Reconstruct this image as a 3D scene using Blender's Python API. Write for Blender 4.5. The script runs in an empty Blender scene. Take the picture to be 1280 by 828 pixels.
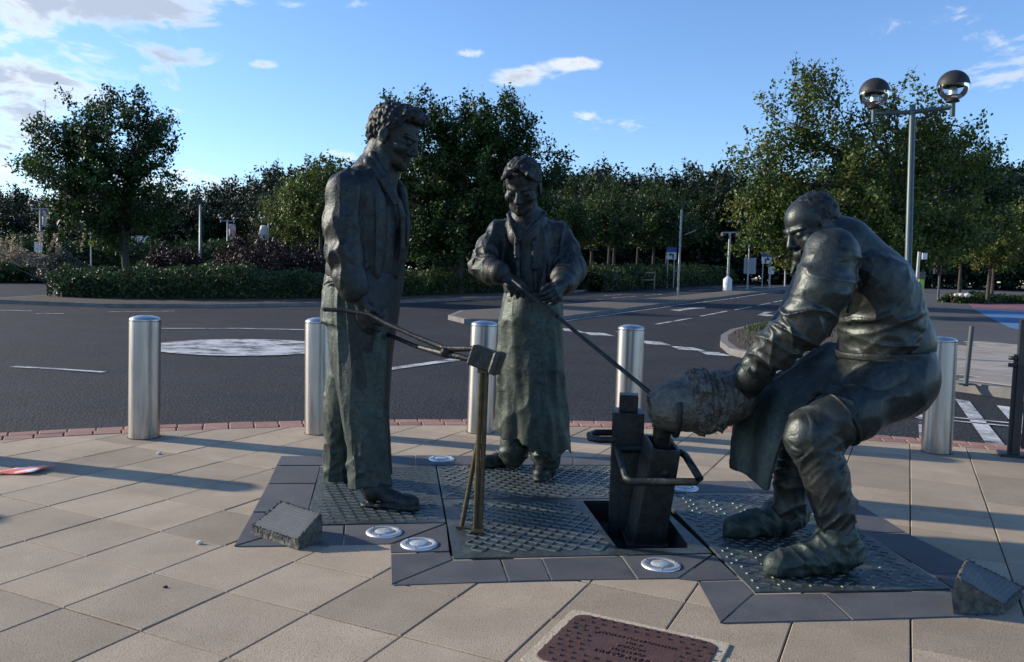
import bpy, bmesh, math, random, colorsys
import numpy as np
from mathutils import Vector, Matrix
from mathutils.geometry import delaunay_2d_cdt

scene = bpy.context.scene
COL = scene.collection
R = math.radians
# ------------------------------------------------------------------ camera
F, CX, CY, HC = 1040.0, 640.0, 414.0, 1.45      # focal length and centre in photo pixels, eye height in metres
PITCH, ROLL = 0.072, 0.030
_cp, _sp, _cr, _sr = math.cos(PITCH), math.sin(PITCH), math.cos(ROLL), math.sin(ROLL)
FW = np.array([0, _cp, -_sp]); _u0 = np.array([0, _sp, _cp]); _r0 = np.array([1.0, 0, 0])
RT = _cr * _r0 + _sr * _u0
UP = -_sr * _r0 + _cr * _u0
cam_d = bpy.data.cameras.new('camera'); cam = bpy.data.objects.new('camera', cam_d); COL.objects.link(cam)
cam_d.sensor_width = 36.0; cam_d.lens = F / 1280 * 36; cam_d.clip_end = 3000; cam_d.clip_start = 0.05
cam.matrix_world = Matrix(((RT[0], UP[0], -FW[0], 0), (RT[1], UP[1], -FW[1], 0), (RT[2], UP[2], -FW[2], HC), (0, 0, 0, 1)))
scene.camera = cam
# ------------------------------------------------------------------ light
SUN_EL = R(20.5)
SUN_AZ = math.atan2(-0.966, 0.258)               # where the sun stands, from +Y towards +X
sun_dir = Vector((math.sin(SUN_AZ) * math.cos(SUN_EL), math.cos(SUN_AZ) * math.cos(SUN_EL), math.sin(SUN_EL)))
sd = bpy.data.lights.new('sun', 'SUN'); sd.energy = 4.4; sd.angle = R(0.9); sd.color = (1.0, 0.88, 0.72)
sun = bpy.data.objects.new('sun', sd); COL.objects.link(sun)
sun.rotation_euler = (-sun_dir).to_track_quat('-Z', 'Y').to_euler(); sun.location = (-30, 8, 20)
world = bpy.data.worlds.new('World'); scene.world = world; world.use_nodes = True
scene.view_settings.view_transform = 'Standard'; scene.view_settings.look = 'None'
scene.view_settings.exposure = 0.5; scene.view_settings.gamma = 1.0; scene.view_settings.use_curve_mapping = False
scene.render.engine = 'CYCLES'

def build_world():
    nt = world.node_tree; N = nt.nodes; L = nt.links; N.clear()
    out = N.new('ShaderNodeOutputWorld'); bg = N.new('ShaderNodeBackground'); bg.inputs['Strength'].default_value = 0.13
    sky = N.new('ShaderNodeTexSky'); sky.sky_type = 'NISHITA'; sky.sun_disc = False
    sky.sun_elevation = SUN_EL; sky.sun_rotation = SUN_AZ; sky.altitude = 60; sky.air_density = 1.0; sky.dust_density = 0.15; sky.ozone_density = 3.0
    tc = N.new('ShaderNodeTexCoord'); sep = N.new('ShaderNodeSeparateXYZ'); L.new(tc.outputs['Generated'], sep.inputs[0])
    def M(op, a, b=None, c=None):
        n = N.new('ShaderNodeMath'); n.operation = op
        for i, v in enumerate((a, b, c)):
            if v is None: continue
            if isinstance(v, (int, float)): n.inputs[i].default_value = v
            else: L.new(v, n.inputs[i])
        return n.outputs[0]
    # clouds lie on a flat layer: project the view direction on it
    den = M('ADD', M('MAXIMUM', sep.outputs[2], 0.0), 0.16)
    px = M('DIVIDE', sep.outputs[0], den); py = M('DIVIDE', sep.outputs[1], den)
    cmb = N.new('ShaderNodeCombineXYZ'); L.new(px, cmb.inputs[0]); L.new(M('MULTIPLY', py, 0.75), cmb.inputs[1])
    def noise(scale, detail, rough, w, dist=0.0):
        n = N.new('ShaderNodeTexNoise'); n.noise_dimensions = '4D'; n.inputs['Scale'].default_value = scale; n.inputs['Detail'].default_value = detail
        n.inputs['Roughness'].default_value = rough; n.inputs['W'].default_value = w; n.inputs['Distortion'].default_value = dist
        L.new(cmb.outputs[0], n.inputs['Vector']); return n.outputs['Fac']
    big = noise(1.5, 7, 0.58, 4.2, 0.3); fine = noise(5.5, 6, 0.62, 1.7, 0.6)
    def blob(pxx, pyy, sx, sy):
        d = FW * F + RT * (pxx - CX) - UP * (pyy - CY); d = d / np.linalg.norm(d); dn = max(d[2], 0) + 0.16
        ux, uy = d[0] / dn, d[1] / dn
        a = M('MULTIPLY', M('SUBTRACT', px, ux), 1 / sx); b = M('MULTIPLY', M('SUBTRACT', py, uy), 1 / sy)
        q = M('ADD', M('MULTIPLY', a, a), M('MULTIPLY', b, b))
        return M('POWER', 2.718, M('MULTIPLY', q, -1.0))
    cov = None
    for (bx, by, sx, sy, amp) in CLOUDS:
        t = M('MULTIPLY', blob(bx, by, sx, sy), amp); cov = t if cov is None else M('ADD', cov, t)
    base = M('ADD', M('MULTIPLY', M('SUBTRACT', big, 0.5), 1.5), M('MULTIPLY', M('SUBTRACT', fine, 0.5), 2.1))
    dens = M('ADD', M('ADD', base, cov), -0.52)
    sm = N.new('ShaderNodeMapRange'); sm.interpolation_type = 'SMOOTHSTEP'; sm.inputs['From Min'].default_value = 0.0; sm.inputs['From Max'].default_value = 0.48
    L.new(dens, sm.inputs['Value'])
    thick = N.new('ShaderNodeMapRange'); thick.interpolation_type = 'SMOOTHSTEP'; thick.inputs['From Min'].default_value = 0.16; thick.inputs['From Max'].default_value = 0.58
    L.new(M('ADD', dens, M('MULTIPLY', M('SUBTRACT', big, 0.5), 0.8)), thick.inputs['Value'])
    cc = N.new('ShaderNodeMix'); cc.data_type = 'RGBA'; L.new(thick.outputs[0], cc.inputs['Factor'])
    cc.inputs['A'].default_value = (6.2, 6.2, 6.1, 1); cc.inputs['B'].default_value = (3.0, 3.35, 4.0, 1)
    tint = N.new('ShaderNodeMix'); tint.data_type = 'RGBA'; tint.blend_type = 'MULTIPLY'; tint.inputs['Factor'].default_value = 1.0; L.new(sky.outputs[0], tint.inputs['A']); tint.inputs['B'].default_value = (0.90, 1.02, 1.22, 1)
    mx = N.new('ShaderNodeMix'); mx.data_type = 'RGBA'
    L.new(M('MULTIPLY', sm.outputs[0], 0.9), mx.inputs['Factor']); L.new(tint.outputs['Result'], mx.inputs['A']); L.new(cc.outputs['Result'], mx.inputs['B'])
    L.new(mx.outputs['Result'], bg.inputs['Color']); L.new(bg.outputs[0], out.inputs['Surface'])
# clouds in view: photo pixel, spread on the layer, amount
CLOUDS = [(45, 108, 0.42, 0.5, 0.80), (130, 0, 0.60, 0.16, 0.80), (10, 225, 0.5, 1.3, 0.6), (655, 92, 0.11, 0.11, 1.05), (722, 78, 0.12, 0.07, 0.95), (585, 67, 0.055, 0.05, 0.95),
          (755, 152, 0.22, 0.14, 0.75), (245, 236, 0.3, 0.5, 0.75), (332, 80, 0.06, 0.045, 0.6), (1235, 38, 0.42, 0.15, 0.5), (1255, 100, 0.22, 0.2, 0.5), (420, 195, 0.22, 0.25, 0.55), (240, 68, 0.12, 0.1, 0.36), (430, 8, 0.2, 0.05, 0.3)]
build_world()

# ------------------------------------------------------------------ pixel and terrain helpers
def zg(x, y):
    s = 0.010 + 0.011 * min(1.0, max(0.0, (x - 6) / 14))
    t = max(0.0, y - 17.0); t = t * t / (t + 8.0)
    return 1.22 * (1 - math.exp(-s * t / 1.22))
def ray(px, py): return FW * F + RT * (px - CX) - UP * (py - CY)
def G(px, py, off=0.0):
    """photo pixel -> point on the ground"""
    d = ray(px, py); lo, hi = 0.5, 900.0
    for _ in range(60):
        m = (lo + hi) / 2; p = d * (m / d[1])
        if HC + p[2] > zg(p[0], p[1]) + off: lo = m
        else: hi = m
    p = d * (lo / d[1]); return Vector((p[0], p[1], zg(p[0], p[1]) + off))
def W(px, py, y):
    """photo pixel -> point at distance y along the ground"""
    d = ray(px, py); p = d * (y / d[1]); return np.array([p[0], p[1], p[2] + HC])
def pxs(y): return y / F          # metres per photo pixel at distance y

# ------------------------------------------------------------------ materials
def new_mat(name):
    m = bpy.data.materials.new(name); m.use_nodes = True; nt = m.node_tree; nt.nodes.clear()
    out = nt.nodes.new('ShaderNodeOutputMaterial'); b = nt.nodes.new('ShaderNodeBsdfPrincipled'); nt.links.new(b.outputs[0], out.inputs[0])
    return m, nt, b, out
def pmat(name, c1, c2=None, scale=8.0, rough=0.6, metal=0.0, bump=0.0, bscale=60.0, rvar=0.0, speck=None, spscale=200.0, objvar=0.0, stretch=None, detail=6, lo=0.35, hi=0.65, space='W', spec=0.5, patch=None):
    m, nt, b, out = new_mat(name); N, L = nt.nodes, nt.links
    if space == 'W': g = N.new('ShaderNodeNewGeometry'); vec = g.outputs['Position']
    else: g = N.new('ShaderNodeTexCoord'); vec = g.outputs['Object']
    if stretch:
        mp = N.new('ShaderNodeMapping'); mp.inputs['Scale'].default_value = stretch; L.new(vec, mp.inputs['Vector']); vec = mp.outputs[0]
    n = N.new('ShaderNodeTexNoise'); n.inputs['Scale'].default_value = scale; n.inputs['Detail'].default_value = detail; n.inputs['Roughness'].default_value = 0.62; L.new(vec, n.inputs['Vector'])
    mr = N.new('ShaderNodeMapRange'); mr.inputs['From Min'].default_value = lo; mr.inputs['From Max'].default_value = hi; L.new(n.outputs['Fac'], mr.inputs['Value'])
    mix = N.new('ShaderNodeMix'); mix.data_type = 'RGBA'; L.new(mr.outputs[0], mix.inputs['Factor'])
    mix.inputs['A'].default_value = (*c1, 1); mix.inputs['B'].default_value = (*(c2 or c1), 1)
    col = mix.outputs['Result']
    if patch:                                   # (colour, scale, low, high): large soft stains
        n3 = N.new('ShaderNodeTexNoise'); n3.inputs['Scale'].default_value = patch[1]; n3.inputs['Detail'].default_value = 7; n3.inputs['Roughness'].default_value = 0.6; L.new(vec, n3.inputs['Vector'])
        m3 = N.new('ShaderNodeMapRange'); m3.inputs['From Min'].default_value = patch[2]; m3.inputs['From Max'].default_value = patch[3]; L.new(n3.outputs['Fac'], m3.inputs['Value'])
        x3 = N.new('ShaderNodeMix'); x3.data_type = 'RGBA'; L.new(m3.outputs[0], x3.inputs['Factor']); L.new(col, x3.inputs['A']); x3.inputs['B'].default_value = (*patch[0], 1); col = x3.outputs['Result']
    if speck:
        n2 = N.new('ShaderNodeTexNoise'); n2.inputs['Scale'].default_value = spscale; n2.inputs['Detail'].default_value = 2; L.new(vec, n2.inputs['Vector'])
        m2 = N.new('ShaderNodeMapRange'); m2.inputs['From Min'].default_value = 0.52; m2.inputs['From Max'].default_value = 0.72; L.new(n2.outputs['Fac'], m2.inputs['Value'])
        x2 = N.new('ShaderNodeMix'); x2.data_type = 'RGBA'; L.new(m2.outputs[0], x2.inputs['Factor']); L.new(col, x2.inputs['A']); x2.inputs['B'].default_value = (*speck, 1); col = x2.outputs['Result']
    if objvar:
        oi = N.new('ShaderNodeObjectInfo'); hv = N.new('ShaderNodeHueSaturation')
        vr = N.new('ShaderNodeMapRange'); vr.inputs['To Min'].default_value = 1 - objvar; vr.inputs['To Max'].default_value = 1 + objvar; L.new(oi.outputs['Random'], vr.inputs['Value'])
        L.new(vr.outputs[0], hv.inputs['Value']); L.new(col, hv.inputs['Color']); col = hv.outputs['Color']
    L.new(col, b.inputs['Base Color'])
    b.inputs['Metallic'].default_value = metal; b.inputs['Specular IOR Level'].default_value = spec
    if rvar:
        rr = N.new('ShaderNodeMapRange'); rr.inputs['To Min'].default_value = max(0.02, rough - rvar); rr.inputs['To Max'].default_value = min(1, rough + rvar); L.new(mr.outputs[0], rr.inputs['Value']); L.new(rr.outputs[0], b.inputs['Roughness'])
    else: b.inputs['Roughness'].default_value = rough
    if bump:
        nb = N.new('ShaderNodeTexNoise'); nb.inputs['Scale'].default_value = bscale; nb.inputs['Detail'].default_value = 4; L.new(vec, nb.inputs['Vector'])
        bp = N.new('ShaderNodeBump'); bp.inputs['Strength'].default_value = 1.0; bp.inputs['Distance'].default_value = bump; L.new(nb.outputs['Fac'], bp.inputs['Height']); L.new(bp.outputs[0], b.inputs['Normal'])
    return m
def leafmat(name, c1, c2, c3, trans=0.35, scale=0.9):
    m, nt, b, out = new_mat(name); N, L = nt.nodes, nt.links
    g = N.new('ShaderNodeNewGeometry'); n = N.new('ShaderNodeTexNoise'); n.inputs['Scale'].default_value = scale; n.inputs['Detail'].default_value = 3; L.new(g.outputs['Position'], n.inputs['Vector'])
    cr = N.new('ShaderNodeValToRGB'); e = cr.color_ramp.elements; e[0].position = 0.36; e[0].color = (*c1, 1); e[1].position = 0.64; e[1].color = (*c3, 1)
    k = cr.color_ramp.elements.new(0.5); k.color = (*c2, 1); L.new(n.outputs['Fac'], cr.inputs['Fac'])
    hv = N.new('ShaderNodeHueSaturation'); L.new(cr.outputs[0], hv.inputs['Color'])
    rn = N.new('ShaderNodeMapRange'); rn.inputs['To Min'].default_value = 0.65; rn.inputs['To Max'].default_value = 1.35; L.new(g.outputs['Random Per Island'], rn.inputs['Value']); L.new(rn.outputs[0], hv.inputs['Value'])
    L.new(hv.outputs[0], b.inputs['Base Color']); b.inputs['Roughness'].default_value = 0.5; b.inputs['Specular IOR Level'].default_value = 0.35
    tr = N.new('ShaderNodeBsdfTranslucent'); L.new(hv.outputs[0], tr.inputs['Color'])
    ms = N.new('ShaderNodeMixShader'); ms.inputs[0].default_value = trans; L.new(b.outputs[0], ms.inputs[1]); L.new(tr.outputs[0], ms.inputs[2]); L.new(ms.outputs[0], out.inputs[0])
    return m

# ------------------------------------------------------------------ object helpers
def tag(o, label=None, cat=None, group=None, kind=None):
    if label: o['label'] = label
    if cat: o['category'] = cat
    if group: o['group'] = group
    if kind: o['kind'] = kind
    return o
def link(name, me, mats=None, parent=None, loc=None, rot=None):
    o = bpy.data.objects.new(name, me); COL.objects.link(o)
    if mats is not None and me is not None and not me.materials:
        for m in (mats if isinstance(mats, (list, tuple)) else [mats]): me.materials.append(m)
    if parent is not None: o.parent = parent
    if loc is not None: o.location = loc
    if rot is not None: o.rotation_euler = rot
    return o
def thing(name, loc, label, cat, group=None, rotz=0.0):
    o = bpy.data.objects.new(name, None); COL.objects.link(o); o.location = loc; o.rotation_euler = (0, 0, rotz); o.empty_display_size = 0.1
    return tag(o, label, cat, group)
def mesh_np(name, V, Q, smooth=False):
    me = bpy.data.meshes.new(name); V = np.asarray(V, np.float32)
    if isinstance(Q, np.ndarray):
        n = Q.shape[1]; me.vertices.add(len(V)); me.vertices.foreach_set('co', V.ravel()); me.loops.add(Q.size); me.loops.foreach_set('vertex_index', Q.astype(np.int32).ravel())
        me.polygons.add(len(Q)); me.polygons.foreach_set('loop_start', np.arange(0, Q.size, n, dtype=np.int32)); me.polygons.foreach_set('loop_total', np.full(len(Q), n, np.int32))
        me.update(calc_edges=True)
    else: me.from_pydata([tuple(map(float, v)) for v in V], [], Q); me.update()
    if smooth: me.polygons.foreach_set('use_smooth', np.ones(len(me.polygons), bool))
    return me
class MB:
    """collects shapes into one mesh"""
    def __init__(s): s.v = []; s.f = []; s.sm = []
    def add(s, V, Fs, smooth=False):
        o = len(s.v); s.v += [tuple(map(float, v)) for v in V]; s.f += [tuple(i + o for i in f) for f in Fs]; s.sm += [smooth] * len(Fs)
    def box(s, c, h, X=(1, 0, 0), Y=(0, 1, 0), Z=None, taper=1.0):
        c = Vector(c); X = Vector(X).normalized(); Y = Vector(Y).normalized(); Z = Vector(Z).normalized() if Z is not None else X.cross(Y)
        V = []
        for k in (-1, 1):
            t = taper if k > 0 else 1.0
            for i, j in ((-1, -1), (1, -1), (1, 1), (-1, 1)): V.append(c + X * h[0] * i * t + Y * h[1] * j * t + Z * h[2] * k)
        s.add(V, [(3, 2, 1, 0), (4, 5, 6, 7), (0, 1, 5, 4), (1, 2, 6, 5), (2, 3, 7, 6), (3, 0, 4, 7)])
    def tube(s, pts, rad, n=10, cap=True, smooth=True):
        pts = [Vector(p) for p in pts]; rad = rad if isinstance(rad, (list, tuple)) else [rad] * len(pts)
        V = []; prev = None
        for i, p in enumerate(pts):
            t = (pts[min(i + 1, len(pts) - 1)] - pts[max(i - 1, 0)]).normalized()
            a = prev - t * prev.dot(t) if prev is not None else t.orthogonal()
            if a.length < 1e-6: a = t.orthogonal()
            a.normalize(); prev = a; b = t.cross(a)
            for k in range(n):
                th = 2 * math.pi * k / n; V.append(p + (a * math.cos(th) + b * math.sin(th)) * rad[i])
        Fs = []
        for i in range(len(pts) - 1):
            for k in range(n): Fs.append((i * n + k, i * n + (k + 1) % n, (i + 1) * n + (k + 1) % n, (i + 1) * n + k))
        s.add(V, Fs, smooth)
        if cap:
            s.add(V[:n], [tuple(range(n))[::-1]]); s.add(V[-n:], [tuple(range(n))])
    def lathe(s, prof, c=(0, 0, 0), n=24, axis=None, smooth=True):
        c = Vector(c); Z = Vector(axis).normalized() if axis is not None else Vector((0, 0, 1)); X = Z.orthogonal().normalized(); Y = Z.cross(X); V = []
        for r, z in prof:
            for k in range(n):
                th = 2 * math.pi * k / n; V.append(c + Z * z + (X * math.cos(th) + Y * math.sin(th)) * r)
        Fs = []
        for i in range(len(prof) - 1):
            for k in range(n): Fs.append((i * n + k, i * n + (k + 1) % n, (i + 1) * n + (k + 1) % n, (i + 1) * n + k))
        s.add(V, Fs, smooth)
    def prism(s, poly, z0, z1, bevel=0.0):
        n = len(poly); c = sum((Vector((p[0], p[1])) for p in poly), Vector((0, 0))) / n
        rings = [[(p[0], p[1], z0) for p in poly]]
        if bevel:
            rings.append([(p[0], p[1], z1 - bevel) for p in poly]); top = []
            for p in poly:
                d = c - Vector((p[0], p[1])); d = d.normalized() * min(bevel * 1.4, d.length * .5); top.append((p[0] + d.x, p[1] + d.y, z1))
            rings.append(top)
        else: rings.append([(p[0], p[1], z1) for p in poly])
        V = sum(rings, []); Fs = [tuple(range(n))[::-1], tuple(range((len(rings) - 1) * n, len(rings) * n))]
        for r in range(len(rings) - 1):
            for i in range(n): Fs.append((r * n + i, r * n + (i + 1) % n, (r + 1) * n + (i + 1) % n, (r + 1) * n + i))
        s.add(V, Fs)
    def mesh(s, name):
        me = bpy.data.meshes.new(name); me.from_pydata(s.v, [], s.f); me.update()
        me.polygons.foreach_set('use_smooth', np.array(s.sm, bool)); return me
    def obj(s, name, mat, parent=None, loc=None, rot=None):
        return link(name, s.mesh(name), mat, parent, loc, rot)
def copy_tree(o, parent=None, **kw):
    c = o.copy(); COL.objects.link(c)
    if parent is not None: c.parent = parent
    for ch in list(o.children): copy_tree(ch, c)
    return c
def ccw(poly):
    a = sum(poly[i][0] * poly[(i + 1) % len(poly)][1] - poly[(i + 1) % len(poly)][0] * poly[i][1] for i in range(len(poly)))
    return list(poly) if a > 0 else list(poly)[::-1]
def inside(p, poly):
    c = False; j = len(poly) - 1
    for i in range(len(poly)):
        if (poly[i][1] > p[1]) != (poly[j][1] > p[1]) and p[0] < (poly[j][0] - poly[i][0]) * (p[1] - poly[i][1]) / (poly[j][1] - poly[i][1] + 1e-12) + poly[i][0]: c = not c
        j = i
    return c
def clip_convex(sub, clip):
    out = [tuple(p[:2]) for p in sub]; n = len(clip)
    for i in range(n):
        a, b = clip[i], clip[(i + 1) % n]; inp, out = out, []
        if not inp: return []
        def sd_(p): return (b[0] - a[0]) * (p[1] - a[1]) - (b[1] - a[1]) * (p[0] - a[0])
        for k in range(len(inp)):
            p, q = inp[k], inp[(k + 1) % len(inp)]; dp, dq = sd_(p), sd_(q)
            if dp >= 0: out.append(p)
            if dp * dq < 0: t = dp / (dp - dq); out.append((p[0] + (q[0] - p[0]) * t, p[1] + (q[1] - p[1]) * t))
    return out
def sheet(name, poly, off, mat, wall=0.0, res=2.0, hole=None, flat=False, wallmat=None):
    """a ground sheet inside poly that follows the terrain, with a kerb face of height wall round it"""
    poly = ccw([tuple(p[:2]) for p in poly]); pts = []
    for i in range(len(poly)):
        a, b = Vector(poly[i]), Vector(poly[(i + 1) % len(poly)]); n = max(1, int((b - a).length / res))
        for k in range(n): pts.append(a.lerp(b, k / n))
    nb = len(pts); vs = list(pts); ed = [(i, (i + 1) % nb) for i in range(nb)]
    x0, x1 = min(p.x for p in pts), max(p.x for p in pts); y0, y1 = min(p.y for p in pts), max(p.y for p in pts)
    if hole:
        h0 = len(vs); vs += [Vector(p[:2]) for p in ccw(hole)]; ed += [(h0 + i, h0 + (i + 1) % len(hole)) for i in range(len(hole))]
    nx, ny = int((x1 - x0) / res), int((y1 - y0) / res)
    if nx * ny < 9000:
        for i in range(1, nx):
            for j in range(1, ny):
                p = (x0 + (i + .13 * ((i * 7 + j * 3) % 5 - 2) / 2) * res, y0 + j * res)
                if inside(p, poly): vs.append(Vector(p))
    r = delaunay_2d_cdt(vs, ed, [], 1, 1e-4)
    V, Fc = r[0], r[2]
    fs = []
    for f in Fc:
        c = sum((V[i] for i in f), Vector((0, 0))) / len(f)
        if inside(c, poly) and not (hole and inside(c, hole)): fs.append(tuple(f))
    Z = [(0 if flat else zg(v.x, v.y)) + off for v in V]
    verts = [(v.x, v.y, z) for v, z in zip(V, Z)]
    mb = MB(); mb.add(verts, fs)
    if wall:
        rv = []; rf = []
        for i, p in enumerate(pts):
            z = (0 if flat else zg(p.x, p.y)) + off; rv += [(p.x, p.y, z), (p.x, p.y, z - wall)]
        for i in range(nb): j = (i + 1) % nb; rf.append((2 * i, 2 * i + 1, 2 * j + 1, 2 * j))
        mb.add(rv, rf)
    return mb.obj(name, mat)
# ================================================================== materials of the place
m_slab = pmat('sandstone_concrete_slab', (0.335, 0.266, 0.184), (0.41, 0.33, 0.232), scale=3.0, rough=0.85, bump=0.0022, bscale=150, speck=(0.20, 0.155, 0.105), spscale=150, objvar=0.2, patch=((0.28, 0.225, 0.155), 1.4, 0.52, 0.75))
m_joint = pmat('joint_sand', (0.022, 0.02, 0.017), (0.045, 0.038, 0.03), scale=20, rough=0.95)
m_brick = pmat('red_block_paver', (0.26, 0.135, 0.10), (0.34, 0.19, 0.14), scale=9, rough=0.85, bump=0.002, bscale=120, objvar=0.22)
m_slate = pmat('grey_slate', (0.062, 0.064, 0.067), (0.085, 0.087, 0.09), scale=5, rough=0.7, bump=0.0012, bscale=150, speck=(0.12, 0.12, 0.12), spscale=320, objvar=0.14, rvar=0.1)
m_asphalt = pmat('road_asphalt', (0.014, 0.015, 0.0175), (0.024, 0.025, 0.027), scale=0.9, rough=0.85, spec=0.25, bump=0.018, bscale=42, speck=(0.085, 0.085, 0.085), spscale=40, rvar=0.1, patch=((0.030, 0.030, 0.031), 0.35, 0.5, 0.7))
m_footway = pmat('footway_asphalt', (0.055, 0.057, 0.06), (0.075, 0.075, 0.075), scale=0.8, rough=0.85, bump=0.004, bscale=90)
m_kerb = pmat('concrete_kerb', (0.13, 0.125, 0.115), (0.20, 0.19, 0.175), scale=3, rough=0.9, bump=0.003, bscale=60, objvar=0.12)
m_paint = pmat('worn_white_road_paint', (0.62, 0.62, 0.60), (0.50, 0.50, 0.49), scale=7, rough=0.7, bump=0.002, bscale=120)
def worn_paint():
    m = m_paint; nt = m.node_tree; N, L = nt.nodes, nt.links; b = next(n for n in N if n.type == 'BSDF_PRINCIPLED')
    g = N.new('ShaderNodeNewGeometry'); n = N.new('ShaderNodeTexNoise'); n.inputs['Scale'].default_value = 1.9; n.inputs['Detail'].default_value = 12; n.inputs['Roughness'].default_value = 0.72; L.new(g.outputs['Position'], n.inputs['Vector'])
    r = N.new('ShaderNodeMapRange'); r.inputs['From Min'].default_value = 0.36; r.inputs['From Max'].default_value = 0.56; L.new(n.outputs['Fac'], r.inputs['Value']); L.new(r.outputs[0], b.inputs['Alpha'])
worn_paint()
m_soil = pmat('bark_and_soil', (0.03, 0.022, 0.016), (0.085, 0.058, 0.04), scale=14, rough=1.0, bump=0.03, bscale=18)
m_gravel = pmat('island_gravel', (0.06, 0.05, 0.042), (0.16, 0.135, 0.11), scale=16, rough=1.0, bump=0.03, bscale=22)
m_verge = pmat('rough_grass_ground', (0.035, 0.042, 0.016), (0.075, 0.078, 0.03), scale=2.0, rough=1.0, bump=0.05, bscale=9)
m_pink = pmat('pink_surfacing', (0.22, 0.09, 0.11), (0.16, 0.07, 0.11), scale=0.6, rough=0.9)
m_blue = pmat('blue_surfacing', (0.055, 0.16, 0.33), (0.07, 0.19, 0.36), scale=0.6, rough=0.9)
m_tactile = pmat('footway_slab', (0.27, 0.235, 0.195), (0.34, 0.3, 0.25), scale=2.5, rough=0.9, bump=0.002, bscale=80, objvar=0.12)

def brushed(name, col, rough=0.26, aniso=0.6):
    m, nt, b, out = new_mat(name); N, L = nt.nodes, nt.links
    tc = N.new('ShaderNodeTexCoord'); mp = N.new('ShaderNodeMapping'); mp.inputs['Scale'].default_value = (260, 260, 1.2); L.new(tc.outputs['Object'], mp.inputs['Vector'])
    n = N.new('ShaderNodeTexNoise'); n.inputs['Scale'].default_value = 1; n.inputs['Detail'].default_value = 3; L.new(mp.outputs[0], n.inputs['Vector'])
    r = N.new('ShaderNodeMapRange'); r.inputs['To Min'].default_value = rough - 0.08; r.inputs['To Max'].default_value = rough + 0.12; L.new(n.outputs['Fac'], r.inputs['Value']); L.new(r.outputs[0], b.inputs['Roughness'])
    n2 = N.new('ShaderNodeTexNoise'); n2.inputs['Scale'].default_value = 5; n2.inputs['Detail'].default_value = 6; L.new(tc.outputs['Object'], n2.inputs['Vector'])
    x = N.new('ShaderNodeMix'); x.data_type = 'RGBA'; L.new(n2.outputs['Fac'], x.inputs['Factor']); x.inputs['A'].default_value = (*[c * .82 for c in col], 1); x.inputs['B'].default_value = (*[min(1, c * 1.12) for c in col], 1); L.new(x.outputs['Result'], b.inputs['Base Color'])
    # water marks and grime: soft vertical smears, more of them low down where the street splashes
    mp2 = N.new('ShaderNodeMapping'); mp2.inputs['Scale'].default_value = (22, 22, 2.2); L.new(tc.outputs['Object'], mp2.inputs['Vector']); n3 = N.new('ShaderNodeTexNoise'); n3.inputs['Scale'].default_value = 1; n3.inputs['Detail'].default_value = 6; L.new(mp2.outputs[0], n3.inputs['Vector'])
    sz_ = N.new('ShaderNodeSeparateXYZ'); L.new(tc.outputs['Object'], sz_.inputs[0]); lo_ = N.new('ShaderNodeMapRange'); lo_.inputs['From Min'].default_value = 0.0; lo_.inputs['From Max'].default_value = 0.35; lo_.inputs['To Min'].default_value = 0.30; lo_.inputs['To Max'].default_value = 0.05; L.new(sz_.outputs[2], lo_.inputs['Value'])
    ad_ = N.new('ShaderNodeMath'); ad_.operation = 'ADD'; L.new(n3.outputs['Fac'], ad_.inputs[0]); L.new(lo_.outputs[0], ad_.inputs[1]); gr_ = N.new('ShaderNodeMapRange'); gr_.inputs['From Min'].default_value = 0.58; gr_.inputs['From Max'].default_value = 0.95; gr_.inputs['To Max'].default_value = 0.8; L.new(ad_.outputs[0], gr_.inputs['Value'])
    x2_ = N.new('ShaderNodeMix'); x2_.data_type = 'RGBA'; L.new(gr_.outputs[0], x2_.inputs['Factor']); L.new(x.outputs['Result'], x2_.inputs['A']); x2_.inputs['B'].default_value = (0.22, 0.20, 0.17, 1); L.new(x2_.outputs['Result'], b.inputs['Base Color'])
    b.inputs['Metallic'].default_value = 1.0; b.inputs['Anisotropic'].default_value = aniso; b.inputs['Anisotropic Rotation'].default_value = 0.25
    bp = N.new('ShaderNodeBump'); bp.inputs['Distance'].default_value = 0.0004; L.new(n.outputs['Fac'], bp.inputs['Height']); L.new(bp.outputs[0], b.inputs['Normal'])
    return m
m_steel = brushed('brushed_stainless_steel', (0.56, 0.54, 0.52), rough=0.30)

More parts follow.
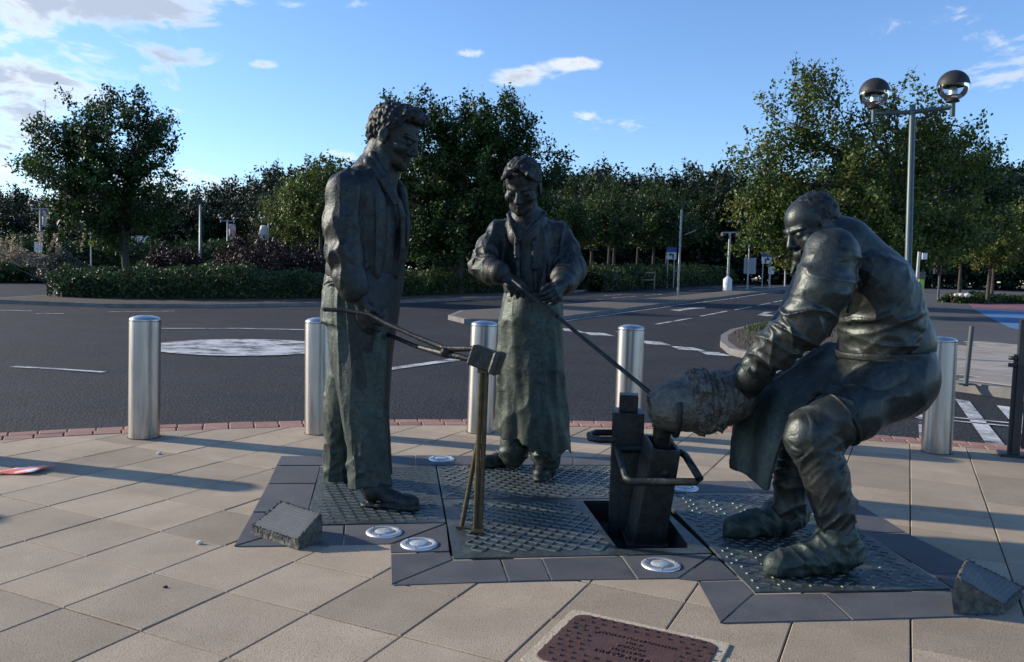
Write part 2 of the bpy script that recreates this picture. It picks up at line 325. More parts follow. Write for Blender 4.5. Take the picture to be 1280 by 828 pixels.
def bronze(name, dark, mid, green, rough=0.40, metal=0.8, patina=(0.52, 0.72), bump=0.006):
    """cast bronze: brown-black metal, worn lighter patches and green patina"""
    m, nt, b, out = new_mat(name); N, L = nt.nodes, nt.links; g = N.new('ShaderNodeNewGeometry'); P = g.outputs['Position']
    def nz(s, d, r=0.6):
        n = N.new('ShaderNodeTexNoise'); n.inputs['Scale'].default_value = s; n.inputs['Detail'].default_value = d; n.inputs['Roughness'].default_value = r; L.new(P, n.inputs['Vector']); return n.outputs['Fac']
    def rg(v, a, c): 
        n = N.new('ShaderNodeMapRange'); n.inputs['From Min'].default_value = a; n.inputs['From Max'].default_value = c; L.new(v, n.inputs['Value']); return n.outputs[0]
    def mix(f, a, c):
        n = N.new('ShaderNodeMix'); n.data_type = 'RGBA'; L.new(f, n.inputs['Factor'])
        for k, v in (('A', a), ('B', c)):
            if isinstance(v, tuple): n.inputs[k].default_value = (*v, 1)
            else: L.new(v, n.inputs[k])
        return n.outputs['Result']
    st = N.new('ShaderNodeMapping'); st.inputs['Scale'].default_value = (1, 1, .3); L.new(P, st.inputs['Vector']); ns = N.new('ShaderNodeTexNoise'); ns.inputs['Scale'].default_value = 6.5; ns.inputs['Detail'].default_value = 8; ns.inputs['Roughness'].default_value = 0.68; L.new(st.outputs[0], ns.inputs['Vector']); big = ns.outputs['Fac']; fine = nz(26, 5)
    c = mix(rg(fine, 0.35, 0.65), dark, mid)
    gm = rg(big, *patina); mul = N.new('ShaderNodeMath'); mul.operation = 'MULTIPLY'; L.new(gm, mul.inputs[0]); L.new(rg(nz(40, 3), 0.32, 0.6), mul.inputs[1])
    c = mix(mul.outputs[0], c, green); L.new(c, b.inputs['Base Color'])
    inv = N.new('ShaderNodeMapRange'); inv.inputs['To Min'].default_value = metal; inv.inputs['To Max'].default_value = metal * 0.45; L.new(mul.outputs[0], inv.inputs['Value']); L.new(inv.outputs[0], b.inputs['Metallic'])
    rr = N.new('ShaderNodeMapRange'); rr.inputs['To Min'].default_value = rough - 0.07; rr.inputs['To Max'].default_value = rough + 0.16; L.new(nz(9, 5), rr.inputs['Value']); L.new(rr.outputs[0], b.inputs['Roughness'])
    bp = N.new('ShaderNodeBump'); bp.inputs['Distance'].default_value = bump; bp.inputs['Strength'].default_value = 0.45
    ad = N.new('ShaderNodeMath'); ad.operation = 'ADD'; L.new(nz(90, 3), ad.inputs[0]); L.new(nz(34, 4), ad.inputs[1]); L.new(ad.outputs[0], bp.inputs['Height']); L.new(bp.outputs[0], b.inputs['Normal'])
    return m
m_br_plate = bronze('patinated_floor_plate', (0.055, 0.066, 0.062), (0.09, 0.105, 0.098), (0.11, 0.15, 0.13), rough=0.42, metal=0.55, bump=0.003)
m_br_rib = bronze('worn_plate_rib', (0.10, 0.115, 0.105), (0.16, 0.175, 0.16), (0.15, 0.19, 0.165), rough=0.36, metal=0.7, bump=0.002)
m_iron = bronze('dark_cast_iron', (0.022, 0.024, 0.024), (0.04, 0.042, 0.04), (0.05, 0.06, 0.052), rough=0.42, metal=0.55)
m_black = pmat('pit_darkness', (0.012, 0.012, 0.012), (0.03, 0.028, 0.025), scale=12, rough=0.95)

# ================================================================== ground and roads
bigpoly = [(-900, -60), (900, -60), (900, 1500), (-900, 1500)]
def big_ground():
    xs = np.concatenate([[-900, -500, -250], np.linspace(-140, 140, 57), [250, 500, 900]]); ys = np.concatenate([[-60, -20], np.linspace(-6, 160, 60), [220, 320, 500, 900, 1500]])
    V = [(x, y, zg(x, y) - 0.16) for y in ys for x in xs]; nx = len(xs); Q = np.array([(j * nx + i, j * nx + i + 1, (j + 1) * nx + i + 1, (j + 1) * nx + i) for j in range(len(ys) - 1) for i in range(nx - 1)])
    return tag(link('ground', mesh_np('ground', V, Q, True), m_verge), kind='structure')
big_ground()
PC, PR = (1.05, -2.5), 10.30                      # the plaza is a round terrace: centre and radius to the brick edging
def arc(r, a): return (PC[0] + r * math.sin(a), PC[1] + r * math.cos(a))
BR = 0.165                                        # depth of one brick course
edge_out = PR + 2 * BR + 0.02
plaza_poly = ccw([arc(PR, R(a)) for a in np.linspace(-75, 62, 61)] + [(9.9, -1.0), (-8.9, -1.0)])
road_poly = [arc(edge_out - 0.03, R(a)) for a in np.linspace(-88, 62, 46)] + [(20, 2.0), (60, -5), (60, 150), (-90, 150), (-90, -6)]
tag(sheet('road', road_poly, -0.03, m_asphalt, res=3.0), kind='structure')
# plaza bed under the slabs, open at the casting pit
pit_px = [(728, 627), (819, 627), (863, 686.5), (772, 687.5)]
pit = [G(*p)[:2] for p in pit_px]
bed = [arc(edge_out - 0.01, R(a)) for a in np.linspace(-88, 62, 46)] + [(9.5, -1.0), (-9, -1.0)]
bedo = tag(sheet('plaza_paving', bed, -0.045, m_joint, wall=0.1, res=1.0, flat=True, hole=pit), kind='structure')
# ------------------------------------------------------------------ slate and plate outlines (traced, on the ground plane)
PX = lambda pts: [tuple(G(*p)[:2]) for p in pts]
slates_px = [
 [(351,571),(518,570),(519,582.3),(345.3,582.3)], [(344.6,583.5),(400.3,583.5),(394.8,605),(335.2,605)], [(334.6,606),(394.4,606),(384.9,640.7),(315.9,640.7)],
 [(315.3,642),(384.5,642),(379.8,657.5),(292.3,683.5)], [(379.8,658.6),(430,657.7),(428.5,682.3),(294.5,684)], [(431.2,657.7),(556.5,655.2),(487,681.3),(429.8,682.3)],
 [(558,656),(562,690),(488,692.3),(487,682.6)], [(488,693.7),(562.2,691.3),(565.4,700.4),(489,731.5)], [(566,701.8),(625.2,700.4),(635,728),(491,732.8)],
 [(626.4,700.4),(676.2,699),(688,726.5),(636.3,728)], [(677.4,699),(775.7,696.3),(795.7,725),(689.3,726.5)], [(777,696.3),(890.3,693.8),(847.3,724.3),(797,725)],
 [(892,694.6),(925,725.6),(871,727.3),(848.7,724.8)], [(926,726.8),(942,743),(900,779.3),(872,728.5)], [(943,744),(1028.6,743),(1064,776),(902,780)],
 [(1030,743),(1195.5,740),(1221,771),(1065.4,776)], [(1197,740),(1166.8,719.7),(1238,719.3),(1279,742),(1248,770.5),(1222.4,771)], [(1080.8,668.6),(1134,667.6),(1236.4,718.3),(1165.8,718.8)],
 [(1012,617.5),(1019,602),(1070,629),(1132,666.4),(1079.3,667.5)], [(931,602),(1018,602),(1011,616.8),(946,616.8)], [(838,602),(930,602),(945,616.8),(823,616.8)],
 [(519.2,570),(640,571),(640,582),(520.2,582.2)], [(641,571),(716,571.5),(716,582),(641,582)], [(717,571.5),(800,573),(800,582.2),(717,582.2)], [(801,573),(837.4,602),(822,616.5),(801,583)]]
plates_px = {'A': [(401,584.2),(544.8,583),(557.8,654.5),(380.4,657.3)], 'B': [(545.6,583),(800,583),(820,619),(818,624.4),(553,624.4)],
             'C': [(553.2,625.2),(817.5,625.2),(890.5,692.8),(566.2,699.6)], 'D': [(821.5,618.4),(1010.5,618.4),(1189,738),(943,742.4)]}
slates = [ccw(PX(q)) for q in slates_px]; plates = {k: ccw(PX(q)) for k, q in plates_px.items()}
def covered(p): return any(inside(p, q) for q in slates) or any(inside(p, q) for q in plates.values())
# ------------------------------------------------------------------ slabs
T, YAW = 0.455, -0.443
E1 = Vector((math.cos(YAW), math.sin(YAW))); E2 = Vector((-math.sin(YAW), math.cos(YAW))); O0 = Vector((-2.262, 4.576))
rng = random.Random(3)
def shrink(poly, d):
    c = sum((Vector(p) for p in poly), Vector((0, 0))) / len(poly); o = []
    n = len(poly)
    for i in range(n):
        p0, p1, p2 = Vector(poly[i - 1]), Vector(poly[i]), Vector(poly[(i + 1) % n]); a = (p1 - p0); b = (p2 - p1)
        if a.length < 1e-6 or b.length < 1e-6: continue
        na = Vector((-a.y, a.x)).normalized(); nb = Vector((-b.y, b.x)).normalized(); k = na + nb
        if k.length < 1e-3: continue
        o.append(tuple(p1 + k * (d / max(0.35, k.dot(na)))))
    return o
slab_full = None
cov_x = [shrink(g_, -0.012) for g_ in slates + list(plates.values())]
_pv = [Vector(p) for p in ccw(pit)]; _pm = sum(_pv, Vector((0, 0))) / 4; pit_x = [tuple(_pm + (p - _pm) * 1.15) for p in _pv]
def frustum_ok(c, m=0.7):
    d = np.array([c[0], c[1], -HC]); z = d @ FW
    if z < 0.3: return False
    u, v = CX + F * (d @ RT) / z, CY - F * (d @ UP) / z
    return -230 < u < 1510 and v < 1050
nslab = 0
for i in range(-30, 40):
    for j in range(-30, 30):
        c = O0 + E1 * (i + .5) * T - E2 * (j + .5) * T
        if not frustum_ok(c) or (c - Vector(PC)).length > PR + 0.5: continue
        q = [c + E1 * a * T / 2 + E2 * b * T / 2 for a, b in ((-1, -1), (1, -1), (1, 1), (-1, 1))]
        if all(any(inside((c + E1 * a * T / 2 + E2 * b_ * T / 2), g_) for g_ in cov_x) for a in np.linspace(-1, 1, 7) for b_ in np.linspace(-1, 1, 7)): continue
        at_pit = any(inside(p, pit_x) for p in q + [c]) or any(inside(p, [tuple(v) for v in q]) for p in pit)
        dz = rng.uniform(-0.0022, 0.0012); poly = [tuple(p) for p in q]; cl = clip_convex(poly, plaza_poly)
        if at_pit:                      # slab cut off along the front of the casting pit
            f0, f1 = Vector(G(700, 690)[:2]), Vector(G(900, 689)[:2]); cl = clip_convex(cl, [tuple(f1 + (f1 - f0) * 9), tuple(f0 - (f1 - f0) * 9), tuple(f0 - (f1 - f0) * 9 + Vector((0, -9))), tuple(f1 + (f1 - f0) * 9 + Vector((0, -9)))])
        if len(cl) < 3: continue
        whole = len(cl) == 4 and all((Vector(a) - Vector(b)).length < 1e-5 for a, b in zip(cl, poly))
        if whole:
            if slab_full is None:
                mb = MB(); loc = [(a * (T / 2 - 0.0031), b * (T / 2 - 0.0031)) for a, b in ((-1, -1), (1, -1), (1, 1), (-1, 1))]; mb.prism(loc, -0.05, 0, bevel=0.004); slab_full = mb.mesh('slab'); slab_full.materials.append(m_slab)
            o = link('slab', slab_full, None, bedo, (c.x, c.y, dz), (rng.uniform(-.002, .002), rng.uniform(-.002, .002), YAW + rng.choice((0, 1, 2, 3)) * math.pi / 2))
        else:
            s = shrink(ccw(cl), 0.0031)
            if len(s) < 3: continue
            mb = MB(); mb.prism(s, -0.05, dz, bevel=0.003); mb.obj('slab', m_slab, bedo)
        nslab += 1
# ------------------------------------------------------------------ brick edging, two courses
edging = tag(bpy.data.objects.new('brick_edging', None), kind='structure'); COL.objects.link(edging)
bme = {}
for row in range(2):
    r = PR + 0.01 + BR * (row + .5); bl = 0.215; n = int(R(96) * r / bl)
    for k in range(n):
        a = R(-56) + (k + (0.5 if row else 0)) * bl / r
        p = arc(r, a)
        if not frustum_ok(p): continue
        if row not in bme:
            mb = MB(); mb.prism([(-bl / 2 + .005, -BR / 2 + .004), (bl / 2 - .005, -BR / 2 + .004), (bl / 2 - .005, BR / 2 - .004), (-bl / 2 + .005, BR / 2 - .004)], -0.06, 0, bevel=0.006); bme[row] = mb.mesh('brick'); bme[row].materials.append(m_brick)
        link('brick', bme[row], None, edging, (p[0], p[1], rng.uniform(-.003, .002) - 0.004 * row), (rng.uniform(-.01, .01), rng.uniform(-.01, .01), -a + rng.uniform(-.012, .012)))
# ------------------------------------------------------------------ slate surround
surround = tag(bpy.data.objects.new('slate_surround', None), kind='structure'); COL.objects.link(surround)
for q in slates:
    mb = MB(); mb.prism(shrink(q, 0.0016), -0.045, 0.005 + rng.uniform(-.0008, .0008), bevel=0.0025); mb.obj('slate_slab', m_slate, surround)
# ------------------------------------------------------------------ cast floor plates with their raised tread
def plate(key, label, pattern):
    poly = plates[key]; c = sum((Vector(p) for p in poly), Vector((0, 0))) / len(poly); z = 0.006
    t = thing('floor_plate', (c.x, c.y, 0), label, 'floor plate', 'cast floor plates under the statues')
    inv = lambda p: (p[0] - c.x, p[1] - c.y)
    sp = shrink(poly, 0.003); mb = MB()
    if key == 'C':
        b = sheet('base', sp, 0.0, m_br_plate, wall=0.05, res=0.4, flat=True, hole=pit); b.parent = t; b.location = (-c.x, -c.y, z)
    else:
        mb.prism([inv(p) for p in sp], -0.045, z, bevel=0.003); mb.obj('base', m_br_plate, t)
    rb = MB(); margin = shrink(poly, 0.07 if key in 'C' else 0.02)
    xs = [p[0] for p in poly]; ys = [p[1] for p in poly]
    def bar(p, d, l, w, h, tp=0.6):
        d = Vector(d).normalized(); nn = Vector((-d.y, d.x)); V = []
        for zz, s in ((z - .0005, 1), (z + h, tp)):
            for a, bq in ((-1, -1), (1, -1), (1, 1), (-1, 1)): q = p + d * a * l / 2 * (1 if s == 1 else .94) + nn * bq * w / 2 * s; V.append((q.x - c.x, q.y - c.y, zz))
        rb.add(V, [(4, 5, 6, 7), (0, 1, 5, 4), (1, 2, 6, 5), (2, 3, 7, 6), (3, 0, 4, 7)])
    def ok(p, l, d):
        d = Vector(d).normalized()
        for s in (-.5, 0, .5):
            q = p + d * l * s
            if not inside(q, margin) or inside(q, pit_m): return False
        return True
    if pattern == 'lozenge':
        g = 0.066; D1, D2 = E2, E1
        for i in range(-60, 61):
            for j in range(-60, 61):
                p = c + D1 * i * g + D2 * j * g
                if not (min(xs) < p.x < max(xs) and min(ys) < p.y < max(ys)): continue
                for d, o_ in ((D1, D2), (D2, D1)):
                    q = p + d * g / 2
                    if ok(q, g * .92, d): bar(q, d, g * .98, 0.013, 0.006)
    elif pattern == 'dash':
        g = 0.085
        for i in range(-60, 61):
            for j in range(-60, 61):
                p = c + E1 * (i + (.5 if j % 2 else 0)) * g * 1.1 + E2 * j * 0.045
                if ok(p, g * .7, E1): bar(p, E1 * 1.0 + E2 * 0.15, g * .72, 0.016, 0.006)
    else:
        g = 0.075
        for i in range(-60, 61):
            for j in range(-60, 61):
                p = c + Vector((i * g + (g / 2 if j % 2 else 0), j * g * .62)); d = Vector((1, .55)) if (i + j) % 2 else Vector((1, -.55))
                if ok(p, .045, d): bar(p, d, 0.044, 0.017, 0.0045, .45)
    r = rb.obj('raised_tread', m_br_rib, t); tag(r, kind='stuff')
    return t
pit_m = ccw(pit); _pc = sum((Vector(p) for p in pit_m), Vector((0, 0))) / 4; pit_m = [tuple(_pc + (Vector(p) - _pc) * 1.12) for p in pit_m]
plate('A', 'dark bronze floor plate with raised dashes under the tall man statue', 'dash')
plate('B', 'dark bronze floor plate with a diamond grid under the long aproned statue', 'lozenge')
plate('C', 'dark bronze diamond grid floor plate with the open casting pit in it', 'lozenge')
plate('D', 'dark bronze floor plate with raised teardrop studs under the bending statue', 'tear')
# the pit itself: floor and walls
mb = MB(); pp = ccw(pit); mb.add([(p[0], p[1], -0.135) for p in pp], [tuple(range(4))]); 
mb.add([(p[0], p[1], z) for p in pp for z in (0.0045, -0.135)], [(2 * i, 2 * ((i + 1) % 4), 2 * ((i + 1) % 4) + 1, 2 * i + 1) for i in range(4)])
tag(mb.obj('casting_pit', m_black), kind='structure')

# ------------------------------------------------------------------ bollards
def bollard(label=None):
    t = thing('bollard', (0, 0, 0), label, 'bollard', 'stainless steel bollards along the brick edging')
    r = 0.121; mb = MB()
    prof = [(r, 0.0), (r, 0.962)]
    mb.lathe([(r, -0.02), (r, 0.955)], n=48); mb.obj('shaft', m_steel, t)
    mb = MB(); mb.lathe([(r - .004, .953), (r, .958), (r, .968), (r * .96, .978), (r * .8, .989), (r * .5, .998), (r * .2, 1.001), (0.0005, 1.002)], n=48); mb.obj('cap', m_steel, t)
    mb = MB(); mb.lathe([(r + .007, 0.0), (r + .006, 0.003), (r - .002, 0.004)], n=32); mb.obj('base_seal', m_joint, t)
    return t
bol0 = bollard()
bol_spots = [(-3.0, 6.76), (-1.65, 7.14), (-0.26, 7.4), (1.075, 7.47), (2.42, 7.36), (3.70, 7.11), arc(10.0, -0.56), arc(10.0, -0.70)]
bol_lab = ['brushed steel bollard standing alone in front of the white mini roundabout disc', 'brushed steel bollard half hidden behind the tall man statue', 'brushed steel bollard behind the wedge shaped block, beside the long apron',
           'brushed steel bollard behind the upright ingot moulds', 'brushed steel bollard almost hidden behind the bending statue', 'brushed steel bollard behind the hips of the bending statue', 'brushed steel bollard outside the view casting a long shadow by the orange leaflet', 'brushed steel bollard last of the row on the litter side']
for k, (x, y) in enumerate(bol_spots):
    o = bol0 if k == 0 else copy_tree(bol0)
    o.location = (x, y, 0); o['label'] = bol_lab[k]; o.rotation_euler = (rng.uniform(-.012, .012), rng.uniform(-.006, .012) + (0.02 if k == 5 else 0), rng.uniform(0, 3))

# ------------------------------------------------------------------ round ground lights
m_glass = None
def glassy(name, col, rough=0.08, alpha_mix=0.0):
    m, nt, b, out = new_mat(name); b.inputs['Base Color'].default_value = (*col, 1); b.inputs['Roughness'].default_value = rough; b.inputs['Transmission Weight'].default_value = 1.0; b.inputs['IOR'].default_value = 1.45
    return m
m_lens = pmat('frosted_lamp_lens', (0.30, 0.36, 0.38), (0.52, 0.57, 0.58), scale=30, rough=0.22, bump=0.006, bscale=45)
m_rim = pmat('pale_steel_rim', (0.62, 0.64, 0.66), (0.72, 0.73, 0.74), scale=14, rough=0.4, metal=0.7)
m_brassring = pmat('dull_inner_ring', (0.20, 0.21, 0.2), (0.3, 0.3, 0.28), scale=20, rough=0.45, metal=0.6)
lights = [(552, 575, 'round ground light behind the tall man statue in the slate border'), (480, 667, 'round ground light beside the toe cap of the tall man statue, glass dark'), (524, 682, 'round ground light at the slate corner, whitest rim of all'),
          (826, 708, 'round ground light in the slate in front of the tapered ingot mould'), (855, 611, 'round ground light half hidden behind the tapered ingot mould')]
for (x, y, lab) in lights:
    p = G(x, y); t = thing('ground_light', (p.x, p.y, 0.005), lab, 'ground light', 'round lights let into the slate')
    mb = MB(); mb.lathe([(.098, -.01), (.098, .004), (.093, .009), (.070, .011), (.066, .006)], n=40); rim_ = mb.obj('rim', m_rim, t)
    mb = MB(); mb.lathe([(.066, .004), (.064, .0085), (.056, .009), (.054, .005)], n=32); mb.obj('inner_ring', m_brassring, t)
    mb = MB(); mb.lathe([(.055, .004), (.05, .010), (.03, .014), (.0005, .015)], n=32); mb.obj('lens', m_lens, t)
    for k in range(3):
        a = k * 2.09 + .4; mb = MB(); mb.lathe([(.006, .008), (.006, .0125), (.0005, .013)], (.082 * math.cos(a), .082 * math.sin(a), 0), n=8); mb.obj('screw', m_brassring, rim_)

# ------------------------------------------------------------------ plaques: wedges of split stone with a lettered face
m_split = pmat('split_stone', (0.045, 0.047, 0.042), (0.14, 0.14, 0.12), scale=26, rough=0.95, bump=0.02, bscale=38)
def plaque_face():
    m = pmat('engraved_slate_face', (0.045, 0.054, 0.058), (0.07, 0.08, 0.084), scale=9, rough=0.6, space='O'); nt = m.node_tree; N, L = nt.nodes, nt.links; b = next(n for n in N if n.type == 'BSDF_PRINCIPLED')
    tc = N.new('ShaderNodeTexCoord'); sp = N.new('ShaderNodeSeparateXYZ'); L.new(tc.outputs['UV'], sp.inputs[0])
    def M(op, a, c=None):
        n = N.new('ShaderNodeMath'); n.operation = op
        for i, v in enumerate((a, c)):
            if v is None: continue
            if isinstance(v, (int, float)): n.inputs[i].default_value = v
            else: L.new(v, n.inputs[i])
        return n.outputs[0]
    u, v = sp.outputs[0], sp.outputs[1]
    ln = M('MULTIPLY', v, 11.0); fr = M('FRACT', ln); row = M('FLOOR', ln)
    n = N.new('ShaderNodeTexNoise'); n.inputs['Scale'].default_value = 1.0; n.inputs['Detail'].default_value = 2
    cb = N.new('ShaderNodeCombineXYZ'); L.new(M('MULTIPLY', u, 46.0), cb.inputs[0]); L.new(M('MULTIPLY', row, 3.7), cb.inputs[1]); L.new(cb.outputs[0], n.inputs['Vector'])
    on = M('MULTIPLY', M('GREATER_THAN', n.outputs['Fac'], 0.46), M('MULTIPLY', M('GREATER_THAN', fr, 0.3), M('LESS_THAN', fr, 0.72)))
    inn = M('MULTIPLY', M('MULTIPLY', M('GREATER_THAN', u, 0.1), M('LESS_THAN', u, 0.9)), M('MULTIPLY', M('GREATER_THAN', v, 0.12), M('LESS_THAN', v, 0.9)))
    k = M('MULTIPLY', M('MULTIPLY', on, inn), 0.35)
    src = b.inputs['Base Color'].links[0].from_socket; x = N.new('ShaderNodeMix'); x.data_type = 'RGBA'; L.new(k, x.inputs['Factor']); L.new(src, x.inputs['A']); x.inputs['B'].default_value = (0.13, 0.145, 0.15, 1); L.new(x.outputs['Result'], b.inputs['Base Color'])
    return m
m_pface = plaque_face()
def plaque(low0, low1, hi1, hi0, thick_dir, label, seed):
    """sloping face given by its four corners (low edge, then high edge); a split-stone wedge below it"""
    rg = random.Random(seed); P = [Vector(p) for p in (low0, low1, hi1, hi0)]; c = sum(P, Vector()) / 4
    t = thing('stone_plaque', (c.x, c.y, 0.005), label, 'plaque', 'sloping stone plaques')
    o = Vector((c.x, c.y, 0.005)); n_ = 22
    nrm = (P[1] - P[0]).cross(P[3] - P[0]).normalized()
    if nrm.z < 0: nrm = -nrm
    def rim(f, jit, lift):
        out = []
        for a in range(4):
            for k in range(n_): 
                q = P[a].lerp(P[(a + 1) % 4], k / n_); q = c + (q - c) * (f + rg.uniform(-jit, jit)); out.append(q + nrm * lift - o)
        return out
    top = rim(0.955, .006, 0.0); edge = rim(1.0, .02, -.008); mid = []; bot = []
    for q in rim(1.01, .03, -.02): mid.append(Vector((q.x, q.y, max(0.0, q.z * (0.5 + rg.uniform(-.12, .12))))))
    for q in rim(1.0, .015, 0): bot.append(Vector((q.x, q.y, -0.002)))
    N4 = len(top); mb = MB(); V = top + edge + mid + bot; Fs = []
    for r in range(3):
        for i in range(N4): j = (i + 1) % N4; Fs.append((r * N4 + i, r * N4 + j, (r + 1) * N4 + j, (r + 1) * N4 + i))
    mb.add(V, Fs); mb.obj('block', m_split, t)
    me = bpy.data.meshes.new('face'); vv = [c + (p - c) * .958 + nrm * .0015 - o for p in P]; me.from_pydata([tuple(v) for v in vv], [], [(0, 1, 2, 3)]); uv = me.uv_layers.new()
    for i, u in enumerate(((0, 0), (1, 0), (1, 1), (0, 1))): uv.data[i].uv = u
    link('lettered_face', me, m_pface, t)
    # rough chipped border round the face
    mb = MB(); 
    for q in rim(0.965, .01, .002):
        s = rg.uniform(.003, .007); mb.box(q, (s, s * .8, s * .5), X=(rg.uniform(-1, 1), rg.uniform(-1, 1), rg.uniform(-.4, .4)), Y=(rg.uniform(-1, 1), 1, rg.uniform(-.3, .3)))
    tag(mb.obj('chipped_border', m_split, t), kind='stuff')
    return t
def Z(px, py, z):
    d = ray(px, py); k = (z - HC) / d[2]; p = d * k; return Vector((p[0], p[1], z))
plaque(Z(314, 657, .05), Z(372, 676, .05), Z(402, 642, .15), Z(352, 626, .15), None, 'sloping stone plaque with chipped edges in front of the tall man statue', 1)
plaque(Z(1255, 757, .04), Z(1281, 735, .04), Z(1208, 699, .17), Z(1196, 722, .17), None, 'sloping stone plaque with rough pale side at the corner of the teardrop plate', 2)

# ------------------------------------------------------------------ drain cover with lettering
m_rust = pmat('brown_cast_cover', (0.088, 0.046, 0.038), (0.125, 0.066, 0.052), scale=12, rough=0.6, bump=0.002, bscale=90, metal=0.25, objvar=0)
m_mortar = pmat('pale_mortar', (0.42, 0.345, 0.24), (0.5, 0.42, 0.31), scale=8, rough=0.95, bump=0.004, bscale=60)
def drain():
    a = Vector(G(716, 763)[:2]); b = Vector(G(913, 806)[:2]); ex = (b - a).normalized(); Lx = (b - a).length; ey = Vector((ex.y, -ex.x)); Ly = Lx * 0.8
    c = (a + b) / 2 + ey * Ly / 2; rot = math.atan2(ex.y, ex.x)
    t = thing('drain_cover', (c.x, c.y, 0.004), 'brown cast drain cover with rows of raised bars and lettering', 'drain cover', None, rot)
    def rr(w, h, r, n=8):
        o = []
        for k, (sx, sy) in enumerate(((1, 1), (-1, 1), (-1, -1), (1, -1))):
            for i in range(n + 1): th = (k + i / n) * math.pi / 2; o.append((sx * (w - r) + r * math.cos(th), sy * (h - r) + r * math.sin(th)))
        return o
    mb = MB(); mb.prism(rr(Lx / 2, Ly / 2, .012, 3), -.03, 0.002, bevel=.002); mb.obj('mortar_bed', m_mortar, t)
    w, h = Lx / 2 - .035, Ly / 2 - .035
    mb = MB(); mb.prism(rr(w, h, .05), -.01, 0.006, bevel=.003); mb.obj('cover', m_rust, t)
    st = MB(); nx, ny = 13, 11; inn = rr(w - .012, h - .012, .045)
    for i in range(nx):
        for j in range(ny):
            x = (i - (nx - 1) / 2) * 2 * w / nx + (0.3 * w / nx if j % 2 else -0.3 * w / nx); y = (j - (ny - 1) / 2) * 2 * h / ny
            if not inside((x, y), inn) or (abs(x) < w * .52 and abs(y - h * .12) < h * .5): continue
            st.box((x, y, .0085), (w / nx * .64, h / ny * .36, .004), taper=.8)
    tag(st.obj('raised_bars', m_rust, t), kind='stuff')
    ky = MB(); ky.box((-w * .8, h * .45, .0045), (.02, .014, .003)); ky.obj('key_hole_shade', m_black, t)  # solid near-black block, its colour stands in for the shade inside a key hole
    for k, (s, sz, yy) in enumerate((('CLARK DRAIN', .036, -.12), ('CLASS B125', .026, -.02), ('LOCKABLE', .022, .07), ('EN124', .022, .15), ('WWW.CLARKDRAIN.COM', .026, .25))):
        cu = bpy.data.curves.new('lettering', 'FONT'); cu.body = s; cu.size = sz; cu.align_x = 'CENTER'; cu.align_y = 'CENTER'; cu.extrude = .002; cu.resolution_u = 2
        to = bpy.data.objects.new('tmp', cu); COL.objects.link(to); dg = bpy.context.evaluated_depsgraph_get(); me = bpy.data.meshes.new_from_object(to.evaluated_get(dg)); bpy.data.objects.remove(to)
        o = link('lettering', me, m_rust, t, (0, h * (.55 - (k) * .22) * 1.0, .0085), (0, 0, math.pi))
        o.location.y = h * (-.25 + k * .17)
drain()

# ------------------------------------------------------------------ litter
m_paper = None
def leaflet():
    m, nt, b, out = new_mat('printed_leaflet'); N, L = nt.nodes, nt.links; tc = N.new('ShaderNodeTexCoord'); v = N.new('ShaderNodeTexVoronoi'); v.inputs['Scale'].default_value = 3.2; v.distance = 'CHEBYCHEV'; L.new(tc.outputs['UV'], v.inputs['Vector'])
    cr = N.new('ShaderNodeValToRGB'); cr.color_ramp.interpolation = 'CONSTANT'; e = cr.color_ramp.elements; e[0].color = (0.78, 0.17, 0.07, 1); e[1].position = 0.62; e[1].color = (0.5, 0.45, 0.6, 1)
    k = e.new(0.82); k.color = (0.75, 0.72, 0.74, 1); sp = N.new('ShaderNodeSeparateColor'); L.new(v.outputs['Color'], sp.inputs[0]); L.new(sp.outputs[0], cr.inputs['Fac']); L.new(cr.outputs[0], b.inputs['Base Color']); b.inputs['Roughness'].default_value = 0.45
    c = G(30, 590); n = 8; V = []; Fs = []; X = Vector((.98, .12)); Y = Vector((.25, .95))
    for j in range(n + 1):
        for i in range(n + 1):
            u, w = i / n - .5, j / n - .5; p = X * u * .26 + Y * w * .2; V.append((p.x, p.y, .012 + .02 * max(0, u) * 2 * (w + .6) + .006 * math.sin(6 * u + 3 * w)))
    for j in range(n):
        for i in range(n): Fs.append((j * (n + 1) + i, j * (n + 1) + i + 1, (j + 1) * (n + 1) + i + 1, (j + 1) * (n + 1) + i))
    me = bpy.data.meshes.new('leaflet'); me.from_pydata(V, [], Fs); uv = me.uv_layers.new()
    for p in me.polygons:
        for li in p.loop_indices: vi = me.loops[li].vertex_index; uv.data[li].uv = ((vi % (n + 1)) / n, (vi // (n + 1)) / n)
        p.use_smooth = True
    o = link('leaflet', me, m, None, (c.x, c.y, 0)); mod = o.modifiers.new('thickness', 'SOLIDIFY'); mod.thickness = .0015
    tag(o, 'crumpled orange and white printed leaflet lying on the slabs', 'leaflet')
leaflet()
m_white = pmat('white_pebble', (0.6, 0.58, 0.55), (0.7, 0.68, 0.64), scale=30, rough=0.7)
for (x, y, s, lab) in [(250, 680, .012, 'small white pebble on the slabs by the slate corner'), (199, 568, .013, 'small pale pebble on the slabs by the lone bollard'), (207, 735, .007, 'tiny dark stone on the big slab joint')]:
    p = G(x, y); bm = bmesh.new(); bmesh.ops.create_icosphere(bm, subdivisions=2, radius=1)
    for v in bm.verts: v.co = Vector((v.co.x * s * 1.4, v.co.y * s, v.co.z * s * .8)) * (1 + .25 * math.sin(v.co.x * 3 + v.co.y * 5))
    me = bpy.data.meshes.new('pebble'); bm.to_mesh(me); bm.free(); tag(link('pebble', me, m_white if s > .01 else m_joint, None, (p.x, p.y, s * .7)), lab, 'pebble', 'pebbles lying on the slabs')

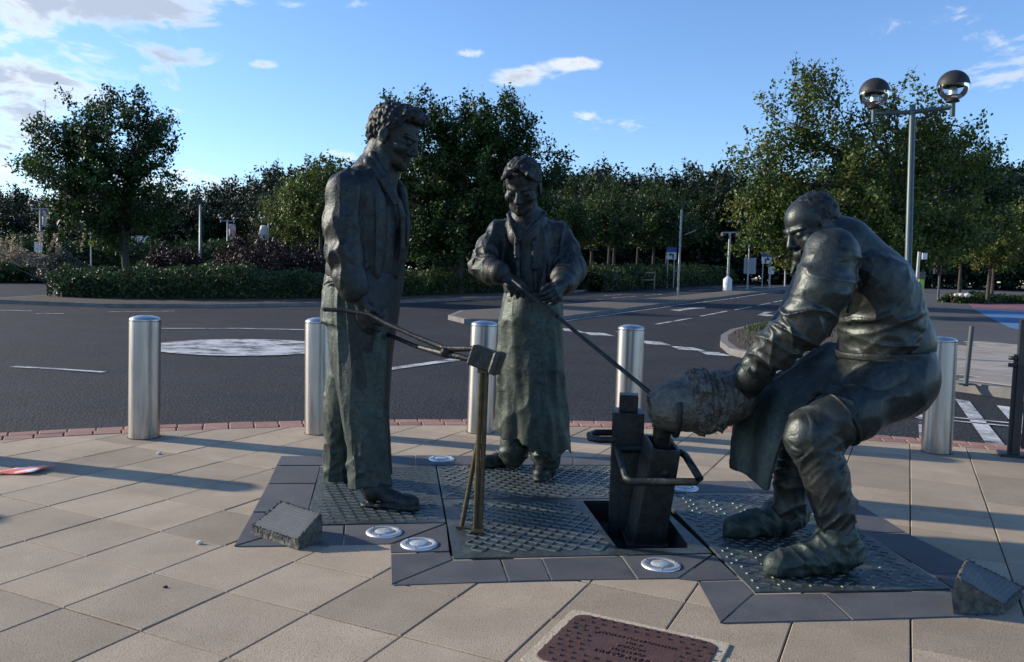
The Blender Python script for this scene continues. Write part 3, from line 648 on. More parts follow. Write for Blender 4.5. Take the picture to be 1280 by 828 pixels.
# ------------------------------------------------------------------ dark panel by the plaza edge
m_dark = pmat('dark_painted_metal', (0.020, 0.021, 0.023), (0.032, 0.033, 0.035), scale=6, rough=0.45, bump=0.001, bscale=80)
m_redtrim = pmat('rusty_red_trim', (0.12, 0.035, 0.022), (0.07, 0.03, 0.02), scale=10, rough=0.8)
def panel():
    p = G(1268, 570); d = Vector((.93, -.36, 0)); n = Vector((.36, .93, 0))
    t = thing('information_panel', (p.x, p.y, 0), 'tall dark metal board with a hinged frame at the plaza edge', 'panel')
    mb = MB(); mb.box(Vector((0, 0, .60)) + d * .55, (.5, .035, .52), X=d, Y=n); mb.obj('board', m_dark, t)
    mb = MB(); mb.box(Vector((0, 0, .585)) - d * 0, (.03, .045, .585), X=d, Y=n); mb.obj('post', m_dark, t)
    mb = MB(); mb.box(Vector((0, 0, .585)) + d * 1.1, (.03, .045, .585), X=d, Y=n); mb.obj('post', m_dark, t)
    mb = MB(); mb.box(Vector((0, 0, .45)) - d * .045, (.012, .02, .42), X=d, Y=n); mb.obj('frame_strip', m_dark, t)
    for z in (.78, .84): 
        mb = MB(); mb.lathe([(.0005, -.03), (.018, -.03), (.018, .03), (.0005, .03)], Vector((0, 0, z)) - d * .07 - n * .03, n=12, axis=d); mb.obj('hinge_bolt', m_dark, t)
    mb = MB(); mb.box(Vector((0, 0, .1)) + d * .55, (.5, .02, .03), X=d, Y=n); mb.obj('lower_rail', m_redtrim, t)
    mb = MB(); mb.box(Vector((0, 0, .012)) + d * .5, (.62, .1, .012), X=d, Y=n); mb.obj('foot_plate', m_dark, t)
panel()
# ================================================================== roads, islands and markings
def P2(pts): return [tuple(G(*p)[:2]) for p in pts]
def island(name, pts, mat, h=0.12, kerbw=0.14, res=2.0, kerb=True, world=False):
    """raised island: kerb round it and a top inside"""
    poly = ccw(pts if world else P2(pts))
    if kerb:
        tag(sheet(name + '_kerb', poly, h - 0.03, m_kerb, wall=h + .05, res=res), kind='structure')
        inn = shrink(poly, kerbw)
    else: inn = poly
    return tag(sheet(name, inn, h - 0.03 + (0.006 if kerb else 0), mat, wall=(0 if kerb else .12), res=res), kind='structure')
# planted verge behind the junction (hedge, big trees, car park planting)
verge_near = [(-330, 372), (-60, 377), (0, 378.5), (130, 383.5), (260, 384), (400, 381.5), (500, 378.5), (600, 374), (680, 370)]
vn = P2(verge_near)
verge = vn + [tuple(G(740, 363)[:2]), tuple(G(800, 358.5)[:2]), tuple(G(860, 354.5)[:2]), tuple(G(905, 352)[:2])]
far = [(60, 118), (20, 122), (-4, 60), (-9, 36), (-14, 32.8), (-22, 32.2), (-40, 33.5), (-60, 35)]
e = verge[-1]; far[0] = (e[0] + 6, e[1] + 25)
island('verge', verge + [(e[0] + 2, e[1] + 14), (e[0] - 10, e[1] + 18), (12, 75), (0, 52), (-6, 38), (-12, 36.5), (-17, 36), tuple(G(95, 368)[:2]), tuple(G(58, 372.2)[:2]), tuple(G(0, 375.8)[:2]), tuple(G(-60, 374.4)[:2]), tuple(G(-330, 369.4)[:2])], m_soil, h=0.12, res=2.5, world=True)
# car park land further back
tag(sheet('car_park_ground', [(-90, 52), (-12, 50), (-2, 60), (8, 82), (8, 140), (-120, 140)], 0.02, m_verge, res=6), kind='structure')
# splitter island with gravel
island('splitter_island', [(560, 398.5), (575, 392), (640, 388.5), (700, 384.5), (760, 379.5), (845, 372.5), (905, 366), (985, 356.8), (1040, 352.5), (1042, 355.5), (992, 361), (905, 372.5), (845, 379.5), (780, 388.5), (706, 399), (640, 404), (580, 403.5)], m_gravel, h=0.13, res=1.2)
# corner island with bark and grass
cor = [(900, 432), (901, 424), (912, 417), (940, 409.5), (985, 401), (1040, 394), (1100, 388), (1120, 420), (1120, 452), (1035, 452), (985, 451), (940, 448.5), (912, 442)]
island('corner_bed', cor, m_soil, h=0.13, res=0.6, kerbw=0.16)
# pavement across the side road
pav = [(962, 466), (1010, 463.5), (1080, 471), (1160, 480.5), (1280, 497), (1420, 517), (1500, 470), (1420, 372), (1320, 362), (1175, 360), (1128, 366), (1122, 420), (1122, 453), (1036, 453.5), (975, 455)]
island('footway', pav, m_footway, h=0.12, res=1.5, kerbw=0.16)
def surf(name, pts, off, mat, res=1.5): return tag(sheet(name, P2(pts), off, mat, res=res), kind='structure')
surf('pink_bay', [(1184, 368), (1262, 371.5), (1420, 379), (1440, 395), (1280, 391.3), (1216, 388.2), (1206, 379)], 0.104, m_pink)
surf('blue_bay', [(1215, 389), (1280, 392.5), (1440, 397), (1460, 440), (1300, 424), (1262, 414)], 0.104, m_blue)
# slabs in the near part of that pavement
slabs_f = tag(bpy.data.objects.new('footway_slabs', None), kind='structure'); COL.objects.link(slabs_f)
fp = ccw(shrink(ccw(P2([(1122, 443), (1200, 432), (1262, 430), (1330, 440), (1400, 512), (1280, 494.3), (1160, 478), (1122, 472)])), 0.02))
a0 = Vector(G(1160, 479)[:2]); fx = (Vector(G(1280, 495)[:2]) - a0).normalized(); fy = Vector((-fx.y, fx.x))
for i in range(-8, 14):
    for j in range(0, 14):
        c = a0 + fx * (i + (.5 if j % 2 else 0)) * .75 + fy * (j * .6 + .42); q = [tuple(c + fx * a * .372 + fy * b * .297) for a, b in ((-1, -1), (1, -1), (1, 1), (-1, 1))]
        if not all(inside(p, fp) for p in q): continue
        zz = zg(c.x, c.y) + .097; mb = MB(); mb.prism(q, zz - .03, zz + .009, bevel=.003); mb.obj('footway_slab', m_tactile, slabs_f)
# kerb stones along the front of that pavement, one by one
kl = [Vector(G(x, y)[:2]) for x, y in ((975, 466), (1010, 465), (1080, 472), (1160, 481.5), (1280, 498), (1400, 515))]
acc = []
for a, b in zip(kl, kl[1:]):
    n = max(1, round((b - a).length / .9))
    for k in range(n): acc.append((a.lerp(b, k / n), a.lerp(b, (k + 1) / n)))
for a, b in acc:
    d = (b - a).normalized(); nn = Vector((-d.y, d.x)); m_ = (a + b) / 2; l = (b - a).length / 2 - .006
    mb = MB(); mb.prism([tuple(m_ + d * sx * l + nn * sy) for sx, sy in ((-1, -.035), (1, -.035), (1, .11), (-1, .11))], -.06, .112, bevel=.012); mb.obj('kerb_stone', m_kerb, slabs_f)

# ------------------------------------------------------------------ painted markings
marks = tag(bpy.data.objects.new('road_markings', None), kind='structure'); COL.objects.link(marks)
def quad(pts, off=-0.018, res=0.8):
    o = sheet('painted_mark', P2(pts), off, m_paint, res=res); o.parent = marks; return o
def stroke(x0, y0, x1, y1, w, res=1.0, off=-0.018):
    a, b = Vector(G(x0, y0)[:2]), Vector(G(x1, y1)[:2]); d = (b - a).normalized(); n = Vector((-d.y, d.x)) * w / 2
    o = sheet('painted_mark', [tuple(a + n), tuple(b + n), tuple(b - n), tuple(a - n)], off, m_paint, res=res); o.parent = marks
for q in [[(702, 409.5), (716, 410.5), (733, 415.5), (706, 413)], [(729, 414.5), (755, 415.5), (769, 419.5), (738, 418)], [(800, 424.8), (826, 426.3), (840, 431), (808, 429.2)], [(839, 431.8), (866, 433.3), (882, 437.6), (849, 436)], [(873, 438), (899, 439.5), (914, 444), (884, 442.4)]]: quad(q)
for s in [(820, 404.7, 864, 397.2, .13), (876, 394.8, 909, 388.4, .13), (919, 386.8, 940, 383, .13), (947, 381.6, 963, 378.4, .13), (967, 377.4, 984, 374.3, .13), (772, 414.5, 803, 408, .13), (706, 400.6, 780, 390.2, .14), (780, 390.2, 845, 381.2, .14), (845, 381.2, 905, 374, .14), (905, 374, 992, 362.3, .14),
          (717, 375.3, 752, 374, .12), (755, 369.6, 777, 368, .12), (765, 372.2, 795, 370, .12), (806, 369.2, 828, 367.5, .12), (812, 372.6, 845, 371, .12), (862, 363.4, 878, 362, .12), (890, 358.6, 902, 357.6, .12), (920, 358.5, 945, 356.6, .12),
          (15, 456.5, 72, 459.5, .12), (72, 459.5, 130, 463.5, .1), (480, 460.5, 560, 449.5, .2), (556, 450, 590, 445, .26), (45, 391.3, 80, 391.3, .14), (135, 389.2, 218, 388.2, .12), (200, 409.6, 300, 409.6, .12), (300, 409.6, 384, 411.3, .16), (0, 387, 40, 388, .12)]: stroke(*s)
# lane arrows
quad([(837, 387.3), (862, 384.3), (882, 383.4), (881, 384.9), (862, 386.2), (850, 388.4)]); quad([(947, 393.4), (956, 389.4), (966, 389.8), (958, 391.2), (968, 394), (958, 394.8)])
# crossing stripes and double line on the side road
quad([(1194, 497), (1212, 500), (1262, 561), (1236, 557)]); quad([(1246, 505), (1272, 508), (1330, 570), (1300, 566)]); quad([(1146, 491), (1160, 493), (1180, 560), (1150, 556)])
stroke(1138, 514.5, 1262, 526.5, .07); stroke(1138, 519, 1262, 530.5, .07)
quad([(925, 508), (960, 498), (966, 502), (930, 514)]); quad([(918, 520), (952, 512), (956, 516), (922, 526)]); quad([(934, 486), (968, 480), (972, 484), (938, 492)])
# mini roundabout disc
c = Vector(G(304, 432.5)[:2]); rd = 1.55
tag(sheet('mini_roundabout_disc', [(c.x + rd * 1.0 * math.cos(a), c.y + rd * .98 * math.sin(a)) for a in np.linspace(0, 2 * math.pi, 40)[:-1]], -0.012, m_paint, res=.6), kind='structure').parent = marks

# ================================================================== vegetation
def leaves_mesh(name, C, N, size, rng, mat, aspect=0.62, up=0.35):
    """one small folded blade per centre: C centres (n,3), size (n,)"""
    n = len(C); d = rng.normal(size=(n, 3)); d[:, 2] -= 0.25; d /= np.linalg.norm(d, axis=1)[:, None]
    s = rng.normal(size=(n, 3)); s[:, 2] *= 0.6
    if N is not None: s = np.cross(d, N + rng.normal(size=(n, 3)) * .7)
    s -= d * (s * d).sum(1)[:, None]; s /= np.linalg.norm(s, axis=1)[:, None] + 1e-9
    nn = np.cross(d, s); L = size[:, None]
    v0 = C - d * L * .5; v2 = C + d * L * .5; v1 = C + s * L * aspect * .5 + nn * L * .12; v3 = C - s * L * aspect * .5 + nn * L * .12
    V = np.stack([v0, v1, v2, v3], 1).reshape(-1, 3); Q = (np.arange(n)[:, None] * 4 + np.array([[0, 1, 2, 3]]))
    Q = np.concatenate([Q[:, [0, 1, 2]], Q[:, [0, 2, 3]]], 0)
    me = mesh_np(name, V, Q); me.materials.append(mat); return me
m_bark = pmat('bark', (0.036, 0.031, 0.026), (0.075, 0.064, 0.052), scale=12, rough=0.95, bump=0.01, bscale=30, stretch=(1, 1, .25))
m_leaf_dark = leafmat('dark_maple_leaf', (0.020, 0.042, 0.010), (0.032, 0.066, 0.013), (0.048, 0.090, 0.018), trans=.32)
m_leaf_mid = leafmat('mid_green_leaf', (0.022, 0.040, 0.009), (0.034, 0.062, 0.012), (0.055, 0.088, 0.018), trans=.28)
m_leaf_yel = leafmat('turning_maple_leaf', (0.042, 0.076, 0.014), (0.078, 0.115, 0.02), (0.135, 0.150, 0.03), trans=.32, scale=.7)
m_leaf_far = leafmat('far_wood_leaf', (0.009, 0.018, 0.006), (0.014, 0.027, 0.008), (0.024, 0.040, 0.011), trans=.2, scale=.25)
m_leaf_hedge = leafmat('laurel_leaf', (0.022, 0.044, 0.009), (0.034, 0.066, 0.012), (0.055, 0.092, 0.018), trans=.22, scale=1.6)
m_leaf_purple = leafmat('purple_shrub_leaf', (0.020, 0.009, 0.009), (0.028, 0.012, 0.011), (0.036, 0.02, 0.014), trans=.2)
m_leaf_grey = leafmat('grey_green_shrub_leaf', (0.05, 0.06, 0.045), (0.075, 0.085, 0.065), (0.10, 0.11, 0.085), trans=.2)
m_plume = leafmat('pampas_plume', (0.26, 0.22, 0.15), (0.33, 0.28, 0.2), (0.4, 0.34, 0.25), trans=.4)
def make_tree(seed, H, blobs, trunk_r, base_h, leaf, nleaf, ntip, mat, spread=1.0, twigs=0, trunk_lean=(0, 0), cl=0.34, stems=1):
    """crown given as ellipsoids (x,y,z,rx,ry,rz) above the trunk base; returns (trunk mesh, crown mesh)"""
    rg = np.random.default_rng(seed); B = np.array(blobs, float); vol = B[:, 3] * B[:, 4] * B[:, 5]; pr = vol ** .8; pr /= pr.sum()
    tips = []
    while len(tips) < ntip:
        b = B[rg.choice(len(B), p=pr)]; u = rg.normal(size=3); u /= np.linalg.norm(u); r = rg.uniform(0.15, 1) ** .42
        tips.append(b[:3] + u * r * b[3:6] * (1 + rg.normal() * .05))
    tips = np.array(tips); mb = MB(); top = np.array([B[:, 0].mean() + trunk_lean[0], B[:, 1].mean() + trunk_lean[1], max(B[:, 2]) * .92])
    # trunk line and limbs
    nodes = []
    for st in range(stems):
        off = np.array([rg.normal() * .12, rg.normal() * .12, 0]) * (stems > 1); line = []
        for k in range(9):
            t = k / 8; p = off + (top + off * 6) * np.array([t ** 1.5, t ** 1.5, t]) + np.array([math.sin(t * 5 + seed), math.cos(t * 4 + seed * 2), 0]) * .05 * H / 6 * t; line.append(p)
        mb.tube([tuple(p) for p in line], [trunk_r / stems ** .5 * (1.15 if k == 0 else 1) * (1 - .86 * k / 8) for k in range(9)], n=8)
        nodes += [(p, k / 8) for k, p in enumerate(line) if p[2] > base_h * .75]
    nl = 13
    cen = tips[rg.choice(len(tips), nl * 2, replace=False)]; limbs = []
    for c in cen:
        lows = [p for p, t in nodes if p[2] < c[2] - .15] or [nodes[0][0]]; p0 = min(lows, key=lambda p: np.linalg.norm((c - p) * np.array([1, 1, 1.2])) + .3 * abs(c[2] - p[2] - .8 * np.hypot(*(c - p)[:2])))
        mid = (p0 + c) / 2 + np.array([0, 0, -.06 * np.linalg.norm(c - p0)]) + rg.normal(size=3) * .08; ln = [p0, (p0 + mid) / 2 + rg.normal(size=3) * .03, mid, (mid + c) / 2 + rg.normal(size=3) * .05, c]
        mb.tube([tuple(p) for p in ln], [trunk_r * .42, trunk_r * .34, trunk_r * .26, trunk_r * .17, trunk_r * .08], n=6, cap=False); limbs += ln[1:]
    LB = np.array(limbs + [p for p, t in nodes])
    for t_ in tips:
        dd = np.linalg.norm(LB - t_, axis=1) + np.where(LB[:, 2] > t_[2] + .1, 2, 0); p0 = LB[dd.argmin()]; mid = (p0 + t_) / 2 + rg.normal(size=3) * .06
        mb.tube([tuple(p0), tuple(mid), tuple(t_)], [trunk_r * .09, trunk_r * .06, trunk_r * .03], n=3, cap=False)
    per = max(1, nleaf // ntip); out = tips - B[:, :3].mean(0); out /= np.linalg.norm(out, axis=1)[:, None]
    Cs = []; Ns = []
    for t_, o_ in zip(tips, out):
        n_ = max(2, int(per * rg.uniform(.35, 1.7))); ax = o_ + np.array([0, 0, .35]) + rg.normal(size=3) * .4; ax /= np.linalg.norm(ax); s = rg.uniform(-1, 1.15, n_)[:, None] * cl * 1.15
        q = t_ + ax * s + rg.normal(size=(n_, 3)) * cl * .36; Cs.append(q); Ns.append(np.tile(o_ * .7 + np.array([0, 0, .9]), (n_, 1)))
    for k in range(twigs):                                     # bare upright shoots above the crown
        i = rg.integers(len(tips)); t_ = tips[np.argsort(-tips[:, 2] + rg.normal(size=len(tips)) * .8)[k % max(1, len(tips) // 5)]]; e_ = t_ + np.array([rg.normal() * .22, rg.normal() * .22, rg.uniform(.4, 1.0)]); mb.tube([tuple(t_), tuple((t_ + e_) / 2 + rg.normal(size=3) * .04), tuple(e_)], [.014, .010, .005], n=3, cap=False)
        n_ = rg.integers(0, 12); q = t_ + (e_ - t_) * rg.uniform(.2, 1, n_)[:, None] + rg.normal(size=(n_, 3)) * .06; Cs.append(q); Ns.append(np.tile([0, 0, 1.0], (n_, 1)))
    C = np.concatenate(Cs); Nn = np.concatenate(Ns); keep = C[:, 2] > base_h * .45; C, Nn = C[keep], Nn[keep]
    cm = leaves_mesh('crown', C, Nn, leaf * rg.uniform(.65, 1.3, len(C)), rg, mat)
    tm = mb.mesh('trunk'); tm.materials.append(m_bark); return tm, cm
def plant_tree(name, loc, meshes, label, cat='tree', group=None, rot=0.0, scale=1.0, sz=None):
    t = thing(name, loc, label, cat, group, rot); t.scale = (scale, scale, (sz or scale)); link('trunk', meshes[0], None, t); link('crown', meshes[1], None, t); return t
def blobs_px(base, y, lst):
    """crown lobes given in photo pixels (centre x, centre y, rx, ry) at distance y (+dy)"""
    out = []
    for (cx, cy, rx, ry, *dy) in lst:
        dd = dy[0] if dy else 0; c = W(cx, cy, y + dd); s = pxs(y); out.append((c[0] - base[0], c[1] - base[1], c[2] - base[2], rx * s, (rx + ry) / 2 * s * .9, ry * s))
    return out
def ground_at(px, y):
    c = W(px, 350, y); return Vector((c[0], y, zg(c[0], y) + .08))
# the round tree on the left
b = ground_at(160, 35)
t1 = make_tree(11, 6.5, blobs_px(b, 35, [(130, 245, 62, 52), (75, 205, 40, 48), (150, 175, 55, 55), (195, 230, 36, 42), (100, 160, 38, 35), (185, 180, 30, 38), (50, 215, 26, 20), (140, 284, 42, 26), (60, 180, 30, 30), (178, 285, 40, 25), (120, 225, 70, 60), (152, 294, 36, 18)]), 0.2, 1.2, .15, 30000, 330, m_leaf_dark, twigs=30, cl=.38)
plant_tree('maple_tree', b, t1, 'full round dark maple tree standing alone behind the end of the hedge')
b = ground_at(574, 41)
t2 = make_tree(23, 7.0, blobs_px(b, 41, [(590, 230, 85, 70), (520, 200, 58, 62), (660, 215, 48, 55), (510, 140, 34, 28), (560, 155, 42, 36), (620, 155, 42, 36), (570, 280, 95, 45), (480, 240, 40, 45), (675, 265, 40, 45), (600, 190, 70, 60), (530, 295, 60, 30), (640, 298, 60, 28)]), 0.26, .9, .18, 50000, 560, m_leaf_dark, twigs=30, cl=.46)
plant_tree('maple_tree', b, t2, 'wide dark green maple tree behind the tall man and the long aproned statue')
b = ground_at(1128, 31)
t3 = make_tree(37, 8.0, blobs_px(b, 31, [(1030, 230, 95, 80), (1000, 145, 58, 50), (1100, 200, 80, 75), (1150, 170, 55, 50), (1190, 230, 60, 60), (960, 240, 50, 65), (1020, 110, 34, 30), (1120, 125, 30, 30), (1085, 290, 130, 45), (1215, 195, 35, 26), (985, 190, 45, 50), (950, 285, 38, 40), (1010, 310, 70, 26), (1140, 305, 80, 30), (1190, 300, 50, 25)]), 0.2, .8, .155, 34000, 420, m_leaf_yel, twigs=70, stems=3, cl=.42)
plant_tree('maple_tree', b, t3, 'tall loose maple with yellowing leaves and bare shoots behind the globe lamp')
b = ground_at(1105, 40)
t3b = make_tree(41, 8.0, blobs_px(b, 40, [(1150, 250, 75, 70), (1210, 250, 60, 60), (1120, 200, 60, 50), (1190, 190, 50, 40), (1230, 230, 40, 40)]), .14, 1.5, .18, 16000, 330, m_leaf_dark, twigs=30, cl=.38)
plant_tree('maple_tree', b, t3b, 'dark green tree close behind the yellowing maple')
# young trees with straight stems
ty = make_tree(51, 5.0, [(0, 0, 3.4, 1.5, 1.5, 1.3), (-.5, .3, 2.7, 1.3, 1.3, .9), (.6, -.2, 2.8, 1.2, 1.2, .9), (0, 0, 4.4, .9, .9, .8)], .10, 1.7, .14, 7500, 170, m_leaf_mid, cl=.3)
ty2 = make_tree(57, 5.0, [(0, 0, 3.3, 1.7, 1.6, 1.2), (.5, .3, 2.6, 1.3, 1.3, .8), (-.7, -.2, 3.0, 1.1, 1.2, 1.0), (.2, 0, 4.3, 1.0, 1.0, .9)], .11, 1.6, .15, 7500, 170, m_leaf_yel, cl=.3)
yt = [(738, 68, 1.65), (766, 64, 1.55), (796, 74, 1.75), (816, 72, 1.7), (760, 84, 2.0), (832, 86, 1.9), (872, 95, 1.9), (700, 62, 1.5)]
for k, (x, y, s) in enumerate(yt): plant_tree('young_tree', ground_at(x, y), ty, 'slim young street tree with a straight stem in the planted verge beyond the splitter island', group='young trees along the far carriageway', rot=k * 1.3, scale=s)
for k, (x, y, s, lab) in enumerate([(1236, 44, 1.02, 'small tree with clear pale stem at the kerb of the pink bay'), (1200, 52, 1.15, 'small tree rising from the low bed with white stones'), (1241, 62, 1.2, 'slim dark small tree behind the pale stemmed one'), (1290, 50, 1.3, 'small tree at the far end of the low bed')]): plant_tree('small_tree', ground_at(x, y), ty2, lab, group='small trees by the coloured bays', rot=k * 2.1 + .4, scale=s)
for k, (x, y, s, lab) in enumerate([(400, 60, 1.7, 'light green tree behind the back of the tall man statue'), (368, 68, 1.5, 'low light green tree left of the pale one behind the tall man'), (345, 80, 1.6, 'round green tree behind the bannered lamps')]): plant_tree('broadleaf_tree', ground_at(x, y), ty2 if k < 2 else ty, lab, group='broadleaf trees in the car park', rot=k * 1.1, scale=s)
# far woodland, tree by tree
far_m = [make_tree(70 + k, 12, bl, .25, 1.2, .40, 9000, 240, m_leaf_far, cl=.75) for k, bl in enumerate([
    [(0, 0, 6, 3.8, 3.8, 4.2), (1.6, 0, 8.5, 2.4, 2.4, 2.6), (-1.8, .5, 8, 2.2, 2.4, 2.6), (0, 0, 3.5, 4, 4, 2.5)], [(0, 0, 6, 3.0, 3.0, 5), (.4, 0, 10, 1.6, 1.6, 2.2), (0, 0, 3.2, 3.6, 3.6, 2.6), (-1, 0, 8, 2, 2, 2.4)],
    [(0, 0, 5.5, 4.6, 4.4, 3.8), (2, .5, 7.6, 2.4, 2.4, 2.2), (-2.4, 0, 7, 2.4, 2.4, 2), (.2, 0, 9, 2, 2, 1.7), (0, 0, 3, 4.6, 4.4, 2.3)]])]
rgf = random.Random(9); skyline = [(-400, 240), (-120, 250), (0, 236), (60, 240), (120, 232), (210, 240), (260, 232), (300, 220), (330, 214), (350, 207), (380, 212), (410, 206), (450, 208), (500, 205), (700, 215), (740, 210), (800, 217), (850, 215), (880, 210), (920, 205), (960, 210), (1040, 215), (1100, 205), (1200, 215), (1260, 210), (1300, 205), (1400, 215)]
def sky_at(x):
    for (a, ya), (c_, yc) in zip(skyline, skyline[1:]):
        if a <= x <= c_: return ya + (yc - ya) * (x - a) / (c_ - a)
    return 215
x = -320
while x < 1540:
    for row in range(3):
        y = 98 + row * 14 + rgf.uniform(-5, 5); xx = x + rgf.uniform(-14, 14); c = W(xx, sky_at(xx) + rgf.uniform(-6, 14) + (16 if row == 0 else 0), y); gz = zg(c[0], y)
        hgt = c[2] - gz; me = far_m[rgf.randrange(3)]; hh = {0: 11.2, 1: 12.2, 2: 10.8}[far_m.index(me)]; s = hgt / hh
        plant_tree('woodland_tree', (c[0], y, gz), me, 'dark tree in the wood that closes the view behind the roads', group='trees of the far wood', rot=rgf.uniform(0, 6), scale=max(.75, s), sz=s)
    x += 34
# mass of undergrowth at the foot of the wood
def undergrowth():
    rg = np.random.default_rng(5); n = 16000; x = rg.uniform(-75, 75, n); y = 92 + rg.uniform(-3, 9, n); z = np.array([zg(a, b_) for a, b_ in zip(x, y)]) + rg.uniform(0, 1, n) ** .7 * (3.0 + 1.2 * np.sin(x * .35) + np.sin(x * .9 + 1))
    me = leaves_mesh('undergrowth', np.stack([x, y, z], 1), None, rg.uniform(.35, .8, n), rg, m_leaf_far); return tag(link('undergrowth', me), 'dark undergrowth along the foot of the far wood', 'undergrowth', kind='stuff')
undergrowth()
def bush(name, loc, r, n, leaf, mat, label, cat, seed, group=None, spikes=0):
    """a shrub: stems and leaf shell over an uneven mound"""
    rg = np.random.default_rng(seed); t = thing(name, loc, label, cat, group); u = rg.normal(size=(n, 3)); u[:, 2] = np.abs(u[:, 2]); u /= np.linalg.norm(u, axis=1)[:, None]
    w = 1 + .16 * np.sin(u[:, 0] * 5 + seed) * np.cos(u[:, 1] * 6 + seed) + .1 * np.sin(u[:, 2] * 9 + u[:, 0] * 7); q = u * np.array(r) * (w * rg.uniform(.55, 1.05, n) ** .5)[:, None]
    link('foliage', leaves_mesh('foliage', q, u + np.array([0, 0, .5]), leaf * rg.uniform(.6, 1.3, n), rg, mat), None, t); mb = MB()
    for k in range(9):
        e_ = q[rg.integers(n)] * .85; mb.tube([(0, 0, -.05), tuple(e_ * .5 + np.array([0, 0, .05])), tuple(e_)], [.03, .02, .008], n=4, cap=False)
    mb.obj('stems', m_bark, t)
    if spikes:
        V = []
        C_, S_ = [], []
        for k in range(spikes):
            a = rg.uniform(0, 6.28); rr = rg.uniform(0, .8); bx, by = math.cos(a) * rr * r[0], math.sin(a) * rr * r[1]; hh = r[2] * rg.uniform(1.2, 1.75); s_ = rg.uniform(.4, 1, 40) ; C_.append(np.stack([bx * (1 + .4 * s_) + rg.normal(size=40) * .035, by * (1 + .4 * s_) + rg.normal(size=40) * .035, r[2] * .6 + (hh - r[2] * .6) * s_], 1))
        C_ = np.concatenate(C_); tag(link('plumes', leaves_mesh('plumes', C_, None, rg.uniform(.1, .2, len(C_)), rg, m_plume, aspect=.4), None, t), kind='stuff')
    return t
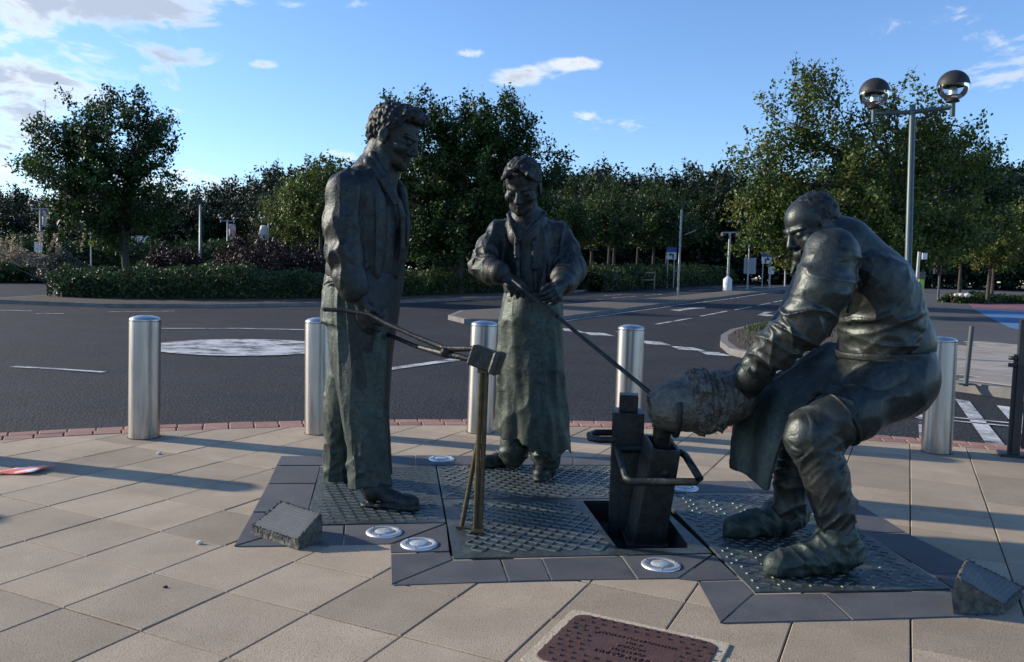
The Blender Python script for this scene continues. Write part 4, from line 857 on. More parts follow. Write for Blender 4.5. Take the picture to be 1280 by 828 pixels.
# ------------------------------------------------------------------ the long clipped hedge
def unit2(v): return v / (np.linalg.norm(v) + 1e-9)
def hedge(name, line, hw, h, n, label, seed, mat=m_leaf_hedge, leaf=.11, cat='hedge'):
    """hedge along a ground line: leaf shell on a mound with uneven top, twiggy core"""
    rg = np.random.default_rng(seed); P = [np.array(p) for p in line]; segl = [np.linalg.norm(b_ - a) for a, b_ in zip(P, P[1:])]; tot = sum(segl); c0 = P[0]
    t = thing(name, (c0[0], c0[1], zg(*c0) + .05), label, cat)
    s = rg.uniform(0, tot, n); cum = np.concatenate([[0], np.cumsum(segl)]); k = np.clip(np.searchsorted(cum, s) - 1, 0, len(segl) - 1); f = (s - cum[k]) / np.array(segl)[k]
    A = np.array(P)[k]; Bq = np.array(P)[k + 1]; c = A + (Bq - A) * f[:, None]; d = (Bq - A) / np.array(segl)[k][:, None]; sn = [np.array([-(b_ - a)[1], (b_ - a)[0]]) / l_ for (a, b_), l_ in zip(zip(P, P[1:]), segl)]; vn_ = np.array([unit2(sn[max(i - 1, 0)] + sn[min(i, len(sn) - 1)]) for i in range(len(P))]); nn = vn_[k] * (1 - f)[:, None] + vn_[k + 1] * f[:, None]; nn /= np.linalg.norm(nn, axis=1)[:, None]
    endf = np.clip(np.minimum(s, tot - s) / .9, 0, 1) ** .5
    wob = 1 + .10 * np.sin(s * .9 + seed) + .07 * np.sin(s * 2.3 + 1) + .05 * np.sin(s * 5.1)
    th = rg.uniform(0, math.pi, n); e_ = .55; cx, sz = np.sign(np.cos(th)) * np.abs(np.cos(th)) ** e_, np.abs(np.sin(th)) ** e_; rad = np.where(rg.random(n) < .25, rg.uniform(.55, .9, n), rg.uniform(.88, 1.04, n)) * (1 + .06 * np.sin(s * 3.1 + th * 4) + .05 * np.sin(s * 7.3 - th * 5)) * (.55 + .45 * endf)
    off = cx * hw * rad; z = np.maximum(sz * h * wob * rad - .04, .0); xy = c + nn * off[:, None]; zz = np.array([zg(a, b_) for a, b_ in xy]) - zg(*c0) + z
    Nn = np.stack([nn[:, 0] * cx, nn[:, 1] * cx, sz + .35], 1)
    q = np.stack([xy[:, 0] - c0[0], xy[:, 1] - c0[1], zz], 1); link('foliage', leaves_mesh('foliage', q, Nn, leaf * rg.uniform(.6, 1.35, n), rg, mat), None, t)
    mb = MB(); m = int(tot / .5)
    for i in range(m):
        sx = (i + .5) / m * tot; kk = min(len(segl) - 1, int(np.searchsorted(cum, sx) - 1)); ff = (sx - cum[kk]) / segl[kk]; c_ = P[kk] + (P[kk + 1] - P[kk]) * ff; g0 = zg(*c_) - zg(*c0)
        for q_ in range(4):
            o_ = rg.normal(size=2) * hw * .35; mb.tube([(c_[0] - c0[0], c_[1] - c0[1], g0 - .05), (c_[0] - c0[0] + o_[0] * .6, c_[1] - c0[1] + o_[1] * .6, g0 + h * .5), (c_[0] - c0[0] + o_[0] * 1.5, c_[1] - c0[1] + o_[1] * 1.5, g0 + h * .88)], [.04, .03, .012], n=4, cap=False)
    mb.obj('stems', m_bark, t)
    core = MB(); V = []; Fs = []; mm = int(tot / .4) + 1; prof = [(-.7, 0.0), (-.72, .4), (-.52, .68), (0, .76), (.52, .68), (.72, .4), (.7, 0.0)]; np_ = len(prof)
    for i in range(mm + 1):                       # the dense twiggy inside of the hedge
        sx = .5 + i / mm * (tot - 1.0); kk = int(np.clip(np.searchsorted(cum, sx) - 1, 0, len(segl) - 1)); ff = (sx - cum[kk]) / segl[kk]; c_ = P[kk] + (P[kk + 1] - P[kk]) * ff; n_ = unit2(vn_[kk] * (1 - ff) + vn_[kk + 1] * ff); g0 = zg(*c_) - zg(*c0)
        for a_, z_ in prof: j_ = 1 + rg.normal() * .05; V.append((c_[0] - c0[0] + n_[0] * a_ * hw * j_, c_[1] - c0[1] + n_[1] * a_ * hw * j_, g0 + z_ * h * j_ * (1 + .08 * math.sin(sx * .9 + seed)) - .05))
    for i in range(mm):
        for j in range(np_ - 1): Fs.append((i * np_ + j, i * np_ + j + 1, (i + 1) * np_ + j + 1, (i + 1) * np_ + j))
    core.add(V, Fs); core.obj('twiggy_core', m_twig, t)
    return t
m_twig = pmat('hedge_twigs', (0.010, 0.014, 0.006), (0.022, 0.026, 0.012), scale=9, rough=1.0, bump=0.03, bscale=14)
gl = lambda pts: [tuple(G(*p)[:2]) for p in pts]
hl = gl([(66, 373), (200, 375.5), (330, 375), (420, 374), (520, 370), (620, 366.5), (690, 363.5), (740, 361)])
hedge('clipped_hedge', hl, 1.2, 1.12, 60000, 'long clipped dark green laurel hedge along the kerb of the verge', 3)
hedge('low_shrub_bank', [tuple(ground_at(728, 55)[:2]), tuple(ground_at(790, 64)[:2]), tuple(ground_at(850, 76)[:2]), tuple(ground_at(902, 90)[:2])], 1.9, 1.6, 20000, 'bank of mixed low shrubs on the verge beyond the splitter island', 8, leaf=.2, cat='shrub bank')
hedge('low_bed', [tuple(ground_at(1188, 44)[:2]), tuple(ground_at(1240, 46)[:2]), tuple(ground_at(1330, 47)[:2])], .9, .55, 5000, 'low trimmed green bed beside the pink bay', 12, leaf=.14, cat='bed')
# second hedge behind, purple shrubs, pampas and others
hedge('green_bank', [tuple(ground_at(300, 46)[:2]), tuple(ground_at(380, 45)[:2]), tuple(ground_at(470, 45)[:2])], 1.4, 1.5, 9000, 'softer green bank behind the hedge and the purple shrubs', 21, leaf=.16, cat='shrub bank')
for k, (x, y, r) in enumerate([(215, 36, 1.3), (240, 37, 1.2), (300, 36, 1.5), (328, 35.5, 1.7), (350, 36.5, 1.5), (380, 36, 1.3), (395, 37, 1.4), (195, 36, 1.0)]):
    bush('purple_shrub', ground_at(x, y + 2), (r, r, r * 1.45), 3200, .13, m_leaf_purple, 'dark purple leaved shrub rising behind the clipped hedge', 'shrub', 100 + k, 'purple shrubs behind the hedge')
bush('grey_shrub', ground_at(78, 42), (1.3, 1.2, 1.5), 3600, .13, m_leaf_grey, 'rounded blue grey shrub with thin pale plumes left of the hedge', 'shrub', 120, spikes=5)
bush('pampas_grass', ground_at(30, 43), (1.9, 1.4, 1.5), 4200, .16, m_plume, 'straw coloured pampas grass with upright plumes', 'grass clump', 121, spikes=9)
bush('pampas_grass', ground_at(-10, 44), (1.7, 1.4, 1.6), 3600, .16, m_plume, 'broader straw coloured pampas clump at the far end of the planting', 'grass clump', 122, spikes=8)
hedge('low_dark_hedge', gl([(-70, 352), (20, 352), (100, 352.5), (150, 352)]), .8, .75, 9000, 'low dark hedge across the road in front of the pampas grass', 31, leaf=.13)
hedge('back_hedge', [tuple(ground_at(-60, 70)[:2]), tuple(ground_at(60, 70)[:2]), tuple(ground_at(200, 72)[:2]), tuple(ground_at(330, 74)[:2])], 2.2, 2.6, 12000, 'tall dark hedge far back across the car park', 33, leaf=.28)
for k, (x, y, h) in enumerate([(222, 48, 2.6), (283, 44, 2.2), (314, 50, 2.6), (366, 52, 2.8), (62, 50, 3.4), (190, 47, 3.0)]):
    rg = np.random.default_rng(k); g_ = ground_at(x, y); t = thing('climbing_plant', g_, 'slender ivy covered post in the car park planting', 'plant', 'slender plants in the car park'); n = 900; zz = rg.uniform(0, h, n); a = rg.uniform(0, 6.28, n); rr = .17 * (1 - .5 * zz / h) * rg.uniform(.6, 1.3, n)
    link('foliage', leaves_mesh('foliage', np.stack([rr * np.cos(a), rr * np.sin(a), zz], 1), None, rg.uniform(.08, .16, n), rg, m_leaf_mid), None, t); mb = MB(); mb.tube([(0, 0, -.05), (.02, 0, h * .5), (0, 0, h * .95)], [.04, .035, .02], n=6); mb.obj('stem', m_bark, t)
# grass on the corner bed
def tuft_field():
    rg = np.random.default_rng(77); po = shrink(ccw(P2(cor)), .25); xs = [p[0] for p in po]; ys = [p[1] for p in po]; C = []
    far_edge = [tuple(p) for p in P2([(925, 416), (985, 404), (1100, 391), (1100, 408), (985, 415), (940, 420)])]
    fe = ccw(far_edge)
    while len(C) < 5200:
        p = (rg.uniform(min(xs), max(xs)), rg.uniform(min(ys), max(ys)))
        if inside(p, po) and (inside(p, fe) or rg.random() < .05): C.append((p[0], p[1], zg(*p) + .12 + rg.uniform(0, .06)))
    C = np.array(C); n = len(C); h = rg.uniform(.05, .12, n); a = rg.uniform(0, 6.28, n); dx = np.stack([np.cos(a), np.sin(a), a * 0], 1) * .012; tip = C + np.stack([rg.normal(size=n) * .03, rg.normal(size=n) * .03, h], 1); C[:, 2] -= .05
    V = np.stack([C - dx, C + dx, tip], 1).reshape(-1, 3); me = mesh_np('grass', V, np.arange(3 * n).reshape(-1, 3)); me.materials.append(m_leaf_mid); tag(link('grass', me), 'short grass on the corner bed', 'grass', kind='stuff')
tuft_field()
def chips():
    rg = np.random.default_rng(78); po = shrink(ccw(P2(cor)), .22); xs = [p[0] for p in po]; ys = [p[1] for p in po]; mb = MB()
    m_ch = pmat('bark_chip', (0.10, 0.055, 0.035), (0.22, 0.13, 0.085), scale=5, rough=.95)
    for k in range(1500):
        p = (rg.uniform(min(xs), max(xs)), rg.uniform(min(ys), max(ys)))
        if not inside(p, po): continue
        s = rg.uniform(.012, .035); mb.box((p[0], p[1], zg(*p) + .105 + rg.uniform(0, .02)), (s * 1.6, s * .8, s * .4), X=(rg.normal(), rg.normal(), rg.normal() * .3), Y=(rg.normal(), rg.normal(), .2))
    tag(mb.obj('bark_chips', m_ch), 'brown bark chips and dead leaves scattered over the corner bed', 'bark chips', kind='stuff')
chips()
# ================================================================== sculpting: signed distance volumes meshed with surface nets
_rl = np.random.default_rng(1).random((32, 32, 32)).astype(np.float32)
def vnoise(x, y, z):
    xi, yi, zi = np.floor(x).astype(int), np.floor(y).astype(int), np.floor(z).astype(int); fx, fy, fz = x - xi, y - yi, z - zi
    fx, fy, fz = fx * fx * (3 - 2 * fx), fy * fy * (3 - 2 * fy), fz * fz * (3 - 2 * fz); r = 0
    for a in (0, 1):
        for b in (0, 1):
            for c in (0, 1): r = r + _rl[(xi + a) & 31, (yi + b) & 31, (zi + c) & 31] * (fx if a else 1 - fx) * (fy if b else 1 - fy) * (fz if c else 1 - fz)
    return r * 2 - 1
A_ = lambda p: np.asarray(p, np.float32)
def unit(v): v = np.asarray(v, float); return v / (np.linalg.norm(v) + 1e-12)
class Vol:
    def __init__(s, lo, hi, h):
        s.lo = np.array(lo, np.float32); s.h = h; s.n = (np.ceil((np.array(hi) - s.lo) / h).astype(int) + 1); s.ax = [s.lo[i] + h * np.arange(s.n[i], dtype=np.float32) for i in range(3)]; s.v = np.full(s.n, 1.0, np.float32)
    def blk(s, lo, hi):
        i0 = np.clip(np.floor((np.array(lo) - s.lo) / s.h).astype(int), 0, s.n); i1 = np.clip(np.ceil((np.array(hi) - s.lo) / s.h).astype(int) + 1, 0, s.n); return tuple(slice(a, b) for a, b in zip(i0, i1))
    def xyz(s, sl): return s.ax[0][sl[0]][:, None, None], s.ax[1][sl[1]][None, :, None], s.ax[2][sl[2]][None, None, :]
    def put(s, fn, lo, hi, k=0.02, op='u'):
        m = k + 4 * s.h; sl = s.blk(np.array(lo) - m, np.array(hi) + m)
        if any(a.stop <= a.start for a in sl): return
        d = fn(*s.xyz(sl)).astype(np.float32); c = s.v[sl]
        if op == 'u':
            h = np.clip(.5 + .5 * (c - d) / k, 0, 1); s.v[sl] = c * (1 - h) + d * h - k * h * (1 - h)
        elif op == 's':
            h = np.clip(.5 - .5 * (c + d) / k, 0, 1); s.v[sl] = c * (1 - h) - d * h + k * h * (1 - h)
        elif op == 'i': s.v[sl] = np.maximum(c, d)
    def cut(s, fn, k=0.004):
        """keep only where fn < 0"""
        d = fn(*s.xyz(tuple(slice(0, n) for n in s.n))); s.v = np.maximum(s.v, np.broadcast_to(d, s.v.shape).astype(np.float32))
    def disp(s, fn, band=0.05):
        I = np.nonzero(np.abs(s.v) < band); s.v[I] -= fn(s.ax[0][I[0]], s.ax[1][I[1]], s.ax[2][I[2]]).astype(np.float32)
    # ---- shapes
    def cone(s, a, b, ra, rb, k=0.02, op='u', flat=None, fac=1.0):
        a, b = A_(a), A_(b); ba = b - a
        if flat is not None: f_ = A_(unit(flat)); ba = ba + (fac - 1) * ba.dot(f_) * f_
        L2 = float(ba @ ba) + 1e-9
        def fn(X, Y, Z):
            px, py, pz = X - a[0], Y - a[1], Z - a[2]
            if flat is not None: q = (px * f_[0] + py * f_[1] + pz * f_[2]) * (fac - 1); px, py, pz = px + q * f_[0], py + q * f_[1], pz + q * f_[2]
            t = np.clip((px * ba[0] + py * ba[1] + pz * ba[2]) / L2, 0, 1)
            d = np.sqrt((px - ba[0] * t) ** 2 + (py - ba[1] * t) ** 2 + (pz - ba[2] * t) ** 2) - (ra + (rb - ra) * t); return d / (fac if fac > 1 else 1) ** .5
        r = max(ra, rb); s.put(fn, np.minimum(a, b) - r, np.maximum(a, b) + r, k, op)
    def chain(s, pts, rad, k=0.02, **kw):
        for i in range(len(pts) - 1): s.cone(pts[i], pts[i + 1], rad[i], rad[i + 1], k, **kw)
    def ell(s, c, r, k=0.02, op='u', frame=None):
        c = A_(c); r = A_(r); fr = np.eye(3) if frame is None else np.array(frame, float)
        def fn(X, Y, Z):
            px, py, pz = X - c[0], Y - c[1], Z - c[2]; q = [px * fr[i][0] + py * fr[i][1] + pz * fr[i][2] for i in range(3)]
            k0 = np.sqrt(sum((q[i] / r[i]) ** 2 for i in range(3))); k1 = np.sqrt(sum((q[i] / r[i] ** 2) ** 2 for i in range(3))) + 1e-6; return k0 * (k0 - 1) / k1
        s.put(fn, c - r.max(), c + r.max(), k, op)
    def box(s, c, h, rnd=0.01, k=0.01, op='u', frame=None):
        c = A_(c); fr = np.eye(3) if frame is None else np.array(frame, float); h = np.array(h, float) - rnd
        def fn(X, Y, Z):
            px, py, pz = X - c[0], Y - c[1], Z - c[2]; q = [np.abs(px * fr[i][0] + py * fr[i][1] + pz * fr[i][2]) - h[i] for i in range(3)]
            return np.sqrt(np.maximum(q[0], 0) ** 2 + np.maximum(q[1], 0) ** 2 + np.maximum(q[2], 0) ** 2) + np.minimum(np.maximum(np.maximum(q[0], q[1]), q[2]), 0) - rnd
        m = np.linalg.norm(h + rnd); s.put(fn, c - m, c + m, k, op)
    def loft(s, C, a, b, U, k=0.02, op='u', fold=None, grow=0.0, p=2.0, bent=False):
        """elliptic tube through centres C with half-widths a along U and b across (bent: follow the line piece by piece)"""
        C = np.array([A_(c) for c in C]); a = np.array(a, float); b = np.array(b, float); n = len(C)
        U = np.array([unit(u) for u in (U if np.ndim(U) == 2 else [U] * n)])
        def cap(d, ex): return np.where(ex == 0, d, np.maximum(np.maximum(d, ex), np.sqrt(np.maximum(d, 0) ** 2 + ex ** 2)))
        if not bent:
            ax = C[-1] - C[0]; L = float(np.linalg.norm(ax)); T_ = ax / L; sk = (C - C[0]) @ T_; tt = np.linspace(0, n - 1, 8 * (n - 1) + 1); K = np.concatenate([C, a[:, None], b[:, None], sk[:, None]], 1); out = []
            for t in tt:                                   # Catmull-Rom through the given sections
                i = min(int(t), n - 2); f_ = t - i; p0, p1, p2, p3 = K[max(i - 1, 0)], K[i], K[i + 1], K[min(i + 2, n - 1)]
                out.append(.5 * (2 * p1 + (p2 - p0) * f_ + (2 * p0 - 5 * p1 + 4 * p2 - p3) * f_ ** 2 + (3 * p1 - p0 - 3 * p2 + p3) * f_ ** 3))
            K = np.array(out); ks = np.maximum.accumulate(K[:, 5] + 1e-6 * np.arange(len(K))); u0 = U.mean(0); u0 = u0 - T_ * u0.dot(T_); u0 /= np.linalg.norm(u0); w0 = np.cross(T_, u0)
            def fn(X, Y, Z):
                px, py, pz = X - C[0][0], Y - C[0][1], Z - C[0][2]; sr = px * T_[0] + py * T_[1] + pz * T_[2]; sc = np.clip(sr, 0, L); ex = np.abs(sr - sc); ip = lambda c: np.interp(sc.ravel(), ks, K[:, c]).reshape(sc.shape).astype(np.float32)
                cx, cy, cz = ip(0) - C[0][0], ip(1) - C[0][1], ip(2) - C[0][2]; aa, bb = ip(3) + grow, ip(4) + grow; vx, vy, vz = px - cx, py - cy, pz - cz
                qa = (vx * u0[0] + vy * u0[1] + vz * u0[2]) / aa; qb = (vx * w0[0] + vy * w0[1] + vz * w0[2]) / bb; d = ((np.abs(qa) ** p + np.abs(qb) ** p) ** (1 / p) - 1) * np.minimum(aa, bb)
                if fold is not None: d = d - fold(np.arctan2(qb, qa), sc / L)
                return cap(d, ex)
        else:
            cum = [0.0]
            for i in range(n - 1): cum.append(cum[-1] + float(np.linalg.norm(C[i + 1] - C[i])))
            def fn(X, Y, Z):
                best = None
                for i in range(n - 1):
                    ba = C[i + 1] - C[i]; L = float(np.linalg.norm(ba)); T_ = ba / L; px, py, pz = X - C[i][0], Y - C[i][1], Z - C[i][2]
                    tr = (px * T_[0] + py * T_[1] + pz * T_[2]) / L; t = np.clip(tr, 0, 1); ex = (tr - t) * L; ex = np.abs(np.where(ex > 0, np.maximum(ex - (.03 if i < n - 2 else 0), 0), np.minimum(ex + (.03 if i > 0 else 0), 0)))
                    u0 = U[i] - T_ * U[i].dot(T_); u0 = u0 / np.linalg.norm(u0); w0 = np.cross(T_, u0); aa = a[i] + (a[i + 1] - a[i]) * t + grow; bb = b[i] + (b[i + 1] - b[i]) * t + grow
                    qa, qb = (px * u0[0] + py * u0[1] + pz * u0[2]) / aa, (px * w0[0] + py * w0[1] + pz * w0[2]) / bb; d = ((np.abs(qa) ** p + np.abs(qb) ** p) ** (1 / p) - 1) * np.minimum(aa, bb)
                    if fold is not None: d = d - fold(np.arctan2(qb, qa), (cum[i] + t * L) / cum[-1])
                    d = cap(d, ex); h = None if best is None else np.clip(.5 + .5 * (best - d) / .04, 0, 1); best = d if best is None else best * (1 - h) + d * h - .04 * h * (1 - h)
                return best
        m = max(max(a), max(b)) + grow + .03; s.put(fn, C.min(0) - m, C.max(0) + m, k, op)
    def sheet(s, line, ra, hw, th, wave=0.0, k=0.01):
        """a hanging cloth: curve 'line' swept along ra, half-width hw (one per point), thickness th"""
        P = np.array([np.asarray(p, float) for p in line]); ra = unit([ra[0], ra[1], 0]); e1 = np.array([ra[1], -ra[0], 0]); n = len(P); K = np.concatenate([P, np.array(hw)[:, None]], 1); out = []
        for t in np.linspace(0, n - 1, 3 * (n - 1) + 1):
            i = min(int(t), n - 2); f_ = t - i; p0, p1, p2, p3 = K[max(i - 1, 0)], K[i], K[i + 1], K[min(i + 2, n - 1)]; out.append(.5 * (2 * p1 + (p2 - p0) * f_ + (2 * p0 - 5 * p1 + 4 * p2 - p3) * f_ ** 2 + (3 * p1 - p0 - 3 * p2 + p3) * f_ ** 3))
        K = np.array(out); U = K[:, :3] @ e1; Zz = K[:, 2]; Wc = K[:, :3] @ ra
        def fn(X, Y, Z):
            w = X * ra[0] + Y * ra[1] + 0 * Z; u = X * e1[0] + Y * e1[1] + wave * np.sin(w * 15 + Z * 3) * np.clip((Zz[0] - Z) * 2, .15, 1) + wave * .5 * np.sin(w * 31 - Z * 5); best = None
            for i in range(len(K) - 1):
                du, dz = U[i + 1] - U[i], Zz[i + 1] - Zz[i]; t = np.clip(((u - U[i]) * du + (Z - Zz[i]) * dz) / (du * du + dz * dz), 0, 1); d = np.sqrt((u - U[i] - du * t) ** 2 + (Z - Zz[i] - dz * t) ** 2) - th; ww = np.abs(w - Wc[i] - (Wc[i + 1] - Wc[i]) * t) - (K[i, 3] + (K[i + 1, 3] - K[i, 3]) * t); d = np.maximum(d, ww); best = d if best is None else np.minimum(best, d)
            return best
        m = max(hw) + .05; s.put(fn, P.min(0) - m, P.max(0) + m, k)
    def fold_limb(s, pts, rad, amp, freq, twist=1.0, phase=0.0, reach=1.7, sharp=1.6, s0=0.0, s1=1.0):
        """cloth creases wound round a limb"""
        P = [np.array(p, float) for p in pts]; L = [np.linalg.norm(b - a) for a, b in zip(P, P[1:])]; tot = sum(L)
        def fn(x, y, z):
            bd = np.full(x.shape, 9.0); bs = np.zeros(x.shape); th = np.zeros(x.shape); br = np.ones(x.shape); cum = 0
            for i in range(len(P) - 1):
                ba = P[i + 1] - P[i]; t = np.clip(((x - P[i][0]) * ba[0] + (y - P[i][1]) * ba[1] + (z - P[i][2]) * ba[2]) / (L[i] ** 2), 0, 1)
                vx, vy, vz = x - P[i][0] - ba[0] * t, y - P[i][1] - ba[1] * t, z - P[i][2] - ba[2] * t; d = np.sqrt(vx * vx + vy * vy + vz * vz); T_ = ba / L[i]; u0 = unit(np.cross(T_, [0.31, 0.9, 0.3])); w0 = np.cross(T_, u0)
                m = d < bd; bd = np.where(m, d, bd); bs = np.where(m, cum + t * L[i], bs); th = np.where(m, np.arctan2(vx * w0[0] + vy * w0[1] + vz * w0[2], vx * u0[0] + vy * u0[1] + vz * u0[2]), th); br = np.where(m, rad[i] + (rad[i + 1] - rad[i]) * t, br); cum += L[i]
            q = bs / tot; n1 = vnoise(x * 6 + phase, y * 6, z * 6); w = np.clip((reach - bd / br) / .3, 0, 1) * np.clip((q - s0 + .1) / .3, 0, 1) * np.clip((s1 - q) / .08, 0, 1)
            a1 = np.sin(bs * freq + twist * 1.4 * np.sin(th + phase) + n1 * 2.2 + phase); a2 = np.sin(bs * freq * .62 - twist * 1.8 * np.sin(th * 1 + 1.3 + phase) + n1 * 2.6 + 2 * phase)
            rdg = lambda v: (1 - np.abs(v)) ** sharp
            return amp * w * (.75 * rdg(a1) + .6 * rdg(a2) - .42) * (.55 + .45 * vnoise(x * 4 + 9, y * 4 + phase, z * 4))
        s.disp(fn)
    def wrinkle(s, amp, f, ani=(1, 1, 1), seed=0.0, sharp=1.5):
        def fn(x, y, z):
            X, Y, Z_ = x * f * ani[0] + seed, y * f * ani[1] + seed * 1.7, z * f * ani[2] - seed; n = vnoise(X, Y, Z_) + .5 * vnoise(X * 2.1 + 5, Y * 2.1, Z_ * 2.1); return amp * ((1 - np.minimum(1, np.abs(n) * 1.6)) ** sharp - .3)
        s.disp(fn)
    def mesh(s, name):
        v = s.v; n = s.n; I = v < 0
        c = np.zeros(n - 1, np.uint8)
        for a in (0, 1):
            for b in (0, 1):
                for d in (0, 1): c += I[a:n[0] - 1 + a, b:n[1] - 1 + b, d:n[2] - 1 + d]
        act = np.nonzero((c > 0) & (c < 8)); m = len(act[0]); ids = np.full(n - 1, -1, np.int32); ids[act] = np.arange(m)
        acc = np.zeros((m, 3)); cnt = np.zeros(m); i, j, k = act
        cor = [(a, b, d) for a in (0, 1) for b in (0, 1) for d in (0, 1)]
        val = {q: v[i + q[0], j + q[1], k + q[2]] for q in cor}
        for q in cor:
            for ax in range(3):
                if q[ax]: continue
                q2 = list(q); q2[ax] = 1; va, vb = val[q], val[tuple(q2)]; cr = (va < 0) != (vb < 0); t = np.where(cr, va / np.where(cr, va - vb, 1), 0); p = np.array(q, float)[None, :].repeat(m, 0); p[:, ax] = t; acc += np.where(cr[:, None], p, 0); cnt += cr
        V = (acc / cnt[:, None] + np.stack(act, 1)) * s.h + s.lo; Q = []
        for ax in range(3):
            o = [(1, 2), (2, 0), (0, 1)][ax]; sl0 = [slice(1, n[q] - 1) for q in range(3)]; sl0[ax] = slice(0, n[ax] - 1); sl1 = list(sl0); sl1[ax] = slice(1, n[ax]); A, B = I[tuple(sl0)], I[tuple(sl1)]
            e = np.nonzero(A != B); base = [e[q] + (0 if q == ax else 1) for q in range(3)]; fl = A[e]
            def cell(du, dv): b = list(base); b[o[0]] = b[o[0]] - du; b[o[1]] = b[o[1]] - dv; return ids[b[0], b[1], b[2]]
            q = np.stack([cell(1, 1), cell(0, 1), cell(0, 0), cell(1, 0)], 1); q[~fl] = q[~fl][:, ::-1]; Q.append(q)
        Q = np.concatenate(Q); Q = Q[(Q >= 0).all(1)]
        return V, Q
    def obj(s, name, mat, parent, relax=1):
        V, Q = s.mesh(name)
        for _ in range(relax):                        # one light smoothing pass takes the grid steps off
            S = np.zeros_like(V); n_ = np.zeros(len(V))
            for a in range(4): np.add.at(S, Q[:, a], V[Q[:, (a + 1) % 4]]); np.add.at(S, Q[:, a], V[Q[:, a - 1]]); np.add.at(n_, Q[:, a], 2)
            V = V * .5 + .5 * S / np.maximum(n_, 1)[:, None]
        o = np.array(parent.location); me = mesh_np(name, V - o, Q, True); return link(name, me, mat, parent)
def bbox(pts, m): P = np.array([np.asarray(p, float) for p in pts]); return P.min(0) - m, P.max(0) + m
def frame_of(f, u):
    f = unit(f); r = unit(np.cross(f, u)); u = np.cross(r, f); return r, f, u
# ------------------------------------------------------------------ head, hand, shoe
def head(v, c, f, u, H, brow=1.0, age=1.0, jw=1.0):
    """face and skull. c: middle of the head at chin level, H chin to crown; local x right, y forward, z up"""
    r, f, u = frame_of(f, u); fr = [r, f, u]; c = np.asarray(c, float)
    P = lambda x, y, z: c + (r * x + f * y + u * z) * H
    E = lambda p, rad, k=.03, op='u': v.ell(P(*p), np.array(rad) * H, k * H, op, fr)
    E((0, -.06, .64), (.345, .43, .355)); E((0, .06, .42), (.285, .33, .36), .06); E((0, .14, .26), (.215 * jw, .24, .25), .06)
    v.cone(P(-.13, .20, .14), P(0, .305, .075), .10 * H, .085 * H, .05 * H); v.cone(P(.13, .20, .14), P(0, .305, .075), .10 * H, .085 * H, .05 * H)
    v.cone(P(-.25 * jw, -.02, .30), P(-.11 * jw, .24, .11), .07 * H, .07 * H, .06 * H); v.cone(P(.25 * jw, -.02, .30), P(.11 * jw, .24, .11), .07 * H, .07 * H, .06 * H)
    for sx in (-1, 1):
        E((sx * .20, .235, .36), (.105, .11, .10), .06)                       # cheekbone
        E((sx * .14, .445, .475), (.085, .095, .055), .05, 's')                 # socket
        v.cone(P(sx * .05, .375, .555), P(sx * .235, .30, .565), .042 * H * brow, .033 * H * brow, .035 * H)      # brow
        E((sx * .14, .315, .468), (.072, .062, .056), .012)                   # eyeball
        v.cone(P(sx * .075, .358, .485), P(sx * .20, .335, .485), .022 * H, .02 * H, .012 * H)       # upper lid
        v.cone(P(sx * .08, .352, .438), P(sx * .20, .33, .442), .016 * H, .014 * H, .012 * H)       # lower lid
        E((sx * .052, .40, .315), (.042, .052, .038), .02)                    # nostril wing
        E((sx * .35, -.045, .46), (.035, .095, .135), .015)                   # ear
        E((sx * .385, -.03, .47), (.02, .05, .08), .015, 's'); E((sx * .345, .0, .36), (.035, .045, .05), .015)
        if age > .5: v.cone(P(sx * .07, .355, .27), P(sx * .135, .30, .20), .012 * H * age, .008 * H, .02 * H, op='s')
    v.cone(P(0, .375, .52), P(0, .455, .345), .036 * H, .058 * H, .03 * H); E((0, .465, .335), (.05, .05, .042), .02)
    v.cone(P(-.08, .325, .178), P(0, .37, .211), .026 * H, .036 * H, .015 * H); v.cone(P(.08, .325, .178), P(0, .37, .211), .026 * H, .036 * H, .015 * H)
    v.cone(P(-.07, .318, .148), P(.0, .362, .15), .024 * H, .038 * H, .015 * H); v.cone(P(.07, .318, .148), P(.0, .362, .15), .024 * H, .038 * H, .015 * H)
    v.chain([P(-.078, .352, .166), P(0, .385, .186), P(.078, .352, .166)], [.004 * H] * 3, .008 * H, op='s')
    return P
